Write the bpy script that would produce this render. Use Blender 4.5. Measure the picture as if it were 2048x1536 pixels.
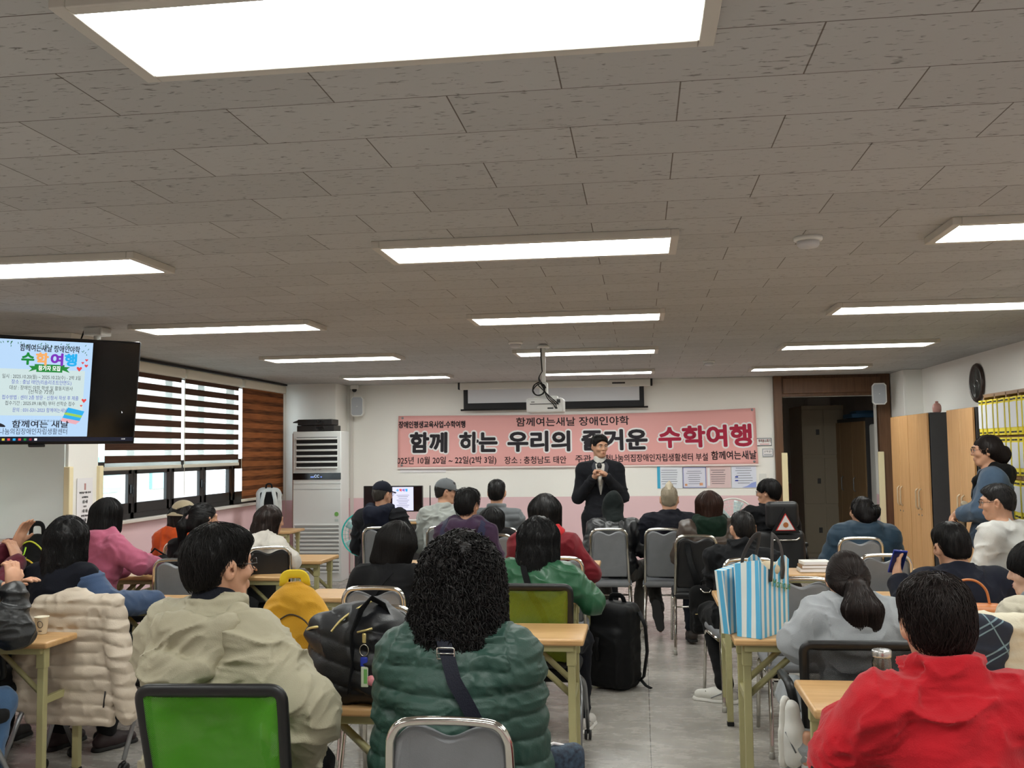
import bpy, bmesh, math, random
import numpy as np
from mathutils import Vector, Matrix, Euler

for o in list(bpy.data.objects):
    bpy.data.objects.remove(o)
SC = bpy.context.scene
COL = SC.collection
PI = math.pi
rad = math.radians

# ------------------------------------------------------------------ camera
CF, CYAW, CPITCH, CROLL, CH = 1950.0, 0.12996, 0.067706, -0.01299, 1.65
_f = np.array([-math.sin(CYAW) * math.cos(CPITCH), math.cos(CYAW) * math.cos(CPITCH), math.sin(CPITCH)])
_r0 = np.array([math.cos(CYAW), math.sin(CYAW), 0.0])
_u0 = np.cross(_r0, _f)
_r = _r0 * math.cos(CROLL) + _u0 * math.sin(CROLL)
_u = -_r0 * math.sin(CROLL) + _u0 * math.cos(CROLL)
cam = bpy.data.cameras.new('camera')
cam.sensor_fit = 'HORIZONTAL'
cam.sensor_width = 36.0
cam.lens = 36.0 * CF / 2048.0
cam.clip_start = 0.05
cam.clip_end = 200
camo = bpy.data.objects.new('camera', cam)
COL.objects.link(camo)
camo.matrix_world = Matrix(((_r[0], _u[0], -_f[0], 0), (_r[1], _u[1], -_f[1], 0), (_r[2], _u[2], -_f[2], CH), (0, 0, 0, 1)))
SC.camera = camo

# ------------------------------------------------------------------ world, exposure
W = bpy.data.worlds.new('overcast sky')
SC.world = W
W.use_nodes = True
W.node_tree.nodes['Background'].inputs[0].default_value = (0.88, 0.94, 1.0, 1)
W.node_tree.nodes['Background'].inputs[1].default_value = 2.4
SC.view_settings.view_transform = 'Standard'
SC.view_settings.look = 'None'
SC.view_settings.gamma = 1.0
SC.view_settings.use_curve_mapping = False
SC.view_settings.exposure = 1.27
LAMP_STRENGTH = 8.0


def P(px, py, Y):
    """the point at depth Y (metres down the room) that the photograph shows at pixel px, py"""
    q = _f + _r * (px - 1024) / CF - _u * (py - 768) / CF
    return np.array([0, 0, CH]) + q * Y / q[1]


# ------------------------------------------------------------------ materials
def lin(c):
    return tuple(((x / 255.0) / 12.92 if x / 255.0 <= 0.04045 else ((x / 255.0 + 0.055) / 1.055) ** 2.4) for x in c)


MATS = {}


def mat(name, rgb, rough=0.6, metal=0.0, var=0.0, vscale=6.0, bump=0.0, bscale=200.0, stretch=(1, 1, 1), emit=0.0, trans=0.0,
        alpha=1.0, spec=0.5, sheen=0.0, sss=0.0, coat=0.0, rgb2=None):
    if name in MATS:
        return MATS[name]
    m = bpy.data.materials.new(name)
    m.use_nodes = True
    nt = m.node_tree
    b = nt.nodes['Principled BSDF']
    c = lin(rgb) + (1,)
    b.inputs['Base Color'].default_value = c
    b.inputs['Roughness'].default_value = rough
    b.inputs['Metallic'].default_value = metal
    b.inputs['Specular IOR Level'].default_value = spec
    if trans:
        b.inputs['Transmission Weight'].default_value = trans
    if alpha < 1:
        b.inputs['Alpha'].default_value = alpha
    if sheen:
        b.inputs['Sheen Weight'].default_value = sheen
    if coat:
        b.inputs['Coat Weight'].default_value = coat
        b.inputs['Coat Roughness'].default_value = 0.15
    if sss:
        b.inputs['Subsurface Weight'].default_value = sss
        b.inputs['Subsurface Radius'].default_value = (0.01, 0.004, 0.002)
    if emit:
        b.inputs['Emission Color'].default_value = c
        b.inputs['Emission Strength'].default_value = emit
    if var or bump:
        tc = nt.nodes.new('ShaderNodeTexCoord')
        mp = nt.nodes.new('ShaderNodeMapping')
        mp.inputs['Scale'].default_value = stretch
        nt.links.new(tc.outputs['Object'], mp.inputs['Vector'])
        if var:
            n = nt.nodes.new('ShaderNodeTexNoise')
            n.inputs['Scale'].default_value = vscale
            n.inputs['Detail'].default_value = 5
            nt.links.new(mp.outputs[0], n.inputs['Vector'])
            r = nt.nodes.new('ShaderNodeValToRGB')
            r.color_ramp.elements[0].position = 0.3
            r.color_ramp.elements[1].position = 0.7
            d = lin(rgb2) if rgb2 else tuple(x * (1 - var) for x in c[:3])
            e = c[:3] if rgb2 else tuple(min(1, x * (1 + var)) for x in c[:3])
            r.color_ramp.elements[0].color = d + (1,)
            r.color_ramp.elements[1].color = e + (1,)
            nt.links.new(n.outputs['Fac'], r.inputs[0])
            nt.links.new(r.outputs[0], b.inputs['Base Color'])
        if bump:
            n2 = nt.nodes.new('ShaderNodeTexNoise')
            n2.inputs['Scale'].default_value = bscale
            n2.inputs['Detail'].default_value = 3
            nt.links.new(mp.outputs[0], n2.inputs['Vector'])
            bp = nt.nodes.new('ShaderNodeBump')
            bp.inputs['Strength'].default_value = bump
            bp.inputs['Distance'].default_value = 0.004
            nt.links.new(n2.outputs['Fac'], bp.inputs['Height'])
            nt.links.new(bp.outputs[0], b.inputs['Normal'])
    MATS[name] = m
    return m


def nodes_of(m):
    nt = m.node_tree
    return nt, nt.nodes['Principled BSDF'], nt.nodes.new, nt.links.new


def math_node(nt, op, a, b=None, c=None):
    n = nt.nodes.new('ShaderNodeMath')
    n.operation = op
    for i, v in enumerate((a, b, c)):
        if v is None:
            continue
        if isinstance(v, (int, float)):
            n.inputs[i].default_value = v
        else:
            nt.links.new(v, n.inputs[i])
    return n.outputs[0]


def cloth(name, rgb, rough=0.85, var=0.10, bump=0.35, bscale=260, sheen=0.15, spec=0.3):
    if sum(rgb) < 150:
        rgb, sheen, spec = tuple(int(c * 0.60) for c in rgb), 0.02, 0.2
    else:
        rgb = tuple(int(c * 0.88) for c in rgb)
    return mat('cloth ' + name, rgb, rough, var=var, vscale=9, bump=bump, bscale=bscale, sheen=sheen, spec=spec)


CHROME = mat('chrome', (215, 212, 205), 0.12, 1.0)
STEEL = mat('grey tube', (150, 152, 155), 0.3, 0.8)
BLACKP = mat('black plastic', (15, 15, 16), 0.45, var=0.1)
BLACKR = mat('black rubber', (16, 16, 16), 0.8)
WHITEP = mat('white plastic', (226, 226, 222), 0.45)
GREYV = mat('grey vinyl', (124, 126, 130), 0.45, var=0.05, vscale=14, bump=0.25, bscale=350)
BLACKV = mat('black vinyl', (26, 26, 28), 0.45, var=0.08, bump=0.2, bscale=300)
KHAKI = mat('khaki painted steel', (172, 166, 120), 0.45, var=0.04)
SKIN = mat('skin', (196, 148, 120), 0.5, var=0.06, vscale=20, sss=0.08, spec=0.4)
SKINP = mat('pale skin', (214, 172, 148), 0.5, var=0.05, vscale=20, sss=0.08, spec=0.4)
EYEW = mat('eye white', (225, 220, 212), 0.2)
EYEB = mat('dark iris', (22, 14, 10), 0.15)
LIPS = mat('lips', (160, 92, 84), 0.45)
BROWM = mat('brow hair', (24, 20, 18), 0.7)


def wood_mat(name, c1, c2, axis='X', scale=1.0, rough=0.4):
    m = mat(name, c1, rough, spec=0.4)
    nt, b, N, L = nodes_of(m)
    tc = N('ShaderNodeTexCoord')
    mp = N('ShaderNodeMapping')
    s = {'X': (0.8, 12, 12), 'Y': (12, 0.8, 12), 'Z': (12, 12, 0.8)}[axis]
    mp.inputs['Scale'].default_value = [v * scale for v in s]
    L(tc.outputs['Object'], mp.inputs[0])
    n = N('ShaderNodeTexNoise')
    n.inputs['Scale'].default_value = 2.5
    n.inputs['Detail'].default_value = 8
    n.inputs['Roughness'].default_value = 0.65
    L(mp.outputs[0], n.inputs[0])
    r = N('ShaderNodeValToRGB')
    r.color_ramp.elements[0].position = 0.35
    r.color_ramp.elements[1].position = 0.65
    r.color_ramp.elements[0].color = lin(c2) + (1,)
    r.color_ramp.elements[1].color = lin(c1) + (1,)
    L(n.outputs[0], r.inputs[0])
    L(r.outputs[0], b.inputs['Base Color'])
    return m


TABLEWOOD = wood_mat('table beech laminate', (208, 168, 118), (192, 150, 100), 'X', rough=0.35)
TABLEEDGE = wood_mat('table edge', (200, 156, 108), (180, 136, 90), 'X', rough=0.4)
CABWOOD = wood_mat('cabinet beech', (212, 168, 118), (196, 150, 100), 'Z', rough=0.4)
DOORWOOD = wood_mat('brown door frame wood', (112, 80, 56), (90, 62, 42), 'Z', rough=0.45)


# ------------------------------------------------------------------ objects
def tag(o, label=None, cat=None, group=None, kind=None):
    if label:
        o['label'] = label
    if cat:
        o['category'] = cat
    if group:
        o['group'] = group
    if kind:
        o['kind'] = kind
    return o


def empty(name, loc=(0, 0, 0), rz=0.0, label=None, cat=None, group=None, rot=None):
    o = bpy.data.objects.new(name, None)
    COL.objects.link(o)
    o.location = Vector([float(v) for v in loc])
    o.rotation_euler = rot if rot else (0, 0, rz)
    o.empty_display_size = 0.05
    return tag(o, label, cat, group)


def link(name, me, m=None, parent=None):
    o = bpy.data.objects.new(name, me)
    COL.objects.link(o)
    if m is not None:
        for x in (m if isinstance(m, (list, tuple)) else [m]):
            me.materials.append(x)
    if parent is not None:
        o.parent = parent
    return o


def npmesh(name, V, F, smooth=True):
    """V (n,3), F (m,k) -> mesh"""
    me = bpy.data.meshes.new(name)
    V = np.asarray(V, dtype=np.float32)
    F = np.asarray(F, dtype=np.int32)
    k = F.shape[1]
    me.vertices.add(len(V))
    me.vertices.foreach_set('co', V.ravel())
    me.loops.add(F.size)
    me.loops.foreach_set('vertex_index', F.ravel())
    me.polygons.add(len(F))
    me.polygons.foreach_set('loop_start', np.arange(0, F.size, k, dtype=np.int32))
    me.polygons.foreach_set('loop_total', np.full(len(F), k, dtype=np.int32))
    me.polygons.foreach_set('use_smooth', np.full(len(F), smooth, dtype=bool))
    me.update(calc_edges=True)
    return me


class MB:
    """collects boxes, tubes, lathes and prisms into ONE mesh"""

    def __init__(self):
        self.bm = bmesh.new()

    def box(self, c, s, bev=0.0, R=None, seg=2, mi=0):
        M = Matrix.Translation(Vector([float(x) for x in c]))
        if R is not None:
            M = M @ (R.to_4x4() if isinstance(R, Matrix) else Euler(R).to_matrix().to_4x4())
        M = M @ Matrix.Diagonal((s[0], s[1], s[2], 1))
        r = bmesh.ops.create_cube(self.bm, size=1, matrix=M)
        vs = r['verts']
        fs = set(f for v in vs for f in v.link_faces)
        for f in fs:
            f.material_index = mi
        if bev > 0:
            es = list(set(e for v in vs for e in v.link_edges))
            q = bmesh.ops.bevel(self.bm, geom=es, offset=bev, segments=seg, profile=0.5, affect='EDGES')
            for f in q['faces']:
                f.material_index = mi
                f.smooth = True
        return self

    def tube(self, pts, r, n=8, closed=False, caps=True, mi=0, flat=None):
        pts = [Vector([float(a) for a in p]) for p in pts]
        rings = []
        N = len(pts)
        up = None
        for i, p in enumerate(pts):
            a = pts[(i - 1) % N] if (closed or i > 0) else p
            b = pts[(i + 1) % N] if (closed or i < N - 1) else p
            d = (b - a)
            d = d.normalized() if d.length > 1e-9 else Vector((0, 0, 1))
            if up is None:
                up = Vector((0, 0, 1)) if abs(d.z) < 0.9 else Vector((0, 1, 0))
            x = d.cross(up)
            if x.length < 1e-6:
                x = d.orthogonal()
            x.normalize()
            y = x.cross(d).normalized()
            up = y
            rr = r[i] if isinstance(r, (list, tuple)) else r
            ring = []
            for j in range(n):
                t = 2 * PI * j / n
                u, v = math.cos(t) * rr, math.sin(t) * rr
                if flat:
                    u, v = u * flat[0], v * flat[1]
                ring.append(self.bm.verts.new(p + x * u + y * v))
            rings.append(ring)
        M = N if closed else N - 1
        for i in range(M):
            A, B = rings[i], rings[(i + 1) % N]
            for j in range(n):
                f = self.bm.faces.new((A[j], A[(j + 1) % n], B[(j + 1) % n], B[j]))
                f.smooth = True
                f.material_index = mi
        if caps and not closed:
            for ring, rev in ((rings[0], False), (rings[-1], True)):
                f = self.bm.faces.new(ring[::-1] if rev else ring)
                f.material_index = mi
        return self

    def lathe(self, prof, c=(0, 0, 0), n=24, R=None, mi=0):
        c = Vector([float(a) for a in c])
        Rm = R.to_3x3() if isinstance(R, Matrix) else (Euler(R).to_matrix() if R else Matrix.Identity(3))
        rings = []
        for rr, z in prof:
            rings.append([self.bm.verts.new(c + Rm @ Vector((rr * math.cos(2 * PI * j / n), rr * math.sin(2 * PI * j / n), z))) for j in range(n)])
        for A, B in zip(rings[:-1], rings[1:]):
            for j in range(n):
                f = self.bm.faces.new((A[j], A[(j + 1) % n], B[(j + 1) % n], B[j]))
                f.smooth = True
                f.material_index = mi
        for ring, rev in ((rings[0], True), (rings[-1], False)):
            f = self.bm.faces.new(ring[::-1] if rev else ring)
            f.material_index = mi
        return self

    def prism(self, poly, y0, y1, axis='Y', mi=0, smooth=False):
        """poly in the plane (x,z) for axis Y, (x,y) for axis Z, (y,z) for axis X"""
        def mk(a, b, t):
            return {'Y': (a, t, b), 'Z': (a, b, t), 'X': (t, a, b)}[axis]
        A = [self.bm.verts.new(mk(a, b, y0)) for a, b in poly]
        B = [self.bm.verts.new(mk(a, b, y1)) for a, b in poly]
        n = len(poly)
        fs = [self.bm.faces.new(A), self.bm.faces.new(B[::-1])]
        for i in range(n):
            f = self.bm.faces.new((A[i], B[i], B[(i + 1) % n], A[(i + 1) % n]))
            f.smooth = smooth
            fs.append(f)
        for f in fs:
            f.material_index = mi
        return self

    def grid(self, fn, nu, nv, mi=0, smooth=True):
        vs = [[self.bm.verts.new(fn(i / nu, j / nv)) for j in range(nv + 1)] for i in range(nu + 1)]
        for i in range(nu):
            for j in range(nv):
                f = self.bm.faces.new((vs[i][j], vs[i + 1][j], vs[i + 1][j + 1], vs[i][j + 1]))
                f.smooth = smooth
                f.material_index = mi
        return self

    def build(self, name, m, parent=None, thick=0.0):
        bmesh.ops.recalc_face_normals(self.bm, faces=self.bm.faces)
        me = bpy.data.meshes.new(name)
        self.bm.to_mesh(me)
        self.bm.free()
        o = link(name, me, m, parent)
        if thick:
            md = o.modifiers.new('thickness', 'SOLIDIFY')
            md.thickness = thick
            md.offset = 0
        return o


def arc(pts, r, n=5):
    """round the inner corners of a polyline with radius r"""
    pts = [Vector([float(a) for a in p]) for p in pts]
    out = [pts[0]]
    for i in range(1, len(pts) - 1):
        a, b, c = pts[i - 1], pts[i], pts[i + 1]
        d1, d2 = (a - b), (c - b)
        t = min(r, d1.length * 0.49, d2.length * 0.49)
        p, q = b + d1.normalized() * t, b + d2.normalized() * t
        for k in range(n + 1):
            s = k / n
            out.append(p * (1 - s) ** 2 + b * 2 * s * (1 - s) + q * s * s)
    out.append(pts[-1])
    return out


def smooth_path(pts, n=6):
    """a Catmull-Rom curve through the points"""
    p = [np.asarray(q, dtype=float) for q in pts]
    p = [2 * p[0] - p[1]] + p + [2 * p[-1] - p[-2]]
    out = []
    for i in range(1, len(p) - 2):
        for k in range(n):
            t = k / n
            out.append(0.5 * (2 * p[i] + (p[i + 1] - p[i - 1]) * t + (2 * p[i - 1] - 5 * p[i] + 4 * p[i + 1] - p[i + 2]) * t * t + (3 * p[i] - p[i - 1] - 3 * p[i + 1] + p[i + 2]) * t ** 3))
    out.append(p[-2])
    return [tuple(float(v) for v in q) for q in out]


def copy_tree(o, parent=None):
    c = o.copy()
    COL.objects.link(c)
    if parent is not None:
        c.parent = parent
    for ch in list(o.children):
        copy_tree(ch, c)
    return c


def text_mesh(body, size, width=None, offset=0.0, align='LEFT', space=1.0, extrude=0.0, shear=0.0, res=3):
    cu = bpy.data.curves.new('lettering', 'FONT')
    cu.body = body
    cu.size = size
    cu.align_x = align
    cu.align_y = 'CENTER'
    cu.extrude = extrude
    cu.space_character = space
    cu.shear = shear
    cu.resolution_u = res
    o = bpy.data.objects.new('lettering', cu)
    COL.objects.link(o)
    dg = bpy.context.evaluated_depsgraph_get()
    me = bpy.data.meshes.new_from_object(o.evaluated_get(dg))
    bpy.data.objects.remove(o)
    bpy.data.curves.remove(cu)
    n = len(me.vertices)
    v = np.zeros(n * 3, dtype=np.float32)
    me.vertices.foreach_get('co', v)
    v = v.reshape(-1, 3)
    if width and n:
        w = v[:, 0].max() - v[:, 0].min()
        v[:, 0] *= width / max(w, 1e-6)
    me.vertices.foreach_set('co', v.ravel())
    me.materials.clear()
    if offset and n:
        # heavier strokes: the glyphs repeated around a small circle, as one mesh
        me2 = bmesh.new()
        for q in range(13):
            dx, dy = (0, 0) if q == 12 else (offset * math.cos(q * PI / 6), offset * math.sin(q * PI / 6))
            c = me.copy()
            c.transform(Matrix.Translation((dx, dy, 0)))
            me2.from_mesh(c)
            bpy.data.meshes.remove(c)
        me2.to_mesh(me)
        me2.free()
    return me


def text_obj(body, size, m, M, parent=None, name='lettering', map_fn=None, **kw):
    """text laid in the plane of matrix M (x right, y up)"""
    me = text_mesh(body, size, **kw)
    if map_fn is not None:
        n = len(me.vertices)
        v = np.zeros(n * 3, dtype=np.float32)
        me.vertices.foreach_get('co', v)
        v = map_fn(v.reshape(-1, 3)).astype(np.float32)
        me.vertices.foreach_set('co', v.ravel())
        me.update()
        return link(name, me, m, parent)
    me.transform(M)
    return link(name, me, m, parent)


def frame_mat(o, x, y):
    """matrix with origin o, x axis along x, y axis along y"""
    x = Vector([float(a) for a in x]).normalized()
    y = Vector([float(a) for a in y])
    z = x.cross(y).normalized()
    y = z.cross(x).normalized()
    return Matrix(((x.x, y.x, z.x, o[0]), (x.y, y.y, z.y, o[1]), (x.z, y.z, z.z, o[2]), (0, 0, 0, 1)))


FACE_CAM = lambda o: frame_mat(o, (1, 0, 0), (0, 0, 1))      # a plane on the front wall, read from the room

# ================================================================== the room
CEIL, XL, XR, YF, YB = 2.57, -4.78, 3.42, 13.1, -3.6
DADO = 1.02


def wall_material():
    m = mat('wall paint', (226, 220, 208), 0.75, spec=0.3)
    nt, b, N, L = nodes_of(m)
    g = N('ShaderNodeNewGeometry')
    sp = N('ShaderNodeSeparateXYZ')
    L(g.outputs['Position'], sp.inputs[0])
    f = math_node(nt, 'GREATER_THAN', sp.outputs[2], DADO)
    mx = N('ShaderNodeMix')
    mx.data_type = 'RGBA'
    L(f, mx.inputs[0])
    mx.inputs[6].default_value = lin((232, 198, 202)) + (1,)
    mx.inputs[7].default_value = lin((244, 242, 236)) + (1,)
    n = N('ShaderNodeTexNoise')
    n.inputs['Scale'].default_value = 60
    bp = N('ShaderNodeBump')
    bp.inputs['Strength'].default_value = 0.05
    L(n.outputs[0], bp.inputs['Height'])
    L(bp.outputs[0], b.inputs['Normal'])
    L(mx.outputs[2], b.inputs['Base Color'])
    return m


def ceiling_material():
    """mineral wool tiles 60 x 30 cm, joints and flecks"""
    m = mat('ceiling tiles', (214, 208, 200), 0.9, spec=0.2)
    nt, b, N, L = nodes_of(m)
    g = N('ShaderNodeNewGeometry')
    mp = N('ShaderNodeMapping')
    mp.inputs['Location'].default_value = (0.18 + 6, -0.033 + 6, 0)
    L(g.outputs['Position'], mp.inputs[0])
    br = N('ShaderNodeTexBrick')
    br.offset = 0.5
    br.inputs['Scale'].default_value = 1.0
    br.inputs['Brick Width'].default_value = 0.6
    br.inputs['Row Height'].default_value = 0.3
    br.inputs['Mortar Size'].default_value = 0.0022
    br.inputs['Mortar Smooth'].default_value = 0.3
    br.inputs['Bias'].default_value = 0.0
    br.inputs['Color1'].default_value = lin((192, 192, 190)) + (1,)
    br.inputs['Color2'].default_value = lin((184, 184, 182)) + (1,)
    br.inputs['Mortar'].default_value = lin((118, 110, 104)) + (1,)
    L(mp.outputs[0], br.inputs[0])
    mp2 = N('ShaderNodeMapping')
    mp2.inputs['Scale'].default_value = (26, 95, 1)
    L(g.outputs['Position'], mp2.inputs[0])
    n = N('ShaderNodeTexNoise')
    n.inputs['Scale'].default_value = 1.0
    n.inputs['Detail'].default_value = 3
    n.inputs['Distortion'].default_value = 0.6
    L(mp2.outputs[0], n.inputs[0])
    r = N('ShaderNodeValToRGB')
    r.color_ramp.elements[0].position = 0.29
    r.color_ramp.elements[0].color = (0.32, 0.30, 0.28, 1)
    r.color_ramp.elements[1].position = 0.385
    r.color_ramp.elements[1].color = (1, 1, 1, 1)
    L(n.outputs[0], r.inputs[0])
    mx = N('ShaderNodeMix')
    mx.data_type = 'RGBA'
    mx.blend_type = 'MULTIPLY'
    mx.inputs[0].default_value = 0.8
    L(br.outputs['Color'], mx.inputs[6])
    L(r.outputs[0], mx.inputs[7])
    L(mx.outputs[2], b.inputs['Base Color'])
    bp = N('ShaderNodeBump')
    bp.inputs['Strength'].default_value = 0.4
    bp.inputs['Distance'].default_value = 0.004
    ad = math_node(nt, 'SUBTRACT', r.outputs[0], br.outputs['Fac'])
    L(ad, bp.inputs['Height'])
    L(bp.outputs[0], b.inputs['Normal'])
    return m


def floor_material():
    m = mat('vinyl floor', (150, 142, 134), 0.25, spec=0.5)
    nt, b, N, L = nodes_of(m)
    g = N('ShaderNodeNewGeometry')
    mp = N('ShaderNodeMapping')
    mp.inputs['Scale'].default_value = (2.2, 4.4, 1)
    L(g.outputs['Position'], mp.inputs[0])
    n = N('ShaderNodeTexNoise')
    n.inputs['Scale'].default_value = 2.0
    n.inputs['Detail'].default_value = 10
    n.inputs['Roughness'].default_value = 0.72
    L(mp.outputs[0], n.inputs[0])
    r = N('ShaderNodeValToRGB')
    e = r.color_ramp.elements
    e[0].position, e[0].color = 0.32, lin((154, 149, 142)) + (1,)
    e[1].position, e[1].color = 0.68, lin((178, 173, 166)) + (1,)
    L(n.outputs[0], r.inputs[0])
    sp = N('ShaderNodeSeparateXYZ')
    L(g.outputs['Position'], sp.inputs[0])
    # welded seams every 1.8 m, one of them at x = 0.02
    q = math_node(nt, 'PINGPONG', math_node(nt, 'ADD', sp.outputs[0], -0.02 + 18.0), 0.9)
    s = math_node(nt, 'LESS_THAN', q, 0.002)
    mx = N('ShaderNodeMix')
    mx.data_type = 'RGBA'
    L(s, mx.inputs[0])
    L(r.outputs[0], mx.inputs[6])
    mx.inputs[7].default_value = lin((84, 78, 74)) + (1,)
    L(mx.outputs[2], b.inputs['Base Color'])
    r2 = N('ShaderNodeMapRange')
    r2.inputs['To Min'].default_value = 0.2
    r2.inputs['To Max'].default_value = 0.34
    L(n.outputs[0], r2.inputs[0])
    L(r2.outputs[0], b.inputs['Roughness'])
    return m


WALL = wall_material()


def struct(name, mb, m, label=None):
    o = mb.build(name, m)
    o['kind'] = 'structure'
    if label:
        o['label'] = label
        o['category'] = name.split('_')[0]
    return o


struct('floor', MB().box(((XL + XR) / 2 + 0.1, (YB + 17.2) / 2, -0.05), (XR - XL + 1.6, 17.2 - YB + 0.4, 0.1)), floor_material(), 'grey marbled vinyl floor of the hall')
struct('ceiling', MB().box(((XL + XR) / 2, (YB + YF) / 2, CEIL + 0.05), (XR - XL + 0.6, YF - YB + 0.6, 0.1)), ceiling_material(), 'ceiling of flecked rectangular mineral tiles')
T = 0.2
# front wall with the doorway x 1.86..3.02
DX0, DX1, DZ = 1.84, 3.04, 2.30
w = MB()
w.box(((XL + DX0) / 2, YF + T / 2, CEIL / 2), (DX0 - XL, T, CEIL))
w.box(((DX1 + XR) / 2 + 0.1, YF + T / 2, CEIL / 2), (XR - DX1 + 0.2, T, CEIL))
w.box(((DX0 + DX1) / 2, YF + T / 2, (DZ + CEIL) / 2), (DX1 - DX0, T, CEIL - DZ))
struct('wall_front', w, WALL, 'front wall, cream above and pink below')
# left wall with the window opening
WY0, WY1, WZ0, WZ1 = 7.95, 12.42, 1.05, 2.50
w = MB()
for y0, y1 in ((YB - .1, WY0), (WY1, YF + .2)):
    w.box((XL - T / 2, (y0 + y1) / 2, CEIL / 2), (T, y1 - y0, CEIL))
for y0, y1 in ((WY0, WY1),):
    w.box((XL - T / 2, (y0 + y1) / 2, WZ0 / 2), (T, y1 - y0, WZ0))
    w.box((XL - T / 2, (y0 + y1) / 2, (WZ1 + CEIL) / 2), (T, y1 - y0, CEIL - WZ1))
struct('wall_left', w, WALL, 'window wall on the left, pink below')
struct('wall_right', MB().box((XR + T / 2, (YB + YF) / 2, CEIL / 2), (T, YF - YB, CEIL)), WALL, 'right wall behind cabinets and clock')
struct('wall_back', MB().box(((XL + XR) / 2, YB - T / 2, CEIL / 2), (XR - XL + .4, T, CEIL)), WALL)
# pilasters
struct('wall_pillar_left', MB().box(((-4.20 + XL) / 2, 6.95, CEIL / 2), (-4.20 - XL, 0.4, CEIL), 0.004), WALL, 'pillar between whiteboard and windows')
struct('wall_pillar_front', MB().box(((XL - 4.02) / 2, 12.84, CEIL / 2), (-4.02 - XL, 0.52, CEIL), 0.004), WALL, 'pillar behind the standing air conditioner')
struct('wall_pillar_right', MB().box(((3.20 + XR) / 2, 12.75, CEIL / 2), (XR - 3.20, 0.7, CEIL), 0.004), WALL, 'pillar beside the doorway')

# door frame
f = MB()
f.box(((1.735 + DX0) / 2, YF - 0.02, CEIL / 2), (DX0 - 1.735, 0.12, CEIL), 0.004)
f.box(((DX1 + 3.19) / 2, YF - 0.02, CEIL / 2), (3.19 - DX1, 0.12, CEIL), 0.004)
f.box(((1.735 + 3.19) / 2, YF - 0.02, (DZ + CEIL) / 2), (3.19 - 1.735, 0.10, CEIL - DZ), 0.004)
f.box(((1.735 + 3.19) / 2, YF - 0.09, (DZ + CEIL) / 2), (1.22, 0.03, 0.20), 0.006)
struct('door_1', f, DOORWOOD, 'brown wooden door frame around the dark doorway')
# cream corner guards
GUARD = mat('cream corner guard', (240, 226, 184), 0.6)
for n, (x, y) in enumerate(((1.845, YF - 0.095), (3.045, YF - 0.095), (-4.195, 6.745), (-4.195, 7.155))):
    g = MB().box((x, y, 0.79), (0.075 if n < 2 else 0.05, 0.03 if n < 2 else 0.05, 1.56), 0.006)
    o = g.build('corner_guard', GUARD)
    tag(o, ['cream corner guard strip on the left jamb of the doorway', 'cream corner guard strip on the right jamb of the doorway',
            'cream corner guard on the pillar edge beside the whiteboard', 'cream corner guard on the pillar edge beside the windows'][n], 'corner guard', 'cream corner guards')

# store room beyond the doorway
w = MB()
w.box((0.7, 15.2, CEIL / 2), (0.1, 4.0, CEIL))
w.box((3.67, 15.2, CEIL / 2), (0.1, 4.2, CEIL))
w.box((2.2, 17.15, CEIL / 2), (3.2, 0.1, CEIL))
struct('wall_store', w, WALL)
struct('ceiling_store', MB().box((2.2, 15.2, CEIL + .03), (3.3, 4.3, 0.06)), mat('store ceiling', (190, 186, 180), 0.9))

# ------------------------------------------------------------------ ceiling lamps
DIFF = mat('lamp diffuser', (251, 254, 249), 0.5, emit=LAMP_STRENGTH)
LFRAME = mat('lamp frame white', (205, 200, 190), 0.5)


def ceiling_lamp(x, y, label):
    t = empty('ceiling_lamp', (x, y, CEIL), 0, label, 'ceiling light', 'flat panel lamps on the ceiling')
    if not LAMP0:
        fr = MB()
        for sx in (-1, 1):
            fr.box((sx * 0.648, 0, -0.016), (0.036, 0.40, 0.032), 0.003)
            fr.box((0, sx * 0.182, -0.016), (1.26, 0.036, 0.032), 0.003)
        fr.box((0, 0, -0.003), (1.26, 0.33, 0.004))
        a = fr.build('frame', LFRAME, t)
        b = MB().box((0, 0, -0.018), (1.26, 0.329, 0.02)).build('diffuser', DIFF, t)
        LAMP0.extend([a, b])
    else:
        for ch in LAMP0:
            c = ch.copy()
            COL.objects.link(c)
            c.parent = t
    return t


LAMP0 = []
rows = [(1.95, 'nearest the camera'), (4.30, 'second row from the camera'), (6.65, 'middle row'), (9.05, 'row before the front one'), (11.55, 'frontmost row by the screen')]
colsx = [(-2.92, 'left'), (-0.485, 'middle'), (1.94, 'right')]
for y, d in rows:
    for x, c in colsx:
        ceiling_lamp(x, y, 'long white lit ceiling panel lamp, %s column, %s' % (c, d))
for x, c in colsx:
    ceiling_lamp(x, -0.9, 'long white lit ceiling panel lamp, %s column, behind the camera' % c)

# ------------------------------------------------------------------ windows and blinds
WFR = mat('black window frame', (28, 27, 27), 0.4)
GLASS = mat('window glass', (235, 248, 250), 0.02, trans=1.0, spec=0.5)
nt, b_, N, L = nodes_of(GLASS)
tr = N('ShaderNodeBsdfTransparent')
tr.inputs[0].default_value = (0.93, 0.98, 0.98, 1)
gl = N('ShaderNodeBsdfGlossy')
gl.inputs['Roughness'].default_value = 0.02
fz = N('ShaderNodeLayerWeight')
ms = N('ShaderNodeMixShader')
L(math_node(nt, 'ADD', math_node(nt, 'MULTIPLY', math_node(nt, 'POWER', fz.outputs['Facing'], 5.0), 0.6), 0.03), ms.inputs[0]); L(tr.outputs[0], ms.inputs[1]); L(gl.outputs[0], ms.inputs[2])
L(ms.outputs[0], nt.nodes['Material Output'].inputs[0])


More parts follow.
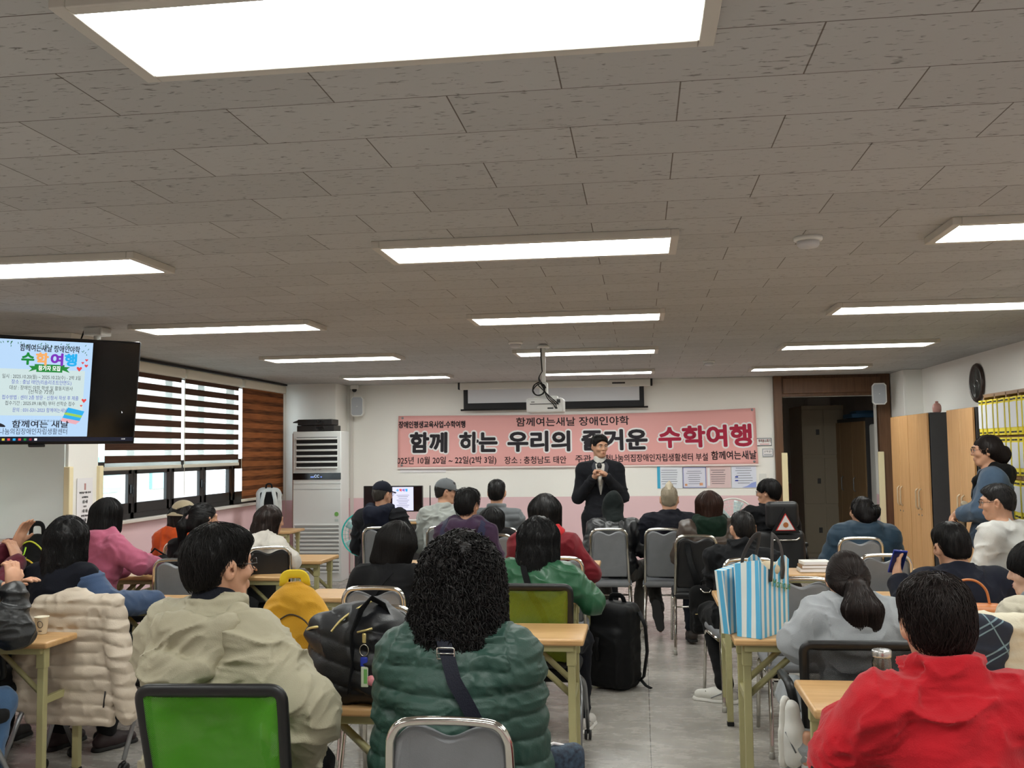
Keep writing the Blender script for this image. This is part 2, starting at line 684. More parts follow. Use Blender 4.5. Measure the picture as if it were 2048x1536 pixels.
def window(name, y0, y1, bars, label):
    x = XL - 0.035
    fr = MB()
    t = 0.06
    d = 0.05
    fr.box((x, (y0 + y1) / 2, WZ0 + t / 2), (d, y1 - y0, t))
    fr.box((x, (y0 + y1) / 2, WZ1 - t / 2), (d, y1 - y0, t))
    ys = [y0] + bars + [y1]
    for i, y in enumerate(ys):
        yy = y + (t / 2 if i == 0 else (-t / 2 if i == len(ys) - 1 else 0))
        fr.box((x, yy, (WZ0 + WZ1) / 2), (d, t, WZ1 - WZ0))
    # the opening casements in the lower row
    fr.box((x, (y0 + y1) / 2, 1.56), (d, y1 - y0, 0.06))
    for a, b in zip(ys[:-1], ys[1:]):
        c = (a + b) / 2
        fr.box((x + 0.012, c, WZ0 + 0.10), (0.035, b - a - 0.05, 0.10), 0.004)
        fr.box((x + 0.012, c, 1.50), (0.035, b - a - 0.05, 0.06), 0.004)
        for s in (-1, 1):
            fr.box((x + 0.012, c + s * ((b - a) / 2 - 0.05), 1.31), (0.035, 0.06, 0.42), 0.004)
    o = struct(name, fr, WFR, label)
    for a, b in zip(ys[:-1], ys[1:]):
        MB().box((x, (a + b) / 2, (WZ0 + WZ1) / 2), (0.006, b - a - 0.06, WZ1 - WZ0 - 0.1)).build('window_pane', GLASS, o)
    for a, b in list(zip(ys[:-1], ys[1:]))[::2]:
        h = MB().box((x + 0.045, b - 0.05, 1.33), (0.025, 0.03, 0.09), 0.006).box((x + 0.065, b - 0.05, 1.30), (0.012, 0.02, 0.10), 0.005)
        h.build('window_handle', BLACKP, o)
    return o


window('window_1', WY0, 11.02, [8.75, 9.5, 10.25], 'black framed window with four panes under two striped blinds')
window('window_2', 11.02, WY1, [11.72], 'window wholly covered by a closed wood pattern blind')
s = MB().box((XL + 0.01, (WY0 + WY1) / 2, WZ0 - 0.015), (0.14, WY1 - WY0 + 0.04, 0.03), 0.005)
struct('trim_1', s, mat('sill', (222, 214, 206), 0.5), 'pale window sill')
s = MB().box((XL + 0.05, (7.2 + 12.6) / 2, CEIL - 0.012), (0.10, 5.3, 0.024))
struct('trim_2', s, mat('dark ceiling trim', (40, 37, 36), 0.5), 'dark trim along the ceiling above the blinds')


def blind_material(name, period, duty, phase, c1, c2, sheer):
    m = mat(name, c1, 0.7, spec=0.2)
    nt, b, N, L = nodes_of(m)
    g = N('ShaderNodeNewGeometry')
    sp = N('ShaderNodeSeparateXYZ')
    L(g.outputs['Position'], sp.inputs[0])
    fr = math_node(nt, 'FRACT', math_node(nt, 'DIVIDE', math_node(nt, 'ADD', sp.outputs[2], phase), period))
    op = math_node(nt, 'LESS_THAN', fr, duty)
    mp = N('ShaderNodeMapping')
    mp.inputs['Scale'].default_value = (3, 3, 90)
    L(g.outputs['Position'], mp.inputs[0])
    n = N('ShaderNodeTexNoise')
    n.inputs['Scale'].default_value = 1.0
    n.inputs['Detail'].default_value = 5
    L(mp.outputs[0], n.inputs[0])
    r = N('ShaderNodeValToRGB')
    r.color_ramp.elements[0].position = 0.35
    r.color_ramp.elements[1].position = 0.65
    r.color_ramp.elements[0].color = lin(c1) + (1,)
    r.color_ramp.elements[1].color = lin(c2) + (1,)
    L(n.outputs[0], r.inputs[0])
    L(r.outputs[0], b.inputs['Base Color'])
    tl = N('ShaderNodeBsdfTranslucent')
    L(r.outputs[0], tl.inputs[0])
    m1 = N('ShaderNodeMixShader')
    m1.inputs[0].default_value = 0.25
    L(b.outputs[0], m1.inputs[1])
    L(tl.outputs[0], m1.inputs[2])
    tp = N('ShaderNodeBsdfTransparent')
    tp.inputs[0].default_value = (0.9, 0.9, 0.88, 1)
    t2 = N('ShaderNodeBsdfTranslucent')
    t2.inputs[0].default_value = (0.75, 0.74, 0.7, 1)
    m2 = N('ShaderNodeMixShader')
    m2.inputs[0].default_value = sheer
    L(tp.outputs[0], m2.inputs[1])
    L(t2.outputs[0], m2.inputs[2])
    m3 = N('ShaderNodeMixShader')
    L(op, m3.inputs[0])
    L(m2.outputs[0], m3.inputs[1])
    L(m1.outputs[0], m3.inputs[2])
    L(m3.outputs[0], nt.nodes['Material Output'].inputs[0])
    return m


def closed_blind_material():
    m = mat('closed blind', (120, 66, 36), 0.7, spec=0.2)
    nt, b, N, L = nodes_of(m)
    g = N('ShaderNodeNewGeometry')
    sp = N('ShaderNodeSeparateXYZ')
    L(g.outputs['Position'], sp.inputs[0])
    fr = math_node(nt, 'FRACT', math_node(nt, 'DIVIDE', sp.outputs[2], 0.115))
    mp = N('ShaderNodeMapping')
    mp.inputs['Scale'].default_value = (3, 3, 60)
    L(g.outputs['Position'], mp.inputs[0])
    n = N('ShaderNodeTexNoise')
    n.inputs['Scale'].default_value = 1.0
    n.inputs['Detail'].default_value = 6
    L(mp.outputs[0], n.inputs[0])
    ad = math_node(nt, 'ADD', math_node(nt, 'MULTIPLY', math_node(nt, 'LESS_THAN', fr, 0.55), 0.28), math_node(nt, 'MULTIPLY', n.outputs[0], 0.75))
    r = N('ShaderNodeValToRGB')
    e = r.color_ramp.elements
    e[0].position, e[0].color = 0.25, lin((84, 48, 28)) + (1,)
    e[1].position, e[1].color = 0.8, lin((176, 112, 66)) + (1,)
    L(ad, r.inputs[0])
    L(r.outputs[0], b.inputs['Base Color'])
    tl = N('ShaderNodeBsdfTranslucent')
    L(r.outputs[0], tl.inputs[0])
    ms = N('ShaderNodeMixShader')
    ms.inputs[0].default_value = 0.35
    L(b.outputs[0], ms.inputs[1])
    L(tl.outputs[0], ms.inputs[2])
    L(ms.outputs[0], nt.nodes['Material Output'].inputs[0])
    return m


ZEBRA = blind_material('striped blind cloth', 0.115, 0.56, 0.03, (74, 48, 34), (92, 62, 46), 0.35)
CLOSED = closed_blind_material()
CASS = mat('blind cassette', (222, 214, 196), 0.5)
for y0, y1, zb, m, lab in ((8.02, 9.48, 1.53, ZEBRA, 'striped brown and sheer roller blind half lowered, beside the television'),
                           (9.52, 10.92, 1.53, ZEBRA, 'striped brown and sheer roller blind half lowered, beside the closed blind'),
                           (11.00, 12.36, 1.10, CLOSED, 'fully lowered wood pattern roller blind nearest the air conditioner')):
    x = XL + 0.12
    t = empty('roller_blind', (x, (y0 + y1) / 2, CEIL - 0.05), 0, lab, 'blind')
    yc = (y0 + y1) / 2
    hh = y1 - y0
    MB().box((0, 0, -0.04), (0.09, hh, 0.10), 0.02).build('cassette', CASS, t)
    MB().box((0.0, 0, (zb - CEIL + 0.05 - 0.09) / 2), (0.004, hh - 0.03, CEIL - 0.05 - zb - 0.09)).build('blind_cloth', m, t)
    MB().box((0, 0, zb - CEIL + 0.05), (0.022, hh - 0.02, 0.035), 0.008).build('bottom_rail', CASS, t)
    MB().tube([(0.03, hh / 2 + 0.005, -0.08), (0.03, hh / 2 + 0.005, zb - CEIL - 0.25)], 0.003, 6).build('pull_chain', CASS, t)

# buildings outside
FAC = mat('pale facade', (205, 212, 210), 0.8, var=0.06)
FACB = mat('brick facade', (196, 186, 176), 0.8, var=0.2, vscale=30)
TEAL = mat('teal facade glass', (132, 172, 172), 0.3)
REDS = mat('red shop sign', (214, 60, 56), 0.6)
ORA = mat('orange shop sign', (240, 170, 110), 0.6)
b1 = empty('shop_building', (-13.5, 13, -3.2), 0, 'pale shop building across the street with teal glass and coloured signs', 'building')
MB().box((-1, 0, 3.2), (2, 9, 6.4)).build('facade', FAC, b1)
for y in (-3.4, -1.1, 1.2, 3.3):
    for z, h in ((4.3, 0.8), (2.4, 1.1)):
        MB().box((0.05, y, z), (0.1, 1.6, h)).build('glazing', TEAL, b1)
MB().box((0.12, 2.2, 5.35), (0.15, 3.2, 0.5)).build('signboard', REDS, b1)
MB().box((0.12, -2.0, 5.3), (0.15, 3.0, 0.42)).build('signboard', ORA, b1)
b2 = empty('brick_building', (-15, 25, -3.2), 0, 'grey brick house further along the street', 'building')
MB().box((-1, 0, 3.4), (2, 14, 6.9)).build('facade', FACB, b2)
for y in (-5, -2, 1, 4):
    MB().box((0.05, y, 4.3), (0.1, 1.2, 1.0)).build('glazing', TEAL, b2)
o = MB().box((0.1, -4.0, 4.4), (0.1, 1.0, 1.2)).build('signboard', REDS, b2)
struct('street', MB().box((-22, 14, -3.25), (34, 60, 0.1)), mat('asphalt', (120, 120, 120), 0.9))
# ================================================================== smooth solid bodies (distance fields meshed with surface nets)
_rng = np.random.RandomState(7)
_TAB = _rng.rand(32, 32, 32).astype(np.float32)


def vnoise(p, f, seed=0):
    """value noise 0..1 at points p (n,3), frequency f scalar or 3-vector"""
    q = p * np.asarray(f, dtype=np.float32) + np.array([seed * 3.17, seed * 7.31, seed * 1.93], dtype=np.float32) + 100
    i = np.floor(q).astype(np.int32)
    t = q - i
    t = t * t * (3 - 2 * t)
    i &= 31
    j = (i + 1) & 31
    x0, y0, z0 = i[:, 0], i[:, 1], i[:, 2]
    x1, y1, z1 = j[:, 0], j[:, 1], j[:, 2]
    tx, ty, tz = t[:, 0], t[:, 1], t[:, 2]
    a = _TAB[x0, y0, z0] * (1 - tx) + _TAB[x1, y0, z0] * tx
    b = _TAB[x0, y1, z0] * (1 - tx) + _TAB[x1, y1, z0] * tx
    c = _TAB[x0, y0, z1] * (1 - tx) + _TAB[x1, y0, z1] * tx
    d = _TAB[x0, y1, z1] * (1 - tx) + _TAB[x1, y1, z1] * tx
    return (a * (1 - ty) + b * ty) * (1 - tz) + (c * (1 - ty) + d * ty) * tz


def vec(a):
    return np.asarray(a, dtype=np.float32)


def rotx(a):
    c, s = math.cos(a), math.sin(a)
    return np.array([[1, 0, 0], [0, c, -s], [0, s, c]], dtype=np.float32)


def roty(a):
    c, s = math.cos(a), math.sin(a)
    return np.array([[c, 0, s], [0, 1, 0], [-s, 0, c]], dtype=np.float32)


def rotz(a):
    c, s = math.cos(a), math.sin(a)
    return np.array([[c, -s, 0], [s, c, 0], [0, 0, 1]], dtype=np.float32)


class SDF:
    def __init__(self):
        self.ops = []

    def _add(self, fn, lo, hi, k, op, u):
        self.ops.append((fn, np.asarray(lo, dtype=np.float64), np.asarray(hi, dtype=np.float64), k, op, u))
        return self

    def rc(self, a, b, ra, rb=None, k=0.02, op='u', u=None):
        a, b = vec(a), vec(b)
        rb = ra if rb is None else rb
        ba = b - a
        L2 = float(ba @ ba) + 1e-12

        def fn(x, y, z):
            px, py, pz = x - a[0], y - a[1], z - a[2]
            t = np.clip((px * ba[0] + py * ba[1] + pz * ba[2]) / L2, 0, 1)
            dx, dy, dz = px - t * ba[0], py - t * ba[1], pz - t * ba[2]
            return np.sqrt(dx * dx + dy * dy + dz * dz) - (ra + (rb - ra) * t), t
        r = max(ra, rb)
        return self._add(fn, np.minimum(a, b) - r, np.maximum(a, b) + r, k, op, u)

    def chain(self, pts, rs, k=0.02, op='u'):
        for i in range(len(pts) - 1):
            self.rc(pts[i], pts[i + 1], rs[i], rs[i + 1], k, op)
        return self

    def el(self, c, r, R=None, k=0.02, op='u'):
        c, r = vec(c), vec(r)
        Rt = None if R is None else np.asarray(R, dtype=np.float32).T

        def fn(x, y, z):
            px, py, pz = x - c[0], y - c[1], z - c[2]
            if Rt is not None:
                px, py, pz = [Rt[i, 0] * px + Rt[i, 1] * py + Rt[i, 2] * pz for i in range(3)]
            qx, qy, qz = px / r[0], py / r[1], pz / r[2]
            k0 = np.sqrt(qx * qx + qy * qy + qz * qz)
            qx, qy, qz = qx / r[0], qy / r[1], qz / r[2]
            k1 = np.sqrt(qx * qx + qy * qy + qz * qz) + 1e-6
            return k0 * (k0 - 1) / k1, None
        m = r if R is None else np.full(3, r.max())
        return self._add(fn, c - m, c + m, k, op, None)

    def bx(self, c, h, r=0.01, R=None, k=0.02, op='u'):
        c, h = vec(c), vec(h)
        Rt = None if R is None else np.asarray(R, dtype=np.float32).T

        def fn(x, y, z):
            px, py, pz = x - c[0], y - c[1], z - c[2]
            if Rt is not None:
                px, py, pz = [Rt[i, 0] * px + Rt[i, 1] * py + Rt[i, 2] * pz for i in range(3)]
            qx, qy, qz = np.abs(px) - h[0] + r, np.abs(py) - h[1] + r, np.abs(pz) - h[2] + r
            o = np.sqrt(np.maximum(qx, 0) ** 2 + np.maximum(qy, 0) ** 2 + np.maximum(qz, 0) ** 2)
            return o + np.minimum(np.maximum(qx, np.maximum(qy, qz)), 0) - r, None
        m = h if R is None else np.full(3, float(np.linalg.norm(h)))
        return self._add(fn, c - m, c + m, k, op, None)

    def to(self, c, R_, r, Rm=None, sc=(1, 1), k=0.02, op='u'):
        """torus about local z, ring stretched by sc in x, y"""
        c = vec(c)
        Rt = None if Rm is None else np.asarray(Rm, dtype=np.float32).T

        def fn(x, y, z):
            px, py, pz = x - c[0], y - c[1], z - c[2]
            if Rt is not None:
                px, py, pz = [Rt[i, 0] * px + Rt[i, 1] * py + Rt[i, 2] * pz for i in range(3)]
            q = np.sqrt((px / sc[0]) ** 2 + (py / sc[1]) ** 2) - R_
            return np.sqrt(q * q + pz * pz) - r, None
        m = np.full(3, (R_ * max(sc) + r))
        return self._add(fn, c - m, c + m, k, op, None)

    def half(self, p, n, op='i'):
        """keep (op i) what lies behind the plane through p with outward normal n"""
        p, n = vec(p), vec(n)
        n = n / np.linalg.norm(n)

        def fn(x, y, z):
            return (x - p[0]) * n[0] + (y - p[1]) * n[1] + (z - p[2]) * n[2], None
        return self._add(fn, [-9] * 3, [9] * 3, 0.0, op, None)

    @staticmethod
    def _mix(D, d, k, op):
        if op == 'u':
            if k <= 0:
                return np.minimum(D, d)
            h = np.maximum(k - np.abs(D - d), 0) / k
            return np.minimum(D, d) - h * h * k * 0.25
        if op == 's':
            d = -d
        h = np.maximum(k - np.abs(D - d), 0) / k if k > 0 else 0
        return np.maximum(D, d) + h * h * k * 0.25

    def ev(self, p):
        x, y, z = p[:, 0], p[:, 1], p[:, 2]
        D = np.full(len(p), 0.3, dtype=np.float32)
        for fn, lo, hi, k, op, u in self.ops:
            D = self._mix(D, fn(x, y, z)[0], k, op)
        return D

    def grad(self, p, e=0.004):
        g = np.zeros_like(p)
        for s in ((1, -1, -1), (-1, -1, 1), (-1, 1, -1), (1, 1, 1)):
            s = np.array(s, dtype=np.float32)
            g += s * self.ev(p + s * e)[:, None]
        return g / (np.linalg.norm(g, axis=1, keepdims=True) + 1e-9)

    def mesh(self, name, vox, disp=None, pad=0.03, band=0.03):
        ub = [o for o in self.ops if o[4] == 'u']
        lo = np.min([o[1] for o in ub], axis=0) - pad
        hi = np.max([o[2] for o in ub], axis=0) + pad
        n = np.ceil((hi - lo) / vox).astype(int) + 1
        ax = [(lo[i] + vox * np.arange(n[i])).astype(np.float32) for i in range(3)]
        D = np.full(tuple(n), 0.12, dtype=np.float32)
        U = np.full(tuple(n), -9.0, dtype=np.float32) if any(o[5] for o in self.ops) else None
        for fn, a, b, k, op, u in self.ops:
            m = k + 0.02 + pad
            i0 = np.maximum(np.floor((a - m - lo) / vox).astype(int), 0)
            i1 = np.minimum(np.ceil((b + m - lo) / vox).astype(int) + 1, n)
            if (i1 <= i0).any():
                continue
            sl = tuple(slice(i0[i], i1[i]) for i in range(3))
            x, y, z = ax[0][sl[0]][:, None, None], ax[1][sl[1]][None, :, None], ax[2][sl[2]][None, None, :]
            d, t = fn(x, y, z)
            if U is not None and op == 'u':
                less = d < D[sl]
                Us = U[sl]
                if u is not None:
                    Us[less] = (u[0] + (u[1] - u[0]) * t)[less]
                else:
                    Us[less] = -9.0
            D[sl] = self._mix(D[sl], d, k, op)
        if disp is not None:
            mk = np.nonzero(np.abs(D) < band)
            pts = np.stack([ax[i][mk[i]] for i in range(3)], axis=1)
            D[mk] += disp(pts, None if U is None else U[mk])
        V, F = snets(D, lo, vox)
        return npmesh(name, V, F)


def snets(D, lo, h):
    S = D < 0
    nx, ny, nz = D.shape
    cnt = np.zeros((nx - 1, ny - 1, nz - 1), dtype=np.int8)
    C = [(i, j, k) for i in (0, 1) for j in (0, 1) for k in (0, 1)]
    for i, j, k in C:
        cnt += S[i:nx - 1 + i, j:ny - 1 + j, k:nz - 1 + k]
    act = np.nonzero((cnt > 0) & (cnt < 8))
    m = len(act[0])
    idx = np.full(cnt.shape, -1, dtype=np.int32)
    idx[act] = np.arange(m)
    vals = {c: D[act[0] + c[0], act[1] + c[1], act[2] + c[2]] for c in C}
    acc = np.zeros((m, 3), dtype=np.float32)
    num = np.zeros(m, dtype=np.float32)
    for c in C:
        for a in range(3):
            if c[a] == 1:
                continue
            e = list(c)
            e[a] = 1
            v0, v1 = vals[c], vals[tuple(e)]
            cr = (v0 < 0) != (v1 < 0)
            t = np.where(cr, v0 / np.where(cr, v0 - v1, 1), 0)
            for q in range(3):
                acc[:, q] += np.where(cr, c[q] + (t if q == a else 0), 0)
            num += cr
    acc /= num[:, None]
    V = (np.stack(act, axis=1) + acc) * h + lo
    quads = []
    sx = S[:-1, 1:-1, 1:-1] != S[1:, 1:-1, 1:-1]
    i, j, k = np.nonzero(sx)
    inn = S[i, j + 1, k + 1]
    q = np.stack([idx[i, j, k], idx[i, j + 1, k], idx[i, j + 1, k + 1], idx[i, j, k + 1]], 1)
    q[~inn] = q[~inn][:, ::-1]
    quads.append(q)
    sy = S[1:-1, :-1, 1:-1] != S[1:-1, 1:, 1:-1]
    i, j, k = np.nonzero(sy)
    inn = S[i + 1, j, k + 1]
    q = np.stack([idx[i, j, k], idx[i, j, k + 1], idx[i + 1, j, k + 1], idx[i + 1, j, k]], 1)
    q[~inn] = q[~inn][:, ::-1]
    quads.append(q)
    sz = S[1:-1, 1:-1, :-1] != S[1:-1, 1:-1, 1:]
    i, j, k = np.nonzero(sz)
    inn = S[i + 1, j + 1, k]
    q = np.stack([idx[i, j, k], idx[i + 1, j, k], idx[i + 1, j + 1, k], idx[i, j + 1, k]], 1)
    q[~inn] = q[~inn][:, ::-1]
    quads.append(q)
    F = np.concatenate(quads)
    return V, F[(F >= 0).all(1)]


def strand_tubes(paths, r0, r1, n=3):
    """paths (N,S,3) -> tube vertices and quads"""
    N, S, _ = paths.shape
    d = np.gradient(paths, axis=1)
    d /= np.linalg.norm(d, axis=2, keepdims=True) + 1e-9
    up = np.array([0.31, 0.77, 0.55], dtype=np.float32)
    x = np.cross(d, up)
    x /= np.linalg.norm(x, axis=2, keepdims=True) + 1e-9
    y = np.cross(d, x)
    rr = np.linspace(r0, r1, S)[None, :, None]
    V = np.zeros((N, S, n, 3), dtype=np.float32)
    for j in range(n):
        a = 2 * PI * j / n
        V[:, :, j] = paths + (x * math.cos(a) + y * math.sin(a)) * rr
    b = np.arange(N)[:, None, None] * (S * n)
    s = np.arange(S - 1)[None, :, None] * n
    j = np.arange(n)[None, None, :]
    j2 = (j + 1) % n
    F = np.stack([b + s + j, b + s + j2, b + s + n + j2, b + s + n + j], axis=-1).reshape(-1, 4)
    return V.reshape(-1, 3), F
# ================================================================== people
def hair_mat(rgb):
    m = mat('hair %d %d %d' % rgb, rgb, 0.5, spec=0.28)
    return m


def ridged(p, f, seed):
    return 1 - np.abs(2 * vnoise(p, f, seed) - 1)


def wrinkles(amp, f=1.0, seed=0, quilt=None, fine=0.0):
    """cloth displacement: creases plus, for padded coats, quilting with a given stitch distance along u or z"""
    def fn(p, u):
        w = np.stack([vnoise(p, 5.0, seed + 1), vnoise(p, 5.0, seed + 2), vnoise(p, 5.0, seed + 3)], 1) * 0.16
        q = p + w
        d = amp * (0.45 - ridged(q, np.array([7, 7, 13]) * f, seed + 4) ** 3)
        d *= 0.8
        d += amp * 0.5 * (0.4 - ridged(q, np.array([17, 15, 20]) * f, seed + 5) ** 2)
        if fine:
            d += fine * (0.4 - ridged(q, np.array([30, 30, 55]) * f, seed + 6) ** 2)
        if quilt:
            a, h = quilt
            s = p[:, 2] if u is None else np.where(u > -5, u, p[:, 2])
            s = s + 0.008 * (vnoise(p, 9.0, seed + 9) - 0.5)
            d = d * 0.6 - a * (np.abs(np.sin(PI * s / h)) ** 0.6 - 0.6)
        return d.astype(np.float32)
    return fn


class Fig:
    pass


def person(label, px, py, Y, yaw=0, lean=8, slump=0.0, w=1.0, hs=1.0, head=(0, 0, 0), stand=False, zp=None, L=None, R=None,
           knees=None, feet=None, top=None, pants=(40, 40, 44), shoe=(40, 38, 38), hair=None, skin=None, face=False, vox=None,
           hands='both', shoes=True, legs=True, bald=False, side=0.0, grip=None, neck=1.0, soles=None, shoesize=1.0):
    """yaw in degrees, counted left from facing the front wall; px, py = crown of the head in the photograph"""
    F = Fig()
    F.Y = Y
    top = dict(top or {})
    H = P(px, py, Y)
    yw = rad(yaw)
    Rw = rotz(yw)
    if zp is None:
        zp = 0.93 if stand else 0.535
    a = rad(lean)
    base_k = 0.52 * math.cos(a) + 0.145
    k = (H[2] - 0.113 * hs - zp) / base_k
    B = vec((0, 0, zp))
    s = vec((math.sin(rad(side)), math.sin(a), math.cos(a)))
    s /= np.linalg.norm(s)
    S = lambda t: B + s * (t * k)
    N_ = S(0.52) + vec((0, 0.01 + slump * 0.04, 0))
    hc = N_ + vec((math.sin(rad(side)) * 0.08, 0.03 + slump * 0.06 + math.sin(a) * 0.08, 0.145 * k))
    Rh = rotz(rad(head[0])) @ rotx(rad(-head[1])) @ roty(rad(head[2]))
    topoff = hc + Rh @ vec((0, -0.01, 0.113 * hs))
    off = Rw @ vec((topoff[0], topoff[1], 0))
    loc = (H[0] - off[0], H[1] - off[1], 0)
    F.t = empty('person', loc, yw, label, 'person')
    F.loc, F.Rw, F.hc, F.Rh, F.N, F.S, F.k, F.s, F.w, F.hs = loc, Rw, hc, Rh, N_, S, k, s, w, hs
    vx = vox or min(max(0.0013 * Y, 0.0055), 0.0095)
    F.vx = vx
    hp = lambda x, y, z: hc + Rh @ (vec((x, y, z)) * hs)
    F.hp = hp
    shw = 0.160 * w
    shz = S(0.448)
    twist = rotz(0)
    sh = {i: shz + vec((i * shw, 0.0 + slump * 0.03, 0)) for i in (-1, 1)}
    hip = {i: B + vec((i * 0.09 * w, 0.02, -0.01)) for i in (-1, 1)}
    if stand:
        kn = {i: vec((i * 0.10, 0.02, 0.50)) for i in (-1, 1)}
        an = {i: vec((i * 0.11, -0.02, 0.09)) for i in (-1, 1)}
    else:
        kn = {i: vec((i * 0.14, 0.43, zp - 0.01)) for i in (-1, 1)}
        an = {i: vec((i * 0.14, 0.40, 0.10)) for i in (-1, 1)}
    if knees:
        for i, v in zip((-1, 1), knees):
            if v is not None:
                kn[i] = vec(v)
    fdir = {-1: vec((-0.1, 1, 0)), 1: vec((0.1, 1, 0))}
    if feet:
        for i, v in zip((-1, 1), feet):
            if v is not None:
                an[i] = vec(v[0])
                fdir[i] = vec(v[1])
    arms = {}
    for i, v in ((-1, L), (1, R)):
        if v is None:
            v = ((i * 0.225 * w, 0.10, zp + 0.20), (i * 0.10, 0.32, zp + 0.16))
        elif v == 'table':
            v = ((i * 0.235 * w, 0.20, 0.80), (i * 0.12, 0.43, 0.80))
        arms[i] = (vec(v[0]), vec(v[1]))
    F.arms, F.sh = arms, sh
    # ---------------- body
    b = SDF()
    e = lambda c, r, kk=0.012, op='u': b.el(hp(*c), vec(r) * hs, Rh, kk, op)
    e((0, -0.014, 0.024), (0.073, 0.093, 0.089))
    b.rc(hp(0, 0.028, 0.0), hp(0, 0.056, -0.078), 0.062 * hs, 0.032 * hs, 0.02)
    for i in (-1, 1):
        b.rc(hp(i * 0.048, 0.0, -0.03), hp(i * 0.022, 0.055, -0.084), 0.027 * hs, 0.02 * hs, 0.025)
        e((i * 0.036, 0.062, -0.018), (0.026, 0.024, 0.022), 0.02)
        b.rc(hp(i * 0.010, 0.080, 0.034), hp(i * 0.046, 0.066, 0.032), 0.013 * hs, 0.011 * hs, 0.015)
        e((i * 0.031, 0.090, 0.012), (0.016, 0.012, 0.010), 0.012, 's')
        e((i * 0.031, 0.074, 0.012), (0.0145, 0.0135, 0.0095), 0.004)
        b.el(hp(i * 0.081, -0.006, -0.004), vec((0.011, 0.020, 0.034)) * hs, Rh @ rotz(-i * 0.35), 0.008)
        e((i * 0.085, -0.001, -0.004), (0.006, 0.009, 0.016), 0.005, 's')
    b.rc(hp(0, 0.086, 0.022), hp(0, 0.104, -0.017), 0.0080 * hs, 0.0105 * hs, 0.012)
    for i in (-1, 1):
        e((i * 0.011, 0.091, -0.021), (0.0075, 0.010, 0.0075), 0.008)
    b.rc(hp(-0.018, 0.086, -0.049), hp(0.018, 0.086, -0.049), 0.008 * hs, 0.008 * hs, 0.010)
    b.rc(hp(-0.016, 0.086, -0.060), hp(0.016, 0.086, -0.060), 0.009 * hs, 0.009 * hs, 0.010)
    b.rc(hp(-0.019, 0.096, -0.0545), hp(0.019, 0.096, -0.0545), 0.0020 * hs, None, 0.004, 's')
    b.rc(hp(0, -0.022, -0.05), N_ - s * 0.04, 0.054 * neck, 0.062 * neck, 0.03)
    # torso core under the clothes
    Rl = rotx(-a)
    b.el(S(0.34), (0.14 * w, 0.095, 0.19 * k), Rl, 0.05)
    b.el(S(0.08), (0.14 * w, 0.105, 0.16 * k), Rl, 0.06)
    b.rc(sh[-1], sh[1], 0.05, None, 0.05)
    for i in (-1, 1):
        b.rc(N_ - s * 0.02, sh[i], 0.05, 0.042, 0.04)
        el_, wr = arms[i]
        b.rc(sh[i], el_, 0.045, 0.036, 0.03)
        b.rc(el_, wr, 0.036, 0.026, 0.02)
        if legs:
            b.rc(hip[i], kn[i], 0.075 * w, 0.048, 0.04)
            b.rc(kn[i], an[i], 0.046, 0.032, 0.03)
            b.rc(an[i] + vec((0, 0, -0.03)), an[i] + fdir[i] / np.linalg.norm(fdir[i]) * 0.12 + vec((0, 0, -0.06)), 0.026, 0.022, 0.02)
        if hands == 'both' or (hands == 'L' and i < 0) or (hands == 'R' and i > 0):
            hand(b, el_, wr, i, grip[0 if i < 0 else 1] if grip else None)
    body = link('body', b.mesh('body', min(vx, 0.0075) if (face or vx < 0.007) else vx), skin or SKIN, F.t)
    # ---------------- face details
    if face:
        for i in (-1, 1):
            c = hp(i * 0.031, 0.0745, 0.012)
            MB().lathe([(0.0011, -0.0125)] + [(0.0125 * math.cos(t), 0.0125 * math.sin(t)) for t in np.linspace(-1.4, 1.4, 9)] + [(0.0011, 0.0125)], c, 12).build('eye', EYEW, F.t)
            c2 = hp(i * 0.031, 0.0818, 0.012)
            MB().lathe([(0.0005, -0.0065)] + [(0.0065 * math.cos(t), 0.0065 * math.sin(t)) for t in np.linspace(-1.4, 1.4, 7)] + [(0.0005, 0.0065)], c2, 10).build('iris', EYEB, F.t)
            MB().tube([hp(i * x, y, z) for x, y, z in ((0.014, 0.096, 0.033), (0.030, 0.0915, 0.038), (0.049, 0.078, 0.033))], [0.0028, 0.0034, 0.0015], 6).build('eyebrow', BROWM, F.t)
            MB().tube([hp(i * x, y, z) for x, y, z in ((0.016, 0.0865, 0.016), (0.031, 0.0885, 0.021), (0.045, 0.079, 0.014))], [0.0010, 0.0014, 0.0008], 5).build('eyelid', BROWM, F.t)
        MB().tube([hp(x, y, z) for x, y, z in ((-0.019, 0.0885, -0.053), (-0.007, 0.0945, -0.0500), (0.007, 0.0945, -0.0500), (0.019, 0.0885, -0.053))], [0.0012, 0.003, 0.003, 0.0012], 6).build('lip', LIPS, F.t)
        MB().tube([hp(x, y, z) for x, y, z in ((-0.017, 0.0885, -0.0565), (0, 0.0945, -0.060), (0.017, 0.0885, -0.0565))], [0.0012, 0.0036, 0.0012], 6).build('lip', LIPS, F.t)
    # ---------------- trousers and shoes
    if legs:
        p = SDF()
        pw = top.get('pantw', 1.0)
        p.el(S(0.04), (0.165 * w, 0.135, 0.12), None, 0.04)
        for i in (-1, 1):
            p.rc(hip[i], kn[i], 0.092 * w * pw, 0.068 * pw, 0.05)
            p.rc(kn[i], an[i] + (kn[i] - an[i]) * 0.03, 0.066 * pw, 0.055 * pw, 0.03)
        link('trousers', p.mesh('trousers', max(vx, 0.007), wrinkles(0.010, 1.0, int(px) % 17)), cloth('trousers %d %d %d' % pants, pants), F.t)
        if shoes:
            for i in (-1, 1):
                make_shoe(F.t, an[i], fdir[i], shoe, i, soles, shoesize)
    # ---------------- top garment
    g = SDF()
    th = top.get('th', 0.02)
    ra = top.get('arm', 0.058) + th * 0.5
    ln = top.get('len', 0.0)
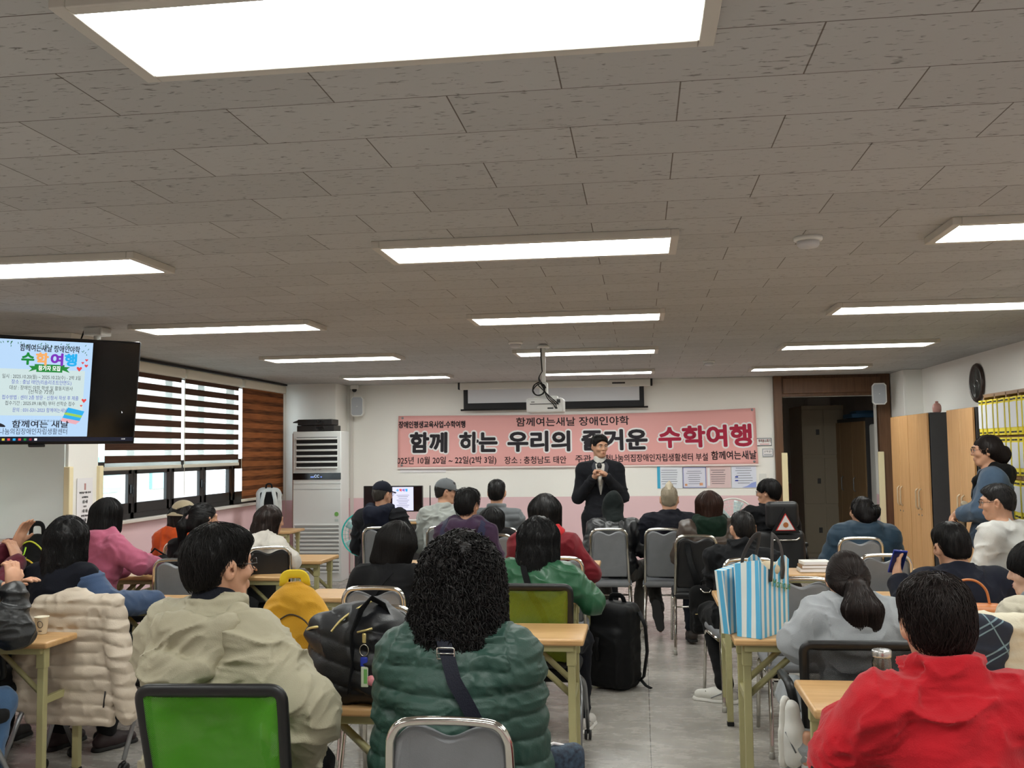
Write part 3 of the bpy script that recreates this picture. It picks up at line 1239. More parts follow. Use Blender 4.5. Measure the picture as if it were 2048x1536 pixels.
    tw = top.get('tw', 1.0)
    g.el(S(0.33), ((0.145 * w + th * 0.8) * tw, 0.112 + th, 0.225 * k), Rl, 0.05)
    g.el(S(0.06 - ln * 0.5), ((0.152 * w + th * 0.8) * tw * top.get('hem', 1.0), 0.130 + th, (0.17 + ln * 0.7) * k), Rl, 0.08)
    g.rc(sh[-1] + vec((0.02, 0, 0)), sh[1] - vec((0.02, 0, 0)), 0.052 + th * 0.6, None, 0.06)
    F.torso = SDF()
    F.torso.ops = list(g.ops)
    cuff = top.get('cuff', 1.0)
    for i in (-1, 1):
        g.rc(N_ - s * 0.035, sh[i], 0.060, 0.054 + th * 0.7, 0.05)
        el_, wr = arms[i]
        if top.get('sleeve', 1):
            l1 = float(np.linalg.norm(el_ - sh[i]))
            l2 = float(np.linalg.norm(wr - el_))
            c = wr + (el_ - wr) * top.get('short', 0.10)
            g.rc(sh[i], el_, ra * 1.10, ra, 0.045, u=(0, l1))
            g.rc(el_, c, ra, ra * 0.78 * cuff, 0.03, u=(l1, l1 + l2))
    if top.get('collar'):
        h_, r_ = top['collar']
        for j in range(3):
            g.to(N_ + s * (0.0 + h_ * j / 2.0) + vec((0, -0.004 + 0.006 * j, 0)), 0.062 + r_, 0.015, Rl, (1.0, 1.05), 0.015)
    hood = top.get('hood')
    if hood == 'down' and not top.get('hoodrgb'):
        add_hood(g, F, top.get('hoodsize', 1.0))
    q = top.get('quilt')
    rgb = top.get('rgb', (40, 40, 44))
    mt = top.get('mat') or cloth('coat %d %d %d' % rgb, rgb, top.get('rough', 0.85), sheen=top.get('sheen', 0.1), bump=top.get('bump', 0.3))
    F.topm = mt
    jk = link(top.get('name', 'jacket'), g.mesh('jacket', vx, wrinkles(top.get('wr', 0.013), top.get('wf', 1.0), int(px) % 23, q, top.get('fine', 0.0))), mt, F.t)
    F.jacket, F.topsdf = jk, g
    if hood == 'point':
        hh = SDF()
        for i in (-1, 1):
            hh.chain([N_ + vec((i * 0.095, 0.06, -0.01)), N_ + vec((i * 0.115, -0.02, 0.02)), N_ + vec((i * 0.110, -0.10, -0.02)), N_ + vec((i * 0.10, -0.165, -0.13))], [0.026, 0.034, 0.040, 0.034], 0.03)
            hh.rc(N_ + vec((i * 0.10, -0.165, -0.13)), N_ + vec((-0.04, -0.195, -0.25)), 0.036, 0.030, 0.02)
        hh.el(N_ + vec((0, -0.135, -0.07)), (0.135, 0.05, 0.125), rotx(0.22), 0.02)
        hh.el(N_ + vec((-0.02, -0.185, -0.16)), (0.11, 0.042, 0.09), rotx(0.15), 0.02)
        link('hood', hh.mesh('hood', vx, wrinkles(0.022, 0.8, 11, None, 0.004)), mt, F.t)
    if hood == 'down' and top.get('hoodrgb'):
        hh = SDF()
        add_hood(hh, F, top.get('hoodsize', 1.0))
        if top.get('hoodfront'):
            for i in (-1, 1):
                hh.chain([N_ + vec((i * 0.085, 0.05, -0.02)), N_ + vec((i * 0.065, 0.10, -0.08)), N_ + vec((i * 0.035, 0.125, -0.20))], [0.03, 0.03, 0.018], 0.02)
        link('hood', hh.mesh('hood', vx, wrinkles(0.012, 1.2, int(py) % 13)), cloth('hood %d %d %d' % top['hoodrgb'], top['hoodrgb']), F.t)
    if top.get('sleevergb'):
        v = SDF()
        for i in (-1, 1):
            el_, wr = arms[i]
            c = wr + (el_ - wr) * 0.08
            v.rc(sh[i] + (el_ - sh[i]) * 0.18, el_, ra * 1.16, ra * 1.07, 0.03)
            v.rc(el_, c, ra * 1.07, ra * 0.86, 0.03)
        link('sleeves', v.mesh('sleeves', vx, wrinkles(0.011, 1.1, 3)), cloth('sleeve %d %d %d' % top['sleevergb'], top['sleevergb']), F.t)
    # ---------------- hair
    if hair:
        make_hair(F, **hair)
    return F


def add_hood(g, F, sz=1.0):
    N_ = F.N
    for i in (-1, 1):
        g.chain([N_ + vec((i * 0.085, 0.05, -0.02)), N_ + vec((i * 0.098, -0.02, 0.02)), N_ + vec((i * 0.075, -0.085 * sz, 0.0)), N_ + vec((0, -0.105 * sz, -0.015))],
                [0.028, 0.038 * sz, 0.042 * sz, 0.044 * sz], 0.03)
    g.el(N_ + vec((0, -0.085 * sz, -0.075 * sz)), (0.115 * sz, 0.055 * sz, 0.095 * sz), rotx(0.25), 0.04)


def hand(b, el_, wr, i, grip=None):
    """palm, four fingers and a thumb at the end of the forearm"""
    f = (wr - el_)
    f = f / np.linalg.norm(f)
    dn = vec((0, 0, -1)) if grip is None or 'n' not in grip else vec(grip['n'])
    n = dn - f * float(dn @ f)
    n = n / (np.linalg.norm(n) + 1e-6)
    sd = np.cross(f, n) * i        # towards the thumb side when the palm faces n
    sd = -sd
    if grip and 'f' in grip:
        f2 = vec(grip['f'])
        f = f2 / np.linalg.norm(f2)
        n = dn - f * float(dn @ f)
        n = n / (np.linalg.norm(n) + 1e-6)
        sd = -np.cross(f, n) * i
    curl = 0.35 if not grip else grip.get('curl', 0.35)
    pc = wr + f * 0.045
    Rm = np.stack([sd, f, n], axis=1)
    b.el(pc, (0.040, 0.052, 0.0165), Rm, 0.02)
    b.rc(wr, pc, 0.025, 0.022, 0.02)
    for q, (o, ln) in enumerate(((0.030, 0.070), (0.010, 0.079), (-0.010, 0.073), (-0.029, 0.058))):
        p0 = wr + f * 0.085 + sd * o
        a1, a2 = curl * 0.6, curl * 1.6
        d1 = f * math.cos(a1) + n * math.sin(a1) + sd * (o * 1.5)
        p1 = p0 + d1 * ln * 0.5
        d2 = f * math.cos(a2) + n * math.sin(a2)
        p2 = p1 + d2 * ln * 0.35
        d3 = f * math.cos(a2 * 1.45) + n * math.sin(a2 * 1.45)
        p3 = p2 + d3 * ln * 0.25
        b.rc(p0 - f * 0.02, p1, 0.0098, 0.0088, 0.006)
        b.rc(p1, p2, 0.0088, 0.0080, 0.004)
        b.rc(p2, p3, 0.0080, 0.0070, 0.004)
    t0 = wr + f * 0.025 + sd * 0.030
    t1 = t0 + f * 0.030 + sd * 0.022 + n * 0.012
    t2 = t1 + f * 0.026 + sd * 0.004 + n * 0.014
    b.rc(wr + f * 0.015 + sd * 0.012, t1, 0.016, 0.0105, 0.012)
    b.rc(t1, t2, 0.0100, 0.0085, 0.004)


def make_shoe(parent, an, fd, rgb, i, soles=None, sc=1.0):
    fd = fd / np.linalg.norm(fd)
    up = vec((0, 0, 1)) if soles is None else vec(soles[0 if i < 0 else 1] or (0, 0, 1))
    up = up - fd * float(up @ fd)
    up /= np.linalg.norm(up)
    sd = np.cross(fd, up)
    o = an - up * 0.10
    pt = lambda x, y, z: o + (sd * x + fd * y) * sc + up * z
    u = SDF()
    u.rc(pt(0, -0.035, 0.045), pt(0, 0.06, 0.045), 0.040, 0.042, 0.03)
    u.rc(pt(0, 0.05, 0.045), pt(-0.004 * i, 0.155, 0.034), 0.042, 0.034, 0.03)
    u.rc(pt(0, -0.01, 0.05), pt(0, 0.0, 0.10), 0.040, 0.038, 0.02)
    u.half(pt(0, 0, 0.018), -up)
    s = link('shoe', u.mesh('shoe', 0.006), mat('shoe %d %d %d' % rgb, rgb, 0.6, var=0.1, bump=0.1), parent)
    m = SDF()
    m.rc(pt(0, -0.04, 0.0), pt(0, 0.06, 0.0), 0.043, 0.045, 0.02)
    m.rc(pt(0, 0.06, 0.0), pt(-0.004 * i, 0.165, 0.0), 0.045, 0.037, 0.02)
    m.half(pt(0, 0, 0.024), up)
    m.half(pt(0, 0, 0.0), -up)
    sr = (222, 220, 214) if sum(rgb) > 330 else (26, 25, 25)
    link('sole', m.mesh('sole', 0.006), mat('sole %d' % sr[0], sr, 0.7), s)
    if sum(rgb) > 330:
        lb = MB()
        for q in range(4):
            y = 0.045 + q * 0.022
            z = 0.090 - q * 0.006
            lb.tube([pt(-0.024, y, z - 0.008), pt(0, y + 0.004, z + 0.001), pt(0.024, y, z - 0.008)], 0.003, 5)
        MB().tube([pt(sx * 0.041, 0.075 - 0.05 * q, 0.030 + 0.028 * q) for sx in (1,) for q in (0, 0.5, 1, 1.5)], 0.006, 6, flat=(1.4, 0.5)).tube([pt(-0.041, 0.075 - 0.05 * q, 0.030 + 0.028 * q) for q in (0, 0.5, 1, 1.5)], 0.006, 6, flat=(1.4, 0.5)).build('side_stripe', mat('shoe stripe', (96, 98, 102), 0.5), s)
        lb.build('shoelaces', mat('shoelace', (60, 60, 62), 0.8), s)


def make_hair(F, style='short', rgb=(24, 21, 20), n=900, length=0.05, r=0.0010, curl=0.0, mess=0.4, vol=0.0, back=0.0, lift=0.004, wave=0.0,
              fall=None, hairline=0.0, lock=0.006, name='hair', whorl=(0, -0.03, 0.12), pony=None, bun=None, cut=None, bang=False, thin=None):
    hp, hs, Rh, vx = F.hp, F.hs, F.Rh, F.vx
    R3 = lambda d: Rh @ vec(d)
    h = SDF()
    v = vol
    tight = 0.003 if style in ('short', 'buzz') and not bang else 0.0
    h.el(hp(0, -0.018, 0.026), (vec((0.080 - tight, 0.101, 0.096)) + v * (0.6 if tight else 1)) * hs, Rh, 0.01)
    if tight:
        h.el(hp(0, 0.0, 0.070), (vec((0.070, 0.088, 0.050)) + v) * hs, Rh, 0.02)
    if style in ('short', 'buzz'):
        h.el(hp(0, -0.052, -0.03), (vec((0.060, 0.047, 0.055)) + v * 0.2) * hs, Rh, 0.03)
        # hairline rises from the nape over the ears to the forehead
        h.half(hp(0, -0.09, -0.068 - back), R3((0, 0.60, -1)))
        h.rc(hp(-0.13, 0.008, -0.028), hp(0.13, 0.008, -0.028), 0.043 * hs, None, 0.01, 's')
        if not bang:
            h.rc(hp(-0.05, 0.118, 0.030 - hairline), hp(0.05, 0.118, 0.030 - hairline), 0.060 * hs, None, 0.015, 's')
    else:
        for (x0, y0, z0, r0), (x1, y1, z1, r1) in (fall or []):
            for i in (-1, 1):
                h.rc(hp(i * x0, y0, z0), hp(i * x1, y1, z1), r0 * hs, r1 * hs, 0.03)
        # leave the face free
        h.el(hp(0, 0.115, -0.045), vec((0.062, 0.075, 0.105)) * hs, Rh, 0.015, 's')
        if cut is not None:
            h.half(hp(0, -0.05, cut), R3((0, 0.15, -1)))
    if pony:
        for a, b, ra, rb in pony:
            h.rc(hp(*a), hp(*b), ra * hs, rb * hs, 0.015)
    if bun:
        h.el(hp(*bun[0]), vec(bun[1]) * hs, Rh, 0.012)
    if thin is not None:
        pass
    sd = int(abs(F.loc[0]) * 97 + abs(F.loc[1]) * 31) % 29
    f_ = vec((22, 22, 7)) if not curl else vec((15, 15, 15))

    def disp(p, u):
        q = (p - F.hc) @ Rh
        w = np.stack([vnoise(q, 12, sd), vnoise(q, 12, sd + 1), q[:, 2] * 0], 1) * 0.05
        return (lock * (0.5 - ridged(q + w, f_ * 1.6, sd + 2)) + lock * 0.5 * (0.5 - vnoise(q, f_ * 3.5, sd + 3))).astype(np.float32)
    me = h.mesh('hair', min(vx, 0.007), disp)
    V = np.zeros(len(me.vertices) * 3, dtype=np.float32)
    me.vertices.foreach_get('co', V)
    V = V.reshape(-1, 3)
    Fq = np.zeros(len(me.polygons) * 4, dtype=np.int32)
    me.polygons.foreach_get('vertices', Fq)
    Fq = Fq.reshape(-1, 4)
    rng = np.random.RandomState(sd + 3)
    if n:
        g0 = h.grad(V)
        up = g0 @ R3((0, 0, 1))
        okv = np.nonzero(up > -0.5)[0]
        st = V[rng.choice(okv, n)].copy()
        nst = 9 if not curl else 22
        step = length / nst
        paths = np.zeros((n, nst + 1, 3), dtype=np.float32)
        wh = hp(*whorl)
        lf = rng.rand(n, 1).astype(np.float32) * lift
        jit = (rng.rand(n, 3).astype(np.float32) - 0.5) * mess
        L_ = (0.6 + 0.6 * rng.rand(n, 1)).astype(np.float32)
        p = st
        prev = None
        tied = hp(*pony[0][0]) if (pony and style == 'tied') else None
        for q in range(nst + 1):
            g = h.grad(p)
            d = h.ev(p)[:, None]
            p = p - g * np.clip(d - lf, -0.02, 0.02)
            paths[:, q] = p
            rr = p - wh
            rr /= np.linalg.norm(rr, axis=1, keepdims=True) + 1e-6
            hz = ((p - F.hc) @ R3((0, 0, 1)))[:, None] / hs
            wg = np.clip((hz - 0.02) / 0.08, 0, 1)
            dv = rr * wg + vec((0, 0, -1)) * (1.05 - wg * 0.7) + jit
            if tied is not None:
                tt = tied - p
                dist = np.linalg.norm(tt, axis=1, keepdims=True)
                rel = ((p - tied) @ R3((0, 0, 1)))[:, None]
                tw_ = np.clip(dist / 0.03, 0, 1) * (rel > -0.01)
                dv = dv * (1 - tw_) + tt / (dist + 1e-6) * tw_
            if wave:
                dv[:, :1] += wave * np.sin(p[:, 2:3] * 70 + jit[:, :1] * 14)
                dv[:, 1:2] += wave * 0.6 * np.cos(p[:, 2:3] * 60 + jit[:, 1:2] * 14)
            dv = dv - g * np.sum(dv * g, axis=1, keepdims=True)
            dv /= np.linalg.norm(dv, axis=1, keepdims=True) + 1e-6
            if prev is not None:
                dv = dv * 0.6 + prev * 0.4
            prev = dv
            p = p + dv * step * L_
        if curl:
            ph = rng.rand(n, 1) * 6.28
            tt = np.arange(nst + 1)[None, :] * (step / curl[1]) * 6.28 + ph
            am = curl[0] * np.clip(np.arange(nst + 1) / 5.0, 0, 1)[None, :]
            ax = vec(rng.randn(n, 3))
            ax /= np.linalg.norm(ax, axis=1, keepdims=True)
            ay = np.cross(ax, vec(rng.randn(n, 3)))
            ay /= np.linalg.norm(ay, axis=1, keepdims=True)
            paths = paths + ax[:, None, :] * (am * np.cos(tt))[:, :, None] + ay[:, None, :] * (am * np.sin(tt))[:, :, None]
        SV, SF = strand_tubes(paths.astype(np.float32), r, r * 0.45)
        Fq = np.concatenate([Fq, SF + len(V)])
        V = np.concatenate([V, SV])
    o = link(name, npmesh(name, V, Fq), hair_mat(rgb), F.t)
    F.hairsdf = h
    return o


def glasses(F, rgb=(20, 18, 18), rim=0.0016, w=0.024, h=0.018):
    hp = F.hp
    m = MB()
    for i in (-1, 1):
        pts = [hp(i * 0.033 + w * math.cos(t), 0.103 - 0.010 * abs(math.cos(t)) * (1 if math.cos(t) * i > 0 else 0), 0.010 + h * math.sin(t)) for t in np.linspace(0, 2 * PI, 16, endpoint=False)]
        m.tube(pts, rim, 6, closed=True)
        m.tube([hp(i * 0.057, 0.095, 0.014), hp(i * 0.078, 0.07, 0.014), hp(i * 0.083, 0.0, 0.012), hp(i * 0.080, -0.012, 0.0)], rim, 6)
    m.tube([hp(-0.010, 0.104, 0.014), hp(0, 0.108, 0.017), hp(0.010, 0.104, 0.014)], rim, 6)
    return m.build('glasses', mat('glasses frame %d' % rgb[0], rgb, 0.3), F.t)


def strap(F, pts, width=0.035, m=None, name='strap', sdf=None, off=0.004, n=26):
    """a flat strap laid over the garment along a polyline (figure coordinates)"""
    sdf = sdf or F.topsdf
    pts = [vec(p) for p in pts]
    seg = []
    for a, b in zip(pts[:-1], pts[1:]):
        for t in np.linspace(0, 1, n, endpoint=False):
            seg.append(a + (b - a) * t)
    seg.append(pts[-1])
    c = np.array(seg, dtype=np.float32)
    for _ in range(5):
        g = sdf.grad(c, 0.02)
        c = c - g * np.clip(sdf.ev(c) - off - 0.006, -0.02, 0.02)[:, None]
    for _ in range(3):
        c[1:-1] = (c[:-2] + c[1:-1] * 2 + c[2:]) / 4
    g = sdf.grad(c, 0.02)
    d = np.gradient(c, axis=0)
    d /= np.linalg.norm(d, axis=1, keepdims=True) + 1e-9
    sd = np.cross(d, g)
    sd /= np.linalg.norm(sd, axis=1, keepdims=True) + 1e-9
    V, Fc = [], []
    for i in range(len(c)):
        for a, b in ((-1, -1), (1, -1), (1, 1), (-1, 1)):
            V.append(c[i] + sd[i] * a * width / 2 + g[i] * b * 0.002)
    for i in range(len(c) - 1):
        for j in range(4):
            Fc.append((i * 4 + j, i * 4 + (j + 1) % 4, i * 4 + 4 + (j + 1) % 4, i * 4 + 4 + j))
    return link(name, npmesh(name, V, Fc, False), m or cloth('black strap', (28, 28, 32)), F.t)


def cap(F, rgb, logo=None, back=False):
    hp, hs, Rh = F.hp, F.hs, F.Rh
    h = SDF()
    h.el(hp(0, -0.012, 0.045), vec((0.087, 0.106, 0.090)) * hs, Rh, 0.01)
    h.half(hp(0, 0, 0.030), Rh @ vec((0, -0.12, -1)))
    o = link('cap', h.mesh('cap', min(F.vx, 0.006)), cloth('cap %d %d %d' % rgb, rgb), F.t)
    b = MB()

    def br(u, v):
        a = (u - 0.5) * 2
        y = 0.085 + v * 0.075 * (1 - 0.45 * a * a) - 0.022 * a * a
        return Vector(hp(a * 0.070, y, 0.040 - 0.012 * a * a - v * 0.012).tolist())
    b.grid(br, 12, 4)
    b.build('brim', cloth('brim %d %d %d' % rgb, tuple(int(x * 0.7) for x in rgb)), o, thick=0.004)
    MB().lathe([(0.001, 0.006), (0.007, 0.004), (0.008, 0.0)], hp(0, -0.012, 0.134), 10).build('cap_button', cloth('cap %d %d %d' % rgb, rgb), o)
    return o
# ------------------------------------------------------------------ who sits where
LEATHER = mat('black leather', (20, 21, 23), 0.40, var=0.15, bump=0.25, bscale=120)
LEATHERG = mat('green leather', (44, 92, 64), 0.36, var=0.1, bump=0.2, bscale=120)
LEATHERB = mat('brown leather', (74, 62, 54), 0.42, var=0.2, bump=0.25, bscale=90)
NYLONK = mat('khaki nylon', (164, 157, 134), 0.7, var=0.05, bump=0.25, bscale=300)
NYLONG = mat('green padded nylon', (38, 68, 59), 0.5, var=0.08, bump=0.2, bscale=200)
REDCL = cloth('red fleece', (204, 20, 36), 0.9)
BLACKC = cloth('black knit', (24, 24, 26), 0.9)

BOBFALL = [((0.045, -0.02, 0.02, 0.075), (0.062, 0.0, -0.10, 0.052)), ((0.03, -0.06, 0.0, 0.07), (0.035, -0.07, -0.11, 0.055))]
LONGFALL = BOBFALL + [((0.045, -0.07, -0.10, 0.055), (0.05, -0.10, -0.26, 0.042)), ((0.0, -0.08, -0.10, 0.055), (0.01, -0.11, -0.28, 0.042))]
MIDFALL = BOBFALL + [((0.055, -0.05, -0.08, 0.055), (0.075, -0.06, -0.19, 0.045)), ((0.0, -0.08, -0.08, 0.055), (0.015, -0.10, -0.20, 0.048))]

# standing speaker
sp = person('person in dark suit and white turtleneck standing at the front with a microphone', 1199, 871, 10.2, yaw=184, lean=2, stand=True,
            head=(24, 10, 2), w=1.12, L=((-0.235, 0.03, 1.15), (-0.045, 0.25, 1.385)), R=((0.235, 0.02, 1.14), (0.065, 0.235, 1.365)), face=True, vox=0.0075,
            top=dict(rgb=(44, 46, 54), th=0.022, wr=0.010, len=0.16, name='suit_jacket', arm=0.050, tw=1.0), pants=(36, 38, 44), shoe=(24, 22, 22),
            hair=dict(style='short', rgb=(18, 16, 16), n=700, length=0.05, vol=0.004, lift=0.006, lock=0.004),
            grip=({'n': (1, 0.3, 0), 'f': (0.75, 0.25, 0.55), 'curl': 0.95}, {'n': (-1, 0.3, 0), 'f': (-0.75, 0.25, 0.55), 'curl': 0.95}))
tn = SDF()
tn.rc(sp.N - sp.s * 0.05 + vec((0, 0.01, 0)), sp.N + sp.s * 0.035 + vec((0, 0.006, 0)), 0.072, 0.066, 0.02)
link('turtleneck', tn.mesh('turtleneck', 0.006), cloth('white knit', (226, 222, 214)), sp.t)
sh_ = MB()
zz = [1.49, 1.42, 1.34, 1.26, 1.18]
ww = [0.065, 0.058, 0.045, 0.028, 0.006]


def shirt_front(u, v):
    z = 1.50 - 0.32 * v
    wd = 0.046 * (1 - v) ** 0.8 + 0.003
    return Vector(((u - 0.5) * 2 * wd, 0.0, z))


def project(sdf, m, off, it=6):
    """lay a mesh's vertices on a garment surface, seen from its front"""
    n = len(m.vertices)
    v = np.zeros(n * 3, dtype=np.float32)
    m.vertices.foreach_get('co', v)
    v = v.reshape(-1, 3)
    v[:, 1] += 0.22
    for _ in range(30):
        v[:, 1] -= np.clip(sdf.ev(v) - off, -0.03, 0.05) * 0.8
    m.vertices.foreach_set('co', v.ravel())
    m.update()


sh_.grid(shirt_front, 8, 14)
so = sh_.build('shirt_front', cloth('white knit', (226, 222, 214)), sp.t)
project(sp.torso, so.data, 0.010)
lp = MB()
for i in (-1, 1):
    lp.grid(lambda u, v, i=i: Vector((i * ((0.047 * (1 - v) ** 0.8 + 0.004) + u * (0.050 * (1 - v) * min(1, v * 5 + 0.3))), 0.0, 1.515 - 0.33 * v)), 4, 14)
lo_ = lp.build('lapels', cloth('suit lapel', (58, 60, 68), 0.7), sp.t)
project(sp.torso, lo_.data, 0.014)

# standing woman by the rack
wo = person('person standing in blue denim jacket with black hood, beside the document rack', 1972, 872, 7.75, yaw=72, lean=-2, stand=True,
            head=(6, 4, 0), w=1.12, L=((-0.23, 0.06, 1.16), (-0.03, 0.24, 1.12)), R=((0.23, 0.06, 1.15), (0.05, 0.25, 1.10)), face=True,
            top=dict(rgb=(74, 96, 120), th=0.03, wr=0.016, len=0.02, name='denim_jacket', arm=0.066, short=0.30, hood='down', hoodrgb=(24, 24, 26), hoodfront=1, hoodsize=1.05), pants=(26, 26, 28),
            hair=dict(style='long', rgb=(30, 22, 20), n=1100, length=0.10, fall=[((0.03, -0.04, 0.0, 0.065), (0.02, -0.09, -0.06, 0.05))], bun=((0, -0.125, -0.03), (0.05, 0.04, 0.055)), mess=0.25, lock=0.003),
            grip=({'n': (0.8, 0.2, -0.4), 'f': (0.85, 0.4, -0.3), 'curl': 0.8}, {'n': (-0.8, 0.2, -0.4), 'f': (-0.85, 0.4, -0.3), 'curl': 0.8}))
glasses(wo, (60, 50, 46), 0.0013)
tb = SDF()
tb.bx(vec((0.0, 0.205, 1.05)), (0.065, 0.022, 0.17), 0.02, rotx(0.12))
o = link('folded_cardigan', tb.mesh('folded_cardigan', 0.007, wrinkles(0.014, 1.4, 2)), cloth('beige knit', (186, 170, 144)), None)
o.location, o.rotation_euler = wo.t.location, wo.t.rotation_euler
tag(o, 'beige cardigan hanging over the clasped hands of the standing denim jacket person', 'cardigan')

# front row, left to right
f3 = person('person in navy baseball cap and dark hooded jacket sitting before the monitor', 765, 966, 9.3, yaw=-8, head=(-24, 4, 0), lean=6, w=1.12,
            top=dict(rgb=(34, 36, 42), th=0.04, wr=0.022, hood='down', hoodrgb=(34, 40, 66), hoodsize=1.25, arm=0.07),
            hair=dict(style='short', rgb=(56, 52, 48), n=300, length=0.03))
cap(f3, (30, 36, 58)); glasses(f3)
f4 = person('person in a grey baseball cap and pale grey jacket, head turned in profile', 893, 961, 9.4, yaw=-14, head=(-62, 6, 0), lean=12, w=1.1, face=True,
            top=dict(rgb=(184, 188, 182), th=0.035, wr=0.026, collar=(0.03, 0.012)), hair=dict(style='short', rgb=(28, 25, 24), n=200, length=0.03))
cap(f4, (118, 122, 126)); glasses(f4)
lg = text_obj('Z', 0.05, mat('white cap print', (226, 226, 226), 0.7), frame_mat(f4.hp(0.028, 0.103, 0.085), f4.Rh @ vec((1, -0.25, 0)), f4.Rh @ vec((0, -0.3, 1))), f4.t, name='cap_print', align='CENTER', offset=0.002)
f5 = person('person with short black hair in a grey quilted jacket with a black cross strap', 993, 962, 9.2, yaw=0, lean=6, w=1.12,
            top=dict(rgb=(112, 116, 120), th=0.032, wr=0.012, quilt=(0.012, 0.062), collar=(0.04, 0.012), rough=0.6),
            hair=dict(style='short', rgb=(20, 18, 18), n=500, length=0.05, vol=0.006))
strap(f5, [f5.S(0.50) + vec((-0.06, -0.05, 0)), f5.S(0.40) + vec((0.05, -0.14, 0)), f5.S(0.22) + vec((0.18, -0.12, 0))], 0.03)
f9 = person('hunched person with dark green hood pulled up and black leather jacket', 1228, 992, 9.27, yaw=8, head=(-12, 18, 6), lean=16, slump=0.8, w=1.12,
            top=dict(mat=LEATHER, th=0.035, wr=0.02), pants=(88, 84, 78), shoe=(206, 200, 186), knees=((-0.10, 0.42, 0.53), (0.30, 0.40, 0.53)),
            feet=(((-0.05, 0.30, 0.10), (0.0, 1, 0)), ((0.20, 0.12, 0.10), (0.5, 1, 0))))
hd = SDF()
hd.el(f9.hp(0, -0.02, 0.022), vec((0.098, 0.122, 0.118)), f9.Rh, 0.02)
hd.el(f9.hp(0, -0.06, 0.075), vec((0.06, 0.07, 0.075)), f9.Rh, 0.04)
hd.rc(f9.hp(0, -0.03, -0.04), f9.N + vec((0, -0.03, -0.02)), 0.09, 0.105, 0.04)
hd.el(f9.hp(0, 0.13, -0.01), vec((0.07, 0.08, 0.10)), f9.Rh, 0.02, 's')
link('hood', hd.mesh('hood', 0.008, wrinkles(0.008, 1.0, 4)), cloth('hood green black', (26, 38, 36)), f9.t)
f10 = person('person with cropped pale hair rising in a ridge, wearing a navy jacket', 1338, 974, 9.1, yaw=-2, head=(0, 2, 0), lean=5, w=1.15, neck=1.15,
             top=dict(rgb=(34, 36, 50), th=0.035, wr=0.018, collar=(0.035, 0.008), tw=1.05, fine=0.004), pants=(60, 58, 56), shoe=(34, 32, 30),
             knees=((-0.2, 0.40, 0.53), (0.2, 0.42, 0.53)), feet=(((-0.12, -0.08, 0.21), (0.14, -0.25, -0.96)), ((0.22, 0.32, 0.10), (0.1, 1, 0))), soles=((0.1, 1, -0.25), (0, 0, 1)),
             hair=dict(style='buzz', rgb=(150, 138, 118), n=900, length=0.012, r=0.0011, vol=-0.004, lock=0.003))
mk = SDF()
mk.chain([f10.hp(0, 0.08, 0.095), f10.hp(0.002, 0.03, 0.125), f10.hp(0, -0.03, 0.118), f10.hp(0, -0.08, 0.085)], [0.014, 0.028, 0.030, 0.018], 0.02)
mk.rc(f10.hp(0, 0.02, 0.115), f10.hp(0.004, 0.0, 0.165), 0.036, 0.008, 0.02)
link('hair_ridge', mk.mesh('hair_ridge', 0.005), hair_mat((176, 164, 142)), f10.t)
f11 = person('person with chestnut bob, brown leather jacket and green hood', 1416, 984, 8.5, yaw=6, head=(12, 2, 0), lean=6, w=1.1,
             top=dict(mat=LEATHERB, th=0.035, wr=0.02, hood='down', hoodrgb=(26, 62, 44), hoodsize=1.15), pants=(38, 44, 60), shoe=(52, 44, 40),
             feet=(((-0.16, 0.12, 0.12), (0, 1, 0)), ((0.1, 0.3, 0.1), (0, 1, 0))),
             hair=dict(style='long', rgb=(56, 34, 26), n=1100, length=0.14, fall=BOBFALL, cut=-0.115, vol=0.006, mess=0.2, lock=0.003))
f12 = person('person with black hair and glasses looking left, sitting in the power wheelchair', 1535, 962, 9.6, yaw=10, head=(58, 4, 0), lean=3, w=1.15, face=True, zp=0.56,
             top=dict(rgb=(26, 26, 30), th=0.04, wr=0.02, collar=(0.03, 0.012)), hair=dict(style='short', rgb=(20, 18, 19), n=900, length=0.07, vol=0.012, bang=True, lift=0.008))
glasses(f12, (46, 42, 42))

# second row
f6 = person('person with tousled black hair in a purple hooded jacket with navy backpack straps', 935, 982, 7.7, yaw=-8, head=(-14, 2, 0), lean=6, w=1.08,
            top=dict(rgb=(66, 44, 72), th=0.035, wr=0.02, hood='down', hoodsize=1.25), hair=dict(style='short', rgb=(22, 21, 22), n=1100, length=0.06, vol=0.013, lift=0.014, mess=0.9, back=0.01))
for i in (-1, 1):
    strap(f6, [f6.S(0.50) + vec((i * 0.13, 0.02, 0.03)), f6.S(0.42) + vec((i * 0.14, -0.12, 0)), f6.S(0.20) + vec((i * 0.15, -0.17, 0))], 0.06, cloth('navy webbing', (40, 44, 76)), 'backpack_strap')
f7 = person('small person with long straight black hair between the purple jacket and the grey quilted jacket', 984, 1014, 8.5, yaw=4, lean=4, w=0.85, hs=0.93,
            top=dict(rgb=(34, 28, 32), th=0.025, collar=(0.03, 0.01)), hair=dict(style='long', rgb=(20, 19, 20), n=900, length=0.34, fall=LONGFALL, mess=0.12, lock=0.003))
f8 = person('person with a black bob in a dark red jacket with a bright red hood', 1091, 992, 6.85, yaw=-10, head=(-6, 3, 0), lean=8, w=1.05,
            top=dict(rgb=(128, 24, 36), th=0.03, wr=0.016, hood='down', hoodrgb=(206, 22, 30), hoodsize=1.1), R=((0.30, 0.14, 0.80), (0.14, 0.38, 0.79)),
            hair=dict(style='long', rgb=(22, 20, 20), n=1200, length=0.13, fall=BOBFALL, cut=-0.105, vol=0.010, mess=0.25))
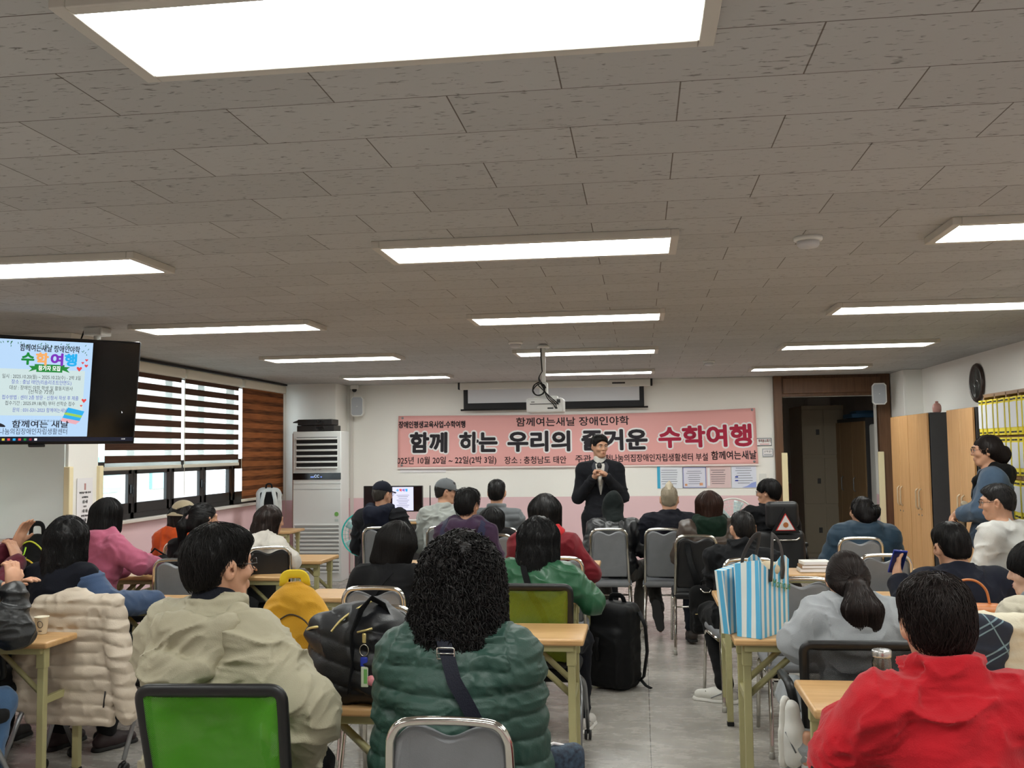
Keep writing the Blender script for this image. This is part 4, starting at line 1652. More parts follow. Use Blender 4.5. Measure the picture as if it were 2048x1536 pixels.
f13 = person('person with cropped hair in black jacket, white sneaker out in the aisle', 1483, 1024, 6.75, yaw=-12, head=(22, 6, -4), lean=14, slump=0.5, w=1.0, zp=0.50, L=((-0.19, 0.2, 0.78), (-0.1, 0.42, 0.80)), R=((0.19, 0.2, 0.78), (0.1, 0.42, 0.80)),
             top=dict(rgb=(26, 28, 32), th=0.04, wr=0.024, collar=(0.05, 0.02), tw=1.05), pants=(24, 24, 26), shoe=(214, 212, 204),
             knees=((-0.26, 0.35, 0.52), (0.2, 0.4, 0.52)), shoesize=1.12, feet=(((-0.12, 0.02, 0.10), (-1, 0.1, 0)), ((0.2, 0.35, 0.1), (0, 1, 0))),
             hair=dict(style='buzz', rgb=(26, 24, 24), n=900, length=0.014, r=0.001, vol=-0.003, lock=0.002))
f14 = person('person with hair gathered in a clip, dark teal jacket, before the doorway', 1722, 995, 8.2, yaw=4, head=(20, 3, 0), lean=6, w=1.15,
             top=dict(rgb=(44, 70, 90), th=0.045, wr=0.018, hood='down', hoodsize=1.0, quilt=(0.006, 0.09), tw=1.08, rough=0.6),
             hair=dict(style='long', rgb=(24, 20, 20), n=1000, length=0.08, fall=[((0.03, -0.04, 0.0, 0.062), (0.02, -0.08, -0.05, 0.05))], bun=((0.035, -0.112, -0.005), (0.055, 0.04, 0.055)), mess=0.35, lock=0.006))
ck = MB()
for j in range(5):
    q = (j - 2) * 0.014
    ck.tube([f14.hp(0.035 + q, -0.135, 0.05), f14.hp(0.035 + q, -0.162, 0.02), f14.hp(0.035 + q, -0.150, -0.03)], 0.004, 5)
ck.tube([f14.hp(0.0, -0.140, 0.05), f14.hp(0.07, -0.140, 0.05)], 0.005, 6)
ck.build('hair_clip', mat('dark clip', (30, 28, 28), 0.2), f14.t)

# left block
f20 = person('person with straight black hair in a pink hooded jacket', 220, 997, 6.6, yaw=-22, head=(4, 8, 0), lean=12, w=1.05,
             R=((0.30, 0.18, 0.90), (0.20, 0.44, 0.84)), L='table',
             top=dict(rgb=(204, 108, 138), th=0.04, wr=0.018, hood='down', hoodsize=1.3, tw=1.05),
             hair=dict(style='long', rgb=(22, 20, 21), n=1400, length=0.20, fall=MIDFALL, cut=-0.19, mess=0.15, lock=0.003))
f22 = person('person with black hair tied by a pale scrunchie, in a black top', 408, 1008, 6.75, yaw=-20, head=(-18, 4, 0), lean=8, w=1.05,
             top=dict(rgb=(24, 25, 28), th=0.03, wr=0.018), L='table', R='table',
             hair=dict(style='tied', rgb=(20, 18, 19), n=1100, length=0.10, fall=[((0.03, -0.05, 0.0, 0.062), (0.02, -0.08, -0.04, 0.05))],
                       pony=[((-0.03, -0.115, 0.02), (-0.045, -0.14, -0.05), 0.026, 0.038), ((-0.045, -0.14, -0.05), (-0.05, -0.13, -0.22), 0.040, 0.015)], mess=0.3, wave=0.3))
sc = SDF()
sc.to(f22.hp(-0.031, -0.118, 0.020), 0.022, 0.012, f22.Rh @ rotx(0.9))
link('scrunchie', sc.mesh('scrunchie', 0.005, wrinkles(0.008, 2, 1)), cloth('scrunchie', (206, 172, 166)), f22.t)
f21 = person('person in a beige bucket hat and orange jacket by the windows', 368, 1005, 7.9, yaw=-5, head=(-10, 4, 0), lean=8, w=0.95,
             top=dict(rgb=(232, 92, 34), th=0.03, wr=0.02, hood='down', hoodsize=0.9), hair=dict(style='long', rgb=(28, 22, 20), n=500, length=0.1, fall=BOBFALL, cut=-0.10))
bh = SDF()
bh.el(f21.hp(0, -0.012, 0.050), vec((0.092, 0.108, 0.085)), f21.Rh, 0.01)
bh.half(f21.hp(0, 0, 0.035), f21.Rh @ vec((0, 0, -1)))
hatm = cloth('beige hat', (206, 190, 158))
o = link('bucket_hat', bh.mesh('bucket_hat', 0.007), hatm, f21.t)
MB().grid(lambda u, v: Vector(f21.hp(math.cos(u * 2 * PI) * (0.090 + 0.035 * v), -0.012 + math.sin(u * 2 * PI) * (0.106 + 0.035 * v), 0.045 - 0.045 * v).tolist()), 28, 3).build('hat_brim', hatm, o, thick=0.004)
f23 = person('person with dark brown hair in a cream hoodie leaning on a table', 545, 1012, 7.55, yaw=-28, head=(-22, 12, 0), lean=18, slump=0.5, w=1.02,
             R=((0.24, 0.26, 0.80), (0.02, 0.44, 0.80)), L='table', top=dict(rgb=(226, 220, 210), th=0.04, wr=0.022, hood='down', hoodsize=0.9),
             hair=dict(style='long', rgb=(40, 29, 25), n=1300, length=0.19, fall=MIDFALL, cut=-0.18, mess=0.25))
strap(f23, [f23.S(0.52) + vec((-0.02, -0.06, 0)), f23.S(0.32) + vec((-0.02, -0.18, 0)), f23.S(0.1) + vec((0.04, -0.2, 0))], 0.03)
f19 = person('person with wavy black hair in a navy vest over blue sleeves', 140, 1040, 5.25, yaw=-12, head=(-6, 3, 0), lean=6, w=1.12,
             R=((0.30, 0.06, 0.82), (0.37, 0.40, 0.795)), L=((-0.30, 0.10, 0.78), (-0.12, 0.40, 0.80)), hands='both', vox=0.0065,
             top=dict(rgb=(24, 28, 44), th=0.03, wr=0.012, name='vest', sleeve=0, sleevergb=(66, 88, 122), tw=1.06), pants=(34, 34, 38), shoe=(48, 34, 36),
             feet=(((-0.06, 0.10, 0.10), (0, 1, 0)), ((0.22, 0.16, 0.10), (0.3, 1, 0))),
             hair=dict(style='long', rgb=(20, 18, 19), n=3200, length=0.20, fall=MIDFALL + [((0.06, -0.05, -0.12, 0.055), (0.07, -0.06, -0.20, 0.055))], vol=0.012, mess=0.6, wave=0.7, lock=0.018, lift=0.010),
             grip=(None, {'n': (0, 0.1, -1), 'f': (0.75, 0.7, -0.02), 'curl': 0.15}))
f24 = person('person in a maroon sweater raising both hands at the left edge', -112, 1045, 5.05, yaw=-10, lean=6, w=1.1,
             R=((0.40, 0.12, 0.93), (0.335, 0.28, 1.06)), L=((0.02, 0.26, 0.95), (0.235, 0.37, 1.14)), vox=0.0065, hands='both',
             top=dict(rgb=(98, 26, 44), th=0.025, wr=0.015), hair=dict(style='short', rgb=(20, 18, 18), n=300),
             grip=({'n': (1, 0, 0), 'f': (0.35, 0.15, 0.9), 'curl': 0.25}, {'n': (-1, 0, 0), 'f': (-0.45, 0.1, 0.9), 'curl': 0.5}))
f25 = person('person in black leather jacket and jeans, elbow beside the paper cup', -128, 1050, 4.25, yaw=-14, lean=8, w=1.1,
             R=((0.315, 0.30, 0.815), (0.255, 0.33, 1.02)), L=((-0.3, 0.2, 0.8), (0.1, 0.42, 1.0)), vox=0.006, zp=0.53,
             top=dict(mat=LEATHER, th=0.035, wr=0.018, collar=(0.03, 0.02)), pants=(72, 104, 142), shoe=(40, 38, 38), knees=((-0.1, 0.4, 0.52), (0.28, 0.25, 0.50)),
             feet=(((-0.1, 0.3, 0.1), (0, 1, 0)), ((0.33, 0.12, 0.10), (0.2, 1, 0))), hair=dict(style='short', rgb=(20, 18, 18), n=300),
             grip=(None, {'n': (-1, 0.2, 0), 'f': (-0.1, 0.1, 1.0), 'curl': 0.8}))

# middle block
f15 = person('person with sleek black bob tilted to one side, black top with cross strap', 806, 1048, 5.45, yaw=-6, head=(-10, 10, 16), lean=12, slump=0.4, w=1.02,
             top=dict(rgb=(28, 28, 31), th=0.03, wr=0.014), hair=dict(style='long', rgb=(24, 21, 20), n=2600, length=0.17, fall=BOBFALL, cut=-0.125, vol=0.012, mess=0.12, lock=0.003))
strap(f15, [f15.S(0.50) + vec((0.03, -0.08, 0)), f15.S(0.36) + vec((-0.06, -0.16, 0)), f15.S(0.2) + vec((-0.16, -0.15, 0))], 0.035)
f16 = person('person with wavy black hair in a green leather jacket on an olive mesh chair', 1078, 1040, 5.6, yaw=-14, head=(2, 4, 0), lean=8, w=1.05, vox=0.0065,
             R=((0.30, 0.14, 0.80), (0.19, 0.36, 0.80)), L='table', top=dict(mat=LEATHERG, th=0.03, wr=0.016),
             hair=dict(style='long', rgb=(20, 19, 20), n=3200, length=0.20, fall=MIDFALL, vol=0.010, mess=0.6, wave=0.7, lock=0.018, lift=0.010),
             grip=(None, {'n': (0, 0.3, -1), 'f': (0.1, 1, -0.25), 'curl': 0.5}), shoe=(200, 196, 190), pants=(30, 32, 44))
strap(f16, [f16.S(0.50) + vec((-0.04, -0.07, 0)), f16.S(0.36) + vec((0.03, -0.16, 0)), f16.S(0.2) + vec((0.14, -0.16, 0))], 0.035)
f17 = person('person with long curly black hair in a dark green padded jacket', 925, 1082, 3.05, yaw=-6, head=(-6, 3, 0), lean=9, w=1.06,
             R=((0.195, 0.10, 0.70), (0.10, 0.33, 0.72)), L=((-0.195, 0.10, 0.70), (-0.10, 0.33, 0.72)),
             top=dict(mat=NYLONG, th=0.045, wr=0.017, quilt=(0.013, 0.072), len=0.10, arm=0.064, tw=0.98, fine=0.009, hem=1.05), pants=(38, 44, 66), shoe=(206, 204, 200),
             hair=dict(style='long', rgb=(20, 17, 17), n=5000, length=0.22, r=0.0022, curl=(0.0120, 0.045), fall=MIDFALL + [((0.07, -0.02, -0.03, 0.055), (0.095, -0.05, -0.15, 0.05)), ((0.03, -0.08, -0.05, 0.06), (0.05, -0.09, -0.18, 0.055))], vol=0.014, mess=1.1, lift=0.016, lock=0.036))
sc = SDF()
sc.to(f17.N + f17.s * 0.010 + vec((-0.01, -0.012, 0)), 0.088, 0.020, None, (1.05, 1.0))
link('red_collar', sc.mesh('red_collar', 0.006, wrinkles(0.01, 1.5, 2)), cloth('red scarf', (200, 30, 36)), f17.t)
NAVYW = cloth('navy webbing dark', (32, 36, 58), 0.6)
strap(f17, [f17.S(0.51) + vec((-0.035, -0.05, 0.02)), f17.S(0.43) + vec((0.045, -0.2, 0)), f17.S(0.32) + vec((0.14, -0.22, 0)), f17.S(0.20) + vec((0.205, -0.2, 0)), f17.S(0.02) + vec((0.25, -0.12, 0))], 0.042, NAVYW, off=0.010)
bk = MB()
q = f17.S(0.475) + vec((-0.012, -0.125, 0.012))
f18 = person('person with glasses in a khaki hooded jacket on the bright green chair', 440, 1060, 3.1, yaw=-14, head=(-26, 4, 0), lean=4, w=1.06, hs=1.06, zp=0.56, neck=1.1,
             R=((0.385, 0.02, 0.86), (0.27, 0.16, 0.68)), L=((-0.20, 0.12, 0.80), (-0.08, 0.36, 0.82)), face=True,
             top=dict(mat=NYLONK, th=0.05, wr=0.028, fine=0.006, hood='point', collar=(0.05, 0.022), arm=0.072, tw=1.02, wf=0.8, len=0.06), pants=(26, 27, 32),
             hair=dict(style='short', rgb=(22, 19, 18), n=3600, length=0.045, r=0.0011, vol=0.007, lift=0.010, mess=0.9, back=0.006, lock=0.010))
glasses(f18)
nc = SDF()
nc.rc(f18.N - f18.s * 0.03, f18.N + f18.s * 0.05 + vec((0, 0.004, 0)), 0.078, 0.074)
link('inner_collar', nc.mesh('inner_collar', 0.006), cloth('navy inner', (32, 36, 50)), f18.t)

# right block
f26 = person('person with brown ponytail in a light grey sweatsuit, one foot tucked up', 1688, 1106, 4.6, yaw=4, head=(2, 12, 0), lean=16, slump=0.4, w=1.0,
             L=((-0.245, 0.12, 0.80), (-0.10, 0.36, 0.80)), R=((0.235, 0.12, 0.80), (0.12, 0.36, 0.80)), pants=(166, 170, 172), shoe=(214, 213, 208),
             knees=((-0.24, 0.28, 0.54), (0.2, 0.36, 0.53)), feet=(((-0.315, -0.30, 0.45), (0.02, -0.05, 1.0)), ((0.2, 0.30, 0.1), (0, 1, 0))), soles=((0.85, -0.55, 0.1), (0, 0, 1)),
             top=dict(rgb=(174, 178, 181), th=0.04, wr=0.022, hood='down', hoodsize=0.9, arm=0.066, len=0.04, name='sweatshirt'),
             hair=dict(style='tied', rgb=(36, 26, 23), n=3000, length=0.20, r=0.001, fall=[((0.03, -0.04, 0.0, 0.062), (0.02, -0.08, -0.04, 0.05))],
                       pony=[((0, -0.112, -0.01), (0.0, -0.145, -0.045), 0.024, 0.036)] + [((i * 0.010, -0.145, -0.05), (i * 0.030, -0.185, -0.15), 0.036, 0.055) for i in (-1, 1)] + [((i * 0.030, -0.185, -0.15), (0.010 + i * 0.022, -0.185, -0.29), 0.055, 0.026) for i in (-1, 1)], mess=0.15, lock=0.005))
f27 = person('person with short dark hair in a bright red jacket with black elbow patches', 1868, 1164, 2.75, yaw=2, head=(4, 3, 0), lean=12, w=1.06, zp=0.50, neck=1.1,
             L=((-0.235, 0.14, 0.82), (-0.15, 0.50, 0.84)), R=((0.26, 0.12, 0.80), (0.2, 0.42, 0.80)),
             top=dict(mat=REDCL, th=0.038, wr=0.027, fine=0.005, collar=(0.055, 0.022), arm=0.070, tw=1.06, wf=0.8, len=0.06), pants=(28, 28, 32),
             hair=dict(style='short', rgb=(32, 22, 20), n=4200, length=0.035, r=0.0011, vol=0.006, lift=0.014, mess=1.3, back=-0.004, lock=0.012),
             grip=({'n': (1, 0.2, -0.1), 'f': (0.15, 1, 0.12), 'curl': 0.55}, None))
f28 = person('person with short black hair in a navy jacket holding a blue phone', 1895, 1050, 5.4, yaw=8, head=(8, 10, -4), lean=14, slump=0.4, w=1.12,
             L=((-0.27, 0.14, 0.82), (-0.25, 0.30, 0.93)), R='table', vox=0.0065, top=dict(rgb=(38, 42, 62), th=0.035, wr=0.016, collar=(0.035, 0.016), tw=1.05),
             hair=dict(style='short', rgb=(22, 20, 20), n=1500, length=0.05, vol=0.006, mess=0.4), grip=({'n': (1, 0, 0.1), 'f': (0.05, 0.2, 1), 'curl': 0.3}, None))
f29 = person('person with cropped hair and glasses in a white sweater in a wheelchair', 1990, 971, 6.8, yaw=38, head=(30, 8, 0), lean=8, w=1.05, face=True, zp=0.60,
             top=dict(rgb=(220, 219, 214), th=0.035, wr=0.022, name='sweater'), hair=dict(style='short', rgb=(30, 28, 28), n=1100, length=0.022, vol=0.0, lock=0.002))
glasses(f29)
f30 = person('person with black hair and a grey collar at the right edge, face in profile', 2066, 1092, 4.6, yaw=30, head=(44, 6, 0), lean=6, w=1.05, face=True, skin=SKINP,
             top=dict(rgb=(206, 198, 178), th=0.035, wr=0.018, hood='down', hoodrgb=(136, 142, 148), hoodsize=0.9, quilt=(0.006, 0.07)),
             hair=dict(style='short', rgb=(20, 18, 19), n=2200, length=0.08, vol=0.016, bang=True, lift=0.008, back=0.02))
# ================================================================== furniture
# ---- grey stacking chairs with a chrome hoop back
def banquet_chair(vinyl, label, dark=False):
    t = empty('stacking_chair', (0, 0, 0), 0, label, 'chair', 'black stacking chairs' if dark else 'grey stacking chairs')
    tw, bw = 0.158, 0.185

    def side(z):
        return tw + (bw - tw) * (0.93 - z) / 0.93

    def yy(z):
        return -0.27 + 0.07 * math.exp(-((z - 0.46) / 0.22) ** 2) - (0.03 if z < 0.3 else 0) * (0.3 - z) / 0.3
    L = [(-side(z), yy(z), z) for z in (0.02, 0.2, 0.35, 0.46, 0.6, 0.75, 0.86)]
    R = [(side(z), yy(z), z) for z in (0.86, 0.75, 0.6, 0.46, 0.35, 0.2, 0.02)]
    top = [(-tw * 0.98, -0.272, 0.895), (-tw * 0.86, -0.274, 0.925), (-tw * 0.62, -0.275, 0.938), (0, -0.275, 0.942), (tw * 0.62, -0.275, 0.938), (tw * 0.86, -0.274, 0.925), (tw * 0.98, -0.272, 0.895)]
    MB().tube(smooth_path(L + top + R, 4), 0.0125, 10).build('back_frame', CHROME, t)
    for sx in (-1, 1):
        MB().tube(arc([(sx * 0.185, -0.20, 0.425), (sx * 0.185, 0.19, 0.425), (sx * 0.195, 0.23, 0.02)], 0.06), 0.0115, 10).build('front_leg', CHROME, t)
        MB().lathe([(0.015, 0), (0.015, 0.03), (0.012, 0.035)], (sx * 0.185, yy(0.02), 0), 10).build('foot_cap', mat('clear foot', (170, 168, 160), 0.4), t)
    MB().tube([(-0.185, 0.2, 0.30), (0.185, 0.2, 0.30)], 0.008, 8).build('stretcher', CHROME, t)
    # seat: a rounded cushion
    s = SDF()
    s.bx((0, 0.0, 0.455), (0.195, 0.215, 0.032), 0.03, None, 0.0)
    s.el((0, 0, 0.47), (0.17, 0.19, 0.03), None, 0.02)
    link('seat', s.mesh('seat', 0.011), vinyl, t)
    # backrest: a padded panel with the dipped upper edge
    poly = []
    for x in np.linspace(-1, 1, 25):
        dip = 0.030 * math.exp(-(x / 0.36) ** 2)
        edge = 0.034 * (max(0, abs(x) - 0.62) / 0.38) ** 2
        poly.append((x * 0.146, 0.922 - dip - edge))
    poly += [(0.153, 0.82), (0.162, 0.62), (0.165, 0.535), (0.150, 0.515), (-0.150, 0.515), (-0.165, 0.535), (-0.162, 0.62), (-0.153, 0.82)]
    m = MB()

    def yc(z):
        return yy(z) + 0.012
    A, B = [], []
    n = len(poly)
    cx = 0.0
    rings = []
    for inset, dy in ((0.012, -0.014), (0.0, -0.006), (0.0, 0.022), (0.018, 0.036)):
        ring = []
        for (x, z) in poly:
            X = x * (1 - inset / 0.16)
            Z = 0.72 + (z - 0.72) * (1 - inset / 0.2)
            ring.append(m.bm.verts.new((X, yc(Z) + dy, Z)))
        rings.append(ring)
    for a, b in zip(rings[:-1], rings[1:]):
        for i in range(n):
            f = m.bm.faces.new((a[i], a[(i + 1) % n], b[(i + 1) % n], b[i]))
            f.smooth = True
    m.bm.faces.new(rings[0])
    m.bm.faces.new(rings[-1][::-1])
    m.build('backrest', vinyl, t)
    return t


_g0 = [None, None]


def place_banquet(x, yback, rz, label, dark=False):
    """yback: where the top of the back stands"""
    i = 1 if dark else 0
    if _g0[i] is None:
        o = banquet_chair(BLACKV if dark else GREYV, label, dark)
        _g0[i] = o
    else:
        o = copy_tree(_g0[i])
        o['label'] = label
    c, s = math.cos(rz), math.sin(rz)
    o.location = (x - s * 0.27, yback + c * 0.27, 0)
    o.rotation_euler = (0, 0, rz)
    return o


px_ = lambda px, py, Y: P(px, py, Y)[0]
place_banquet(px_(1219, 1062, 8.93), 8.72, 0.02, 'grey chrome chair of the hooded leather jacket sitter beside the aisle')
place_banquet(px_(1326, 1062, 8.93), 8.72, -0.04, 'grey chrome chair under the navy jacket sitter with cropped blond hair')
place_banquet(px_(757, 1062, 8.9), 8.95, 0.0, 'grey chrome chair of the navy cap sitter by the monitor')
place_banquet(px_(888, 1062, 9.0), 9.0, 0.0, 'grey chrome chair of the grey cap sitter')
place_banquet(px_(1000, 1068, 8.85), 8.85, 0.0, 'grey chrome chair of the grey quilted jacket sitter')
place_banquet(px_(925, 1075, 7.3), 7.32, 0.05, 'grey chrome chair of the purple jacket sitter')
place_banquet(px_(1118, 1133, 6.5), 6.44, 0.05, 'grey chrome chair of the red hood sitter')
place_banquet(px_(750, 1181, 5.05), 5.02, 0.04, 'grey chrome chair right behind the black bob sitter')
place_banquet(px_(770, 1212, 4.55), 4.42, 0.02, 'empty grey chrome chair behind the black quilted bag')
place_banquet(px_(350, 1137, 6.25), 6.28, 0.05, 'grey chrome chair of the sitter with the scrunchie')
place_banquet(px_(1783, 1117, 6.45), 6.62, 0.03, 'empty grey chrome chair between the teal and navy jackets')
place_banquet(px_(903, 1437, 2.62), 2.58, 0.0, 'grey chrome chair back nearest the camera, behind the green padded jacket')
place_banquet(px_(1600, 1240, 5.55), 5.45, 0.0, 'empty grey chrome chair beyond the striped bag')
place_banquet(px_(368, 1095, 7.5), 7.5, 0.1, 'grey chrome chair of the bucket hat sitter')
place_banquet(px_(1722, 1080, 7.8), 7.82, 0.0, 'grey chrome chair of the teal jacket sitter')
place_banquet(px_(1500, 1130, 6.3), 6.38, 0.15, 'grey chrome chair of the black jacket sitter with a sneaker in the aisle')
place_banquet(px_(984, 1080, 8.1), 8.18, 0.0, 'grey chrome chair of the small long haired sitter')
place_banquet(px_(1392, 1113, 8.1), 8.05, 0.0, 'black chair with a backpack hung on its back beside the aisle', True)
place_banquet(px_(540, 1128, 7.15), 7.12, 0.3, 'black chair of the cream hoodie sitter', True)


# ---- mesh task chairs on four tubular legs with casters
def mesh_mat(name, rgb, rgb2):
    m = mat(name, rgb, 0.55, sheen=0.2)
    nt, b, N, L = nodes_of(m)
    tc = N('ShaderNodeTexCoord')
    sp = N('ShaderNodeSeparateXYZ')
    L(tc.outputs['Object'], sp.inputs[0])
    a = math_node(nt, 'FRACT', math_node(nt, 'MULTIPLY', math_node(nt, 'ADD', sp.outputs[0], sp.outputs[2]), 170.0))
    c = math_node(nt, 'FRACT', math_node(nt, 'MULTIPLY', math_node(nt, 'SUBTRACT', sp.outputs[0], sp.outputs[2]), 170.0))
    hole = math_node(nt, 'MULTIPLY', math_node(nt, 'GREATER_THAN', a, 0.42), math_node(nt, 'GREATER_THAN', c, 0.42))
    tp = N('ShaderNodeBsdfTransparent')
    ms = N('ShaderNodeMixShader')
    fac = math_node(nt, 'MULTIPLY', hole, 0.8)
    tl = N('ShaderNodeBsdfTranslucent')
    tl.inputs[0].default_value = lin(rgb2) + (1,)
    m2 = N('ShaderNodeMixShader')
    m2.inputs[0].default_value = 0.35
    L(b.outputs[0], m2.inputs[1])
    L(tl.outputs[0], m2.inputs[2])
    L(fac, ms.inputs[0])
    L(m2.outputs[0], ms.inputs[1])
    L(tp.outputs[0], ms.inputs[2])
    L(ms.outputs[0], nt.nodes['Material Output'].inputs[0])
    return m


MGREEN = mesh_mat('bright green mesh', (84, 168, 20), (100, 190, 20))
MOLIVE = mesh_mat('olive mesh', (128, 140, 16), (130, 146, 20))
MBLACK = mesh_mat('black mesh', (26, 26, 28), (30, 30, 32))


def mesh_chair(x, yback, rz, mm, label, zt=0.95, tilt=0.0, wd=0.225, arms=False):
    c, s = math.cos(rz), math.sin(rz)
    t = empty('mesh_chair', (x - s * 0.26, yback + c * 0.26, 0), rz, label, 'chair', 'mesh back task chairs')
    def by(z):
        return -0.20 - 0.09 * ((z - 0.5) / 0.45)
    zb = zt - 0.42
    fr = MB()
    outer = arc([(-wd + 0.015, by(zb), zb), (-wd, by(zt), zt), (wd, by(zt), zt + tilt), (wd - 0.015, by(zb), zb), (-wd + 0.015, by(zb), zb)], 0.035, 6)[:-1]
    fr.tube(outer, 0.0185, 8, closed=True, flat=(0.9, 1.25))
    fr.tube([(0, by(zb), zb), (0, -0.16, 0.47), (0, -0.05, 0.44)], 0.018, 8)
    fr.build('back_frame', BLACKP, t)
    MB().grid(lambda u, v: Vector(((u - 0.5) * 2 * (wd - 0.012), by(zb + v * (zt - zb)) - 0.012 + 0.03 * (1 - (2 * u - 1) ** 2), zb + 0.005 + v * (zt - zb - 0.01 + tilt * u))), 10, 10).build('back_mesh', mm, t, thick=0.002)
    sd = SDF()
    sd.bx((0, 0.0, 0.455), (0.22, 0.22, 0.035), 0.03, None, 0.0)
    link('seat', sd.mesh('seat', 0.012), cloth('seat black', (30, 30, 33)), t)
    for i in (-1, 1):
        MB().tube(arc([(i * 0.20, 0.05, 0.42), (i * 0.235, -0.10, 0.36), (i * 0.235, -0.25, 0.07)], 0.08), 0.0125, 10).build('leg', STEEL, t)
        MB().tube(arc([(i * 0.20, 0.0, 0.42), (i * 0.235, 0.10, 0.36), (i * 0.235, 0.25, 0.07)], 0.08), 0.0125, 10).build('leg', STEEL, t)
        for y in (-0.25, 0.25):
            w_ = MB()
            for q in (-0.012, 0.012):
                w_.lathe([(0.008, -0.008), (0.027, -0.007), (0.027, 0.007), (0.008, 0.008)], (i * 0.235 + q, y, 0.028), 14, (0, PI / 2, 0))
            w_.box((i * 0.235, y, 0.050), (0.02, 0.03, 0.03), 0.008)
            w_.build('caster', BLACKP, t)
        if arms:
            MB().tube(arc([(i * 0.21, -0.06, 0.46), (i * 0.25, -0.06, 0.66), (i * 0.25, 0.16, 0.66)], 0.05), 0.013, 8, flat=(1.5, 1)).build('armrest', BLACKP, t)
    return t


mesh_chair(px_(437, 1400, 2.80), 2.78, -0.10, MGREEN, 'bright green mesh chair with black frame, close to the camera under the khaki jacket', 0.955, 0.018)
mesh_chair(px_(1066, 1184, 5.2), 5.18, -0.03, MOLIVE, 'olive mesh chair with black frame behind the middle table', 0.93, wd=0.20)
mesh_chair(px_(1722, 1284, 4.08), 4.08, 0.02, MBLACK, 'black mesh chair of the light grey sweatshirt sitter', 0.86, arms=True)
mesh_chair(px_(2046, 1318, 4.12), 4.12, 0.06, MOLIVE, 'olive mesh chair at the right edge under a cream jacket', 0.78)
mesh_chair(px_(162, 1205, 4.85), 4.88, -0.05, MBLACK, 'black mesh chair hidden under a beige padded coat', 0.90, wd=0.2)
mesh_chair(px_(-215, 1250, 3.9), 3.86, -0.2, MBLACK, 'black mesh chair of the leather jacket sitter at the left edge')
mesh_chair(px_(-72, 1200, 4.65), 4.66, -0.2, MOLIVE, 'olive mesh chair of the maroon sweater sitter at the left edge')
mesh_chair(px_(1868, 1450, 2.35), 2.30, 0.02, MBLACK, 'black mesh chair under the bright red jacket', 0.78)
mesh_chair(px_(1895, 1200, 4.95), 4.98, 0.05, MBLACK, 'black mesh chair of the navy jacket sitter with the phone', 0.86)


# ---- folding tables
def folding_table(x0, x1, y0, y1, label, z=0.74):
    """x0..x1, y0 (near edge)..y1"""
    xc, yc, L, D = (x0 + x1) / 2, (y0 + y1) / 2, x1 - x0, y1 - y0
    t = empty('folding_table', (xc, yc, 0), 0, label, 'table', 'folding tables with khaki legs')
    th = 0.032
    MB().box((0, 0, z - th / 2), (L, D, th), 0.010, seg=3).build('tabletop', TABLEWOOD, t)
    for sy in (-1, 1):
        MB().box((0, sy * (D / 2 - 0.045), z - th - 0.016), (L - 0.10, 0.03, 0.034), 0.003).build('apron', KHAKI, t)
    for sx in (-1, 1):
        lx = sx * (L / 2 - 0.065)
        for sy in (-1, 1):
            ly = sy * (D / 2 - 0.075)
            m = MB().box((lx, ly, (z - th) / 2 + 0.012), (0.036, 0.036, z - th - 0.024), 0.003)
            m.box((lx, ly, z - th - 0.055), (0.046, 0.046, 0.10), 0.004)
            lg = m.build('leg', KHAKI, t)
            MB().box((lx, ly, 0.012), (0.040, 0.040, 0.024), 0.004).build('foot_cap', BLACKR, lg)
        MB().box((lx, 0, 0.44), (0.026, D - 0.16, 0.036), 0.003).build('cross_bar', KHAKI, t)
        for sy in (-1, 1):
            b = MB()
            p0 = Vector((lx - sx * 0.26, sy * (D / 2 - 0.10), z - th - 0.02))
            p1 = Vector((lx - sx * 0.01, sy * (D / 2 - 0.10), 0.46))
            b.tube([p0, p1], 0.012, 4, flat=(0.7, 1.3))
            b.build('brace', KHAKI, t)
    return t


folding_table(-1.76, -0.82, 3.44, 3.90, 'folding table in front of the khaki jacket, with the black quilted bag and yellow backpack')
folding_table(-2.08, -0.29, 4.74, 5.18, 'empty folding table behind the olive mesh chair, beside the floor backpack')
folding_table(-2.17, -0.37, 6.00, 6.40, 'folding table in front of the green leather jacket')
folding_table(-2.13, -0.34, 7.12, 7.52, 'folding table in front of the red hood sitter')
folding_table(-2.13, -0.34, 7.85, 8.10, 'narrow pale table just behind the front row of chairs')
folding_table(0.43, 2.23, 5.96, 6.42, 'folding table beyond the empty chair, third from the camera on the right side')
folding_table(0.42, 2.22, 4.80, 5.24, 'folding table carrying the blue striped bag')
folding_table(0.575, 2.375, 3.54, 4.00, 'folding table in front of the red jacket, with the glass jar')
folding_table(0.51, 2.31, 7.22, 7.62, 'folding table beyond the black jacket sitter, farthest on the right side')
folding_table(-4.70, -2.90, 4.50, 4.96, 'folding table with a paper cup at the left edge')
folding_table(-4.66, -2.86, 5.62, 6.08, 'folding table under the hand of the navy vest sitter')
folding_table(-4.15, -2.62, 6.98, 7.36, 'folding table behind the yellow backpack, in front of the grey chair')
folding_table(-4.48, -2.69, 8.02, 8.52, 'folding table under the arms of the cream hoodie sitter')
folding_table(-4.70, -4.06, 11.00, 11.50, 'small table by the air conditioner with a white and black backpack', 0.74)
# ================================================================== things on walls and ceiling
INK = mat('print black', (34, 28, 36), 0.7)
CRIMSON = mat('print crimson', (176, 32, 66), 0.7)
PWHITE = mat('print white', (244, 240, 240), 0.7)
PAPER = mat('paper', (238, 236, 238), 0.7)

# ---- banner
BY = YF - 0.03
TL, TR = P(797, 832, BY), P(1510, 816, BY)
BL, BR = P(795, 938, BY), P(1517, 931, BY)
BW, BHt = 4.8, 0.72


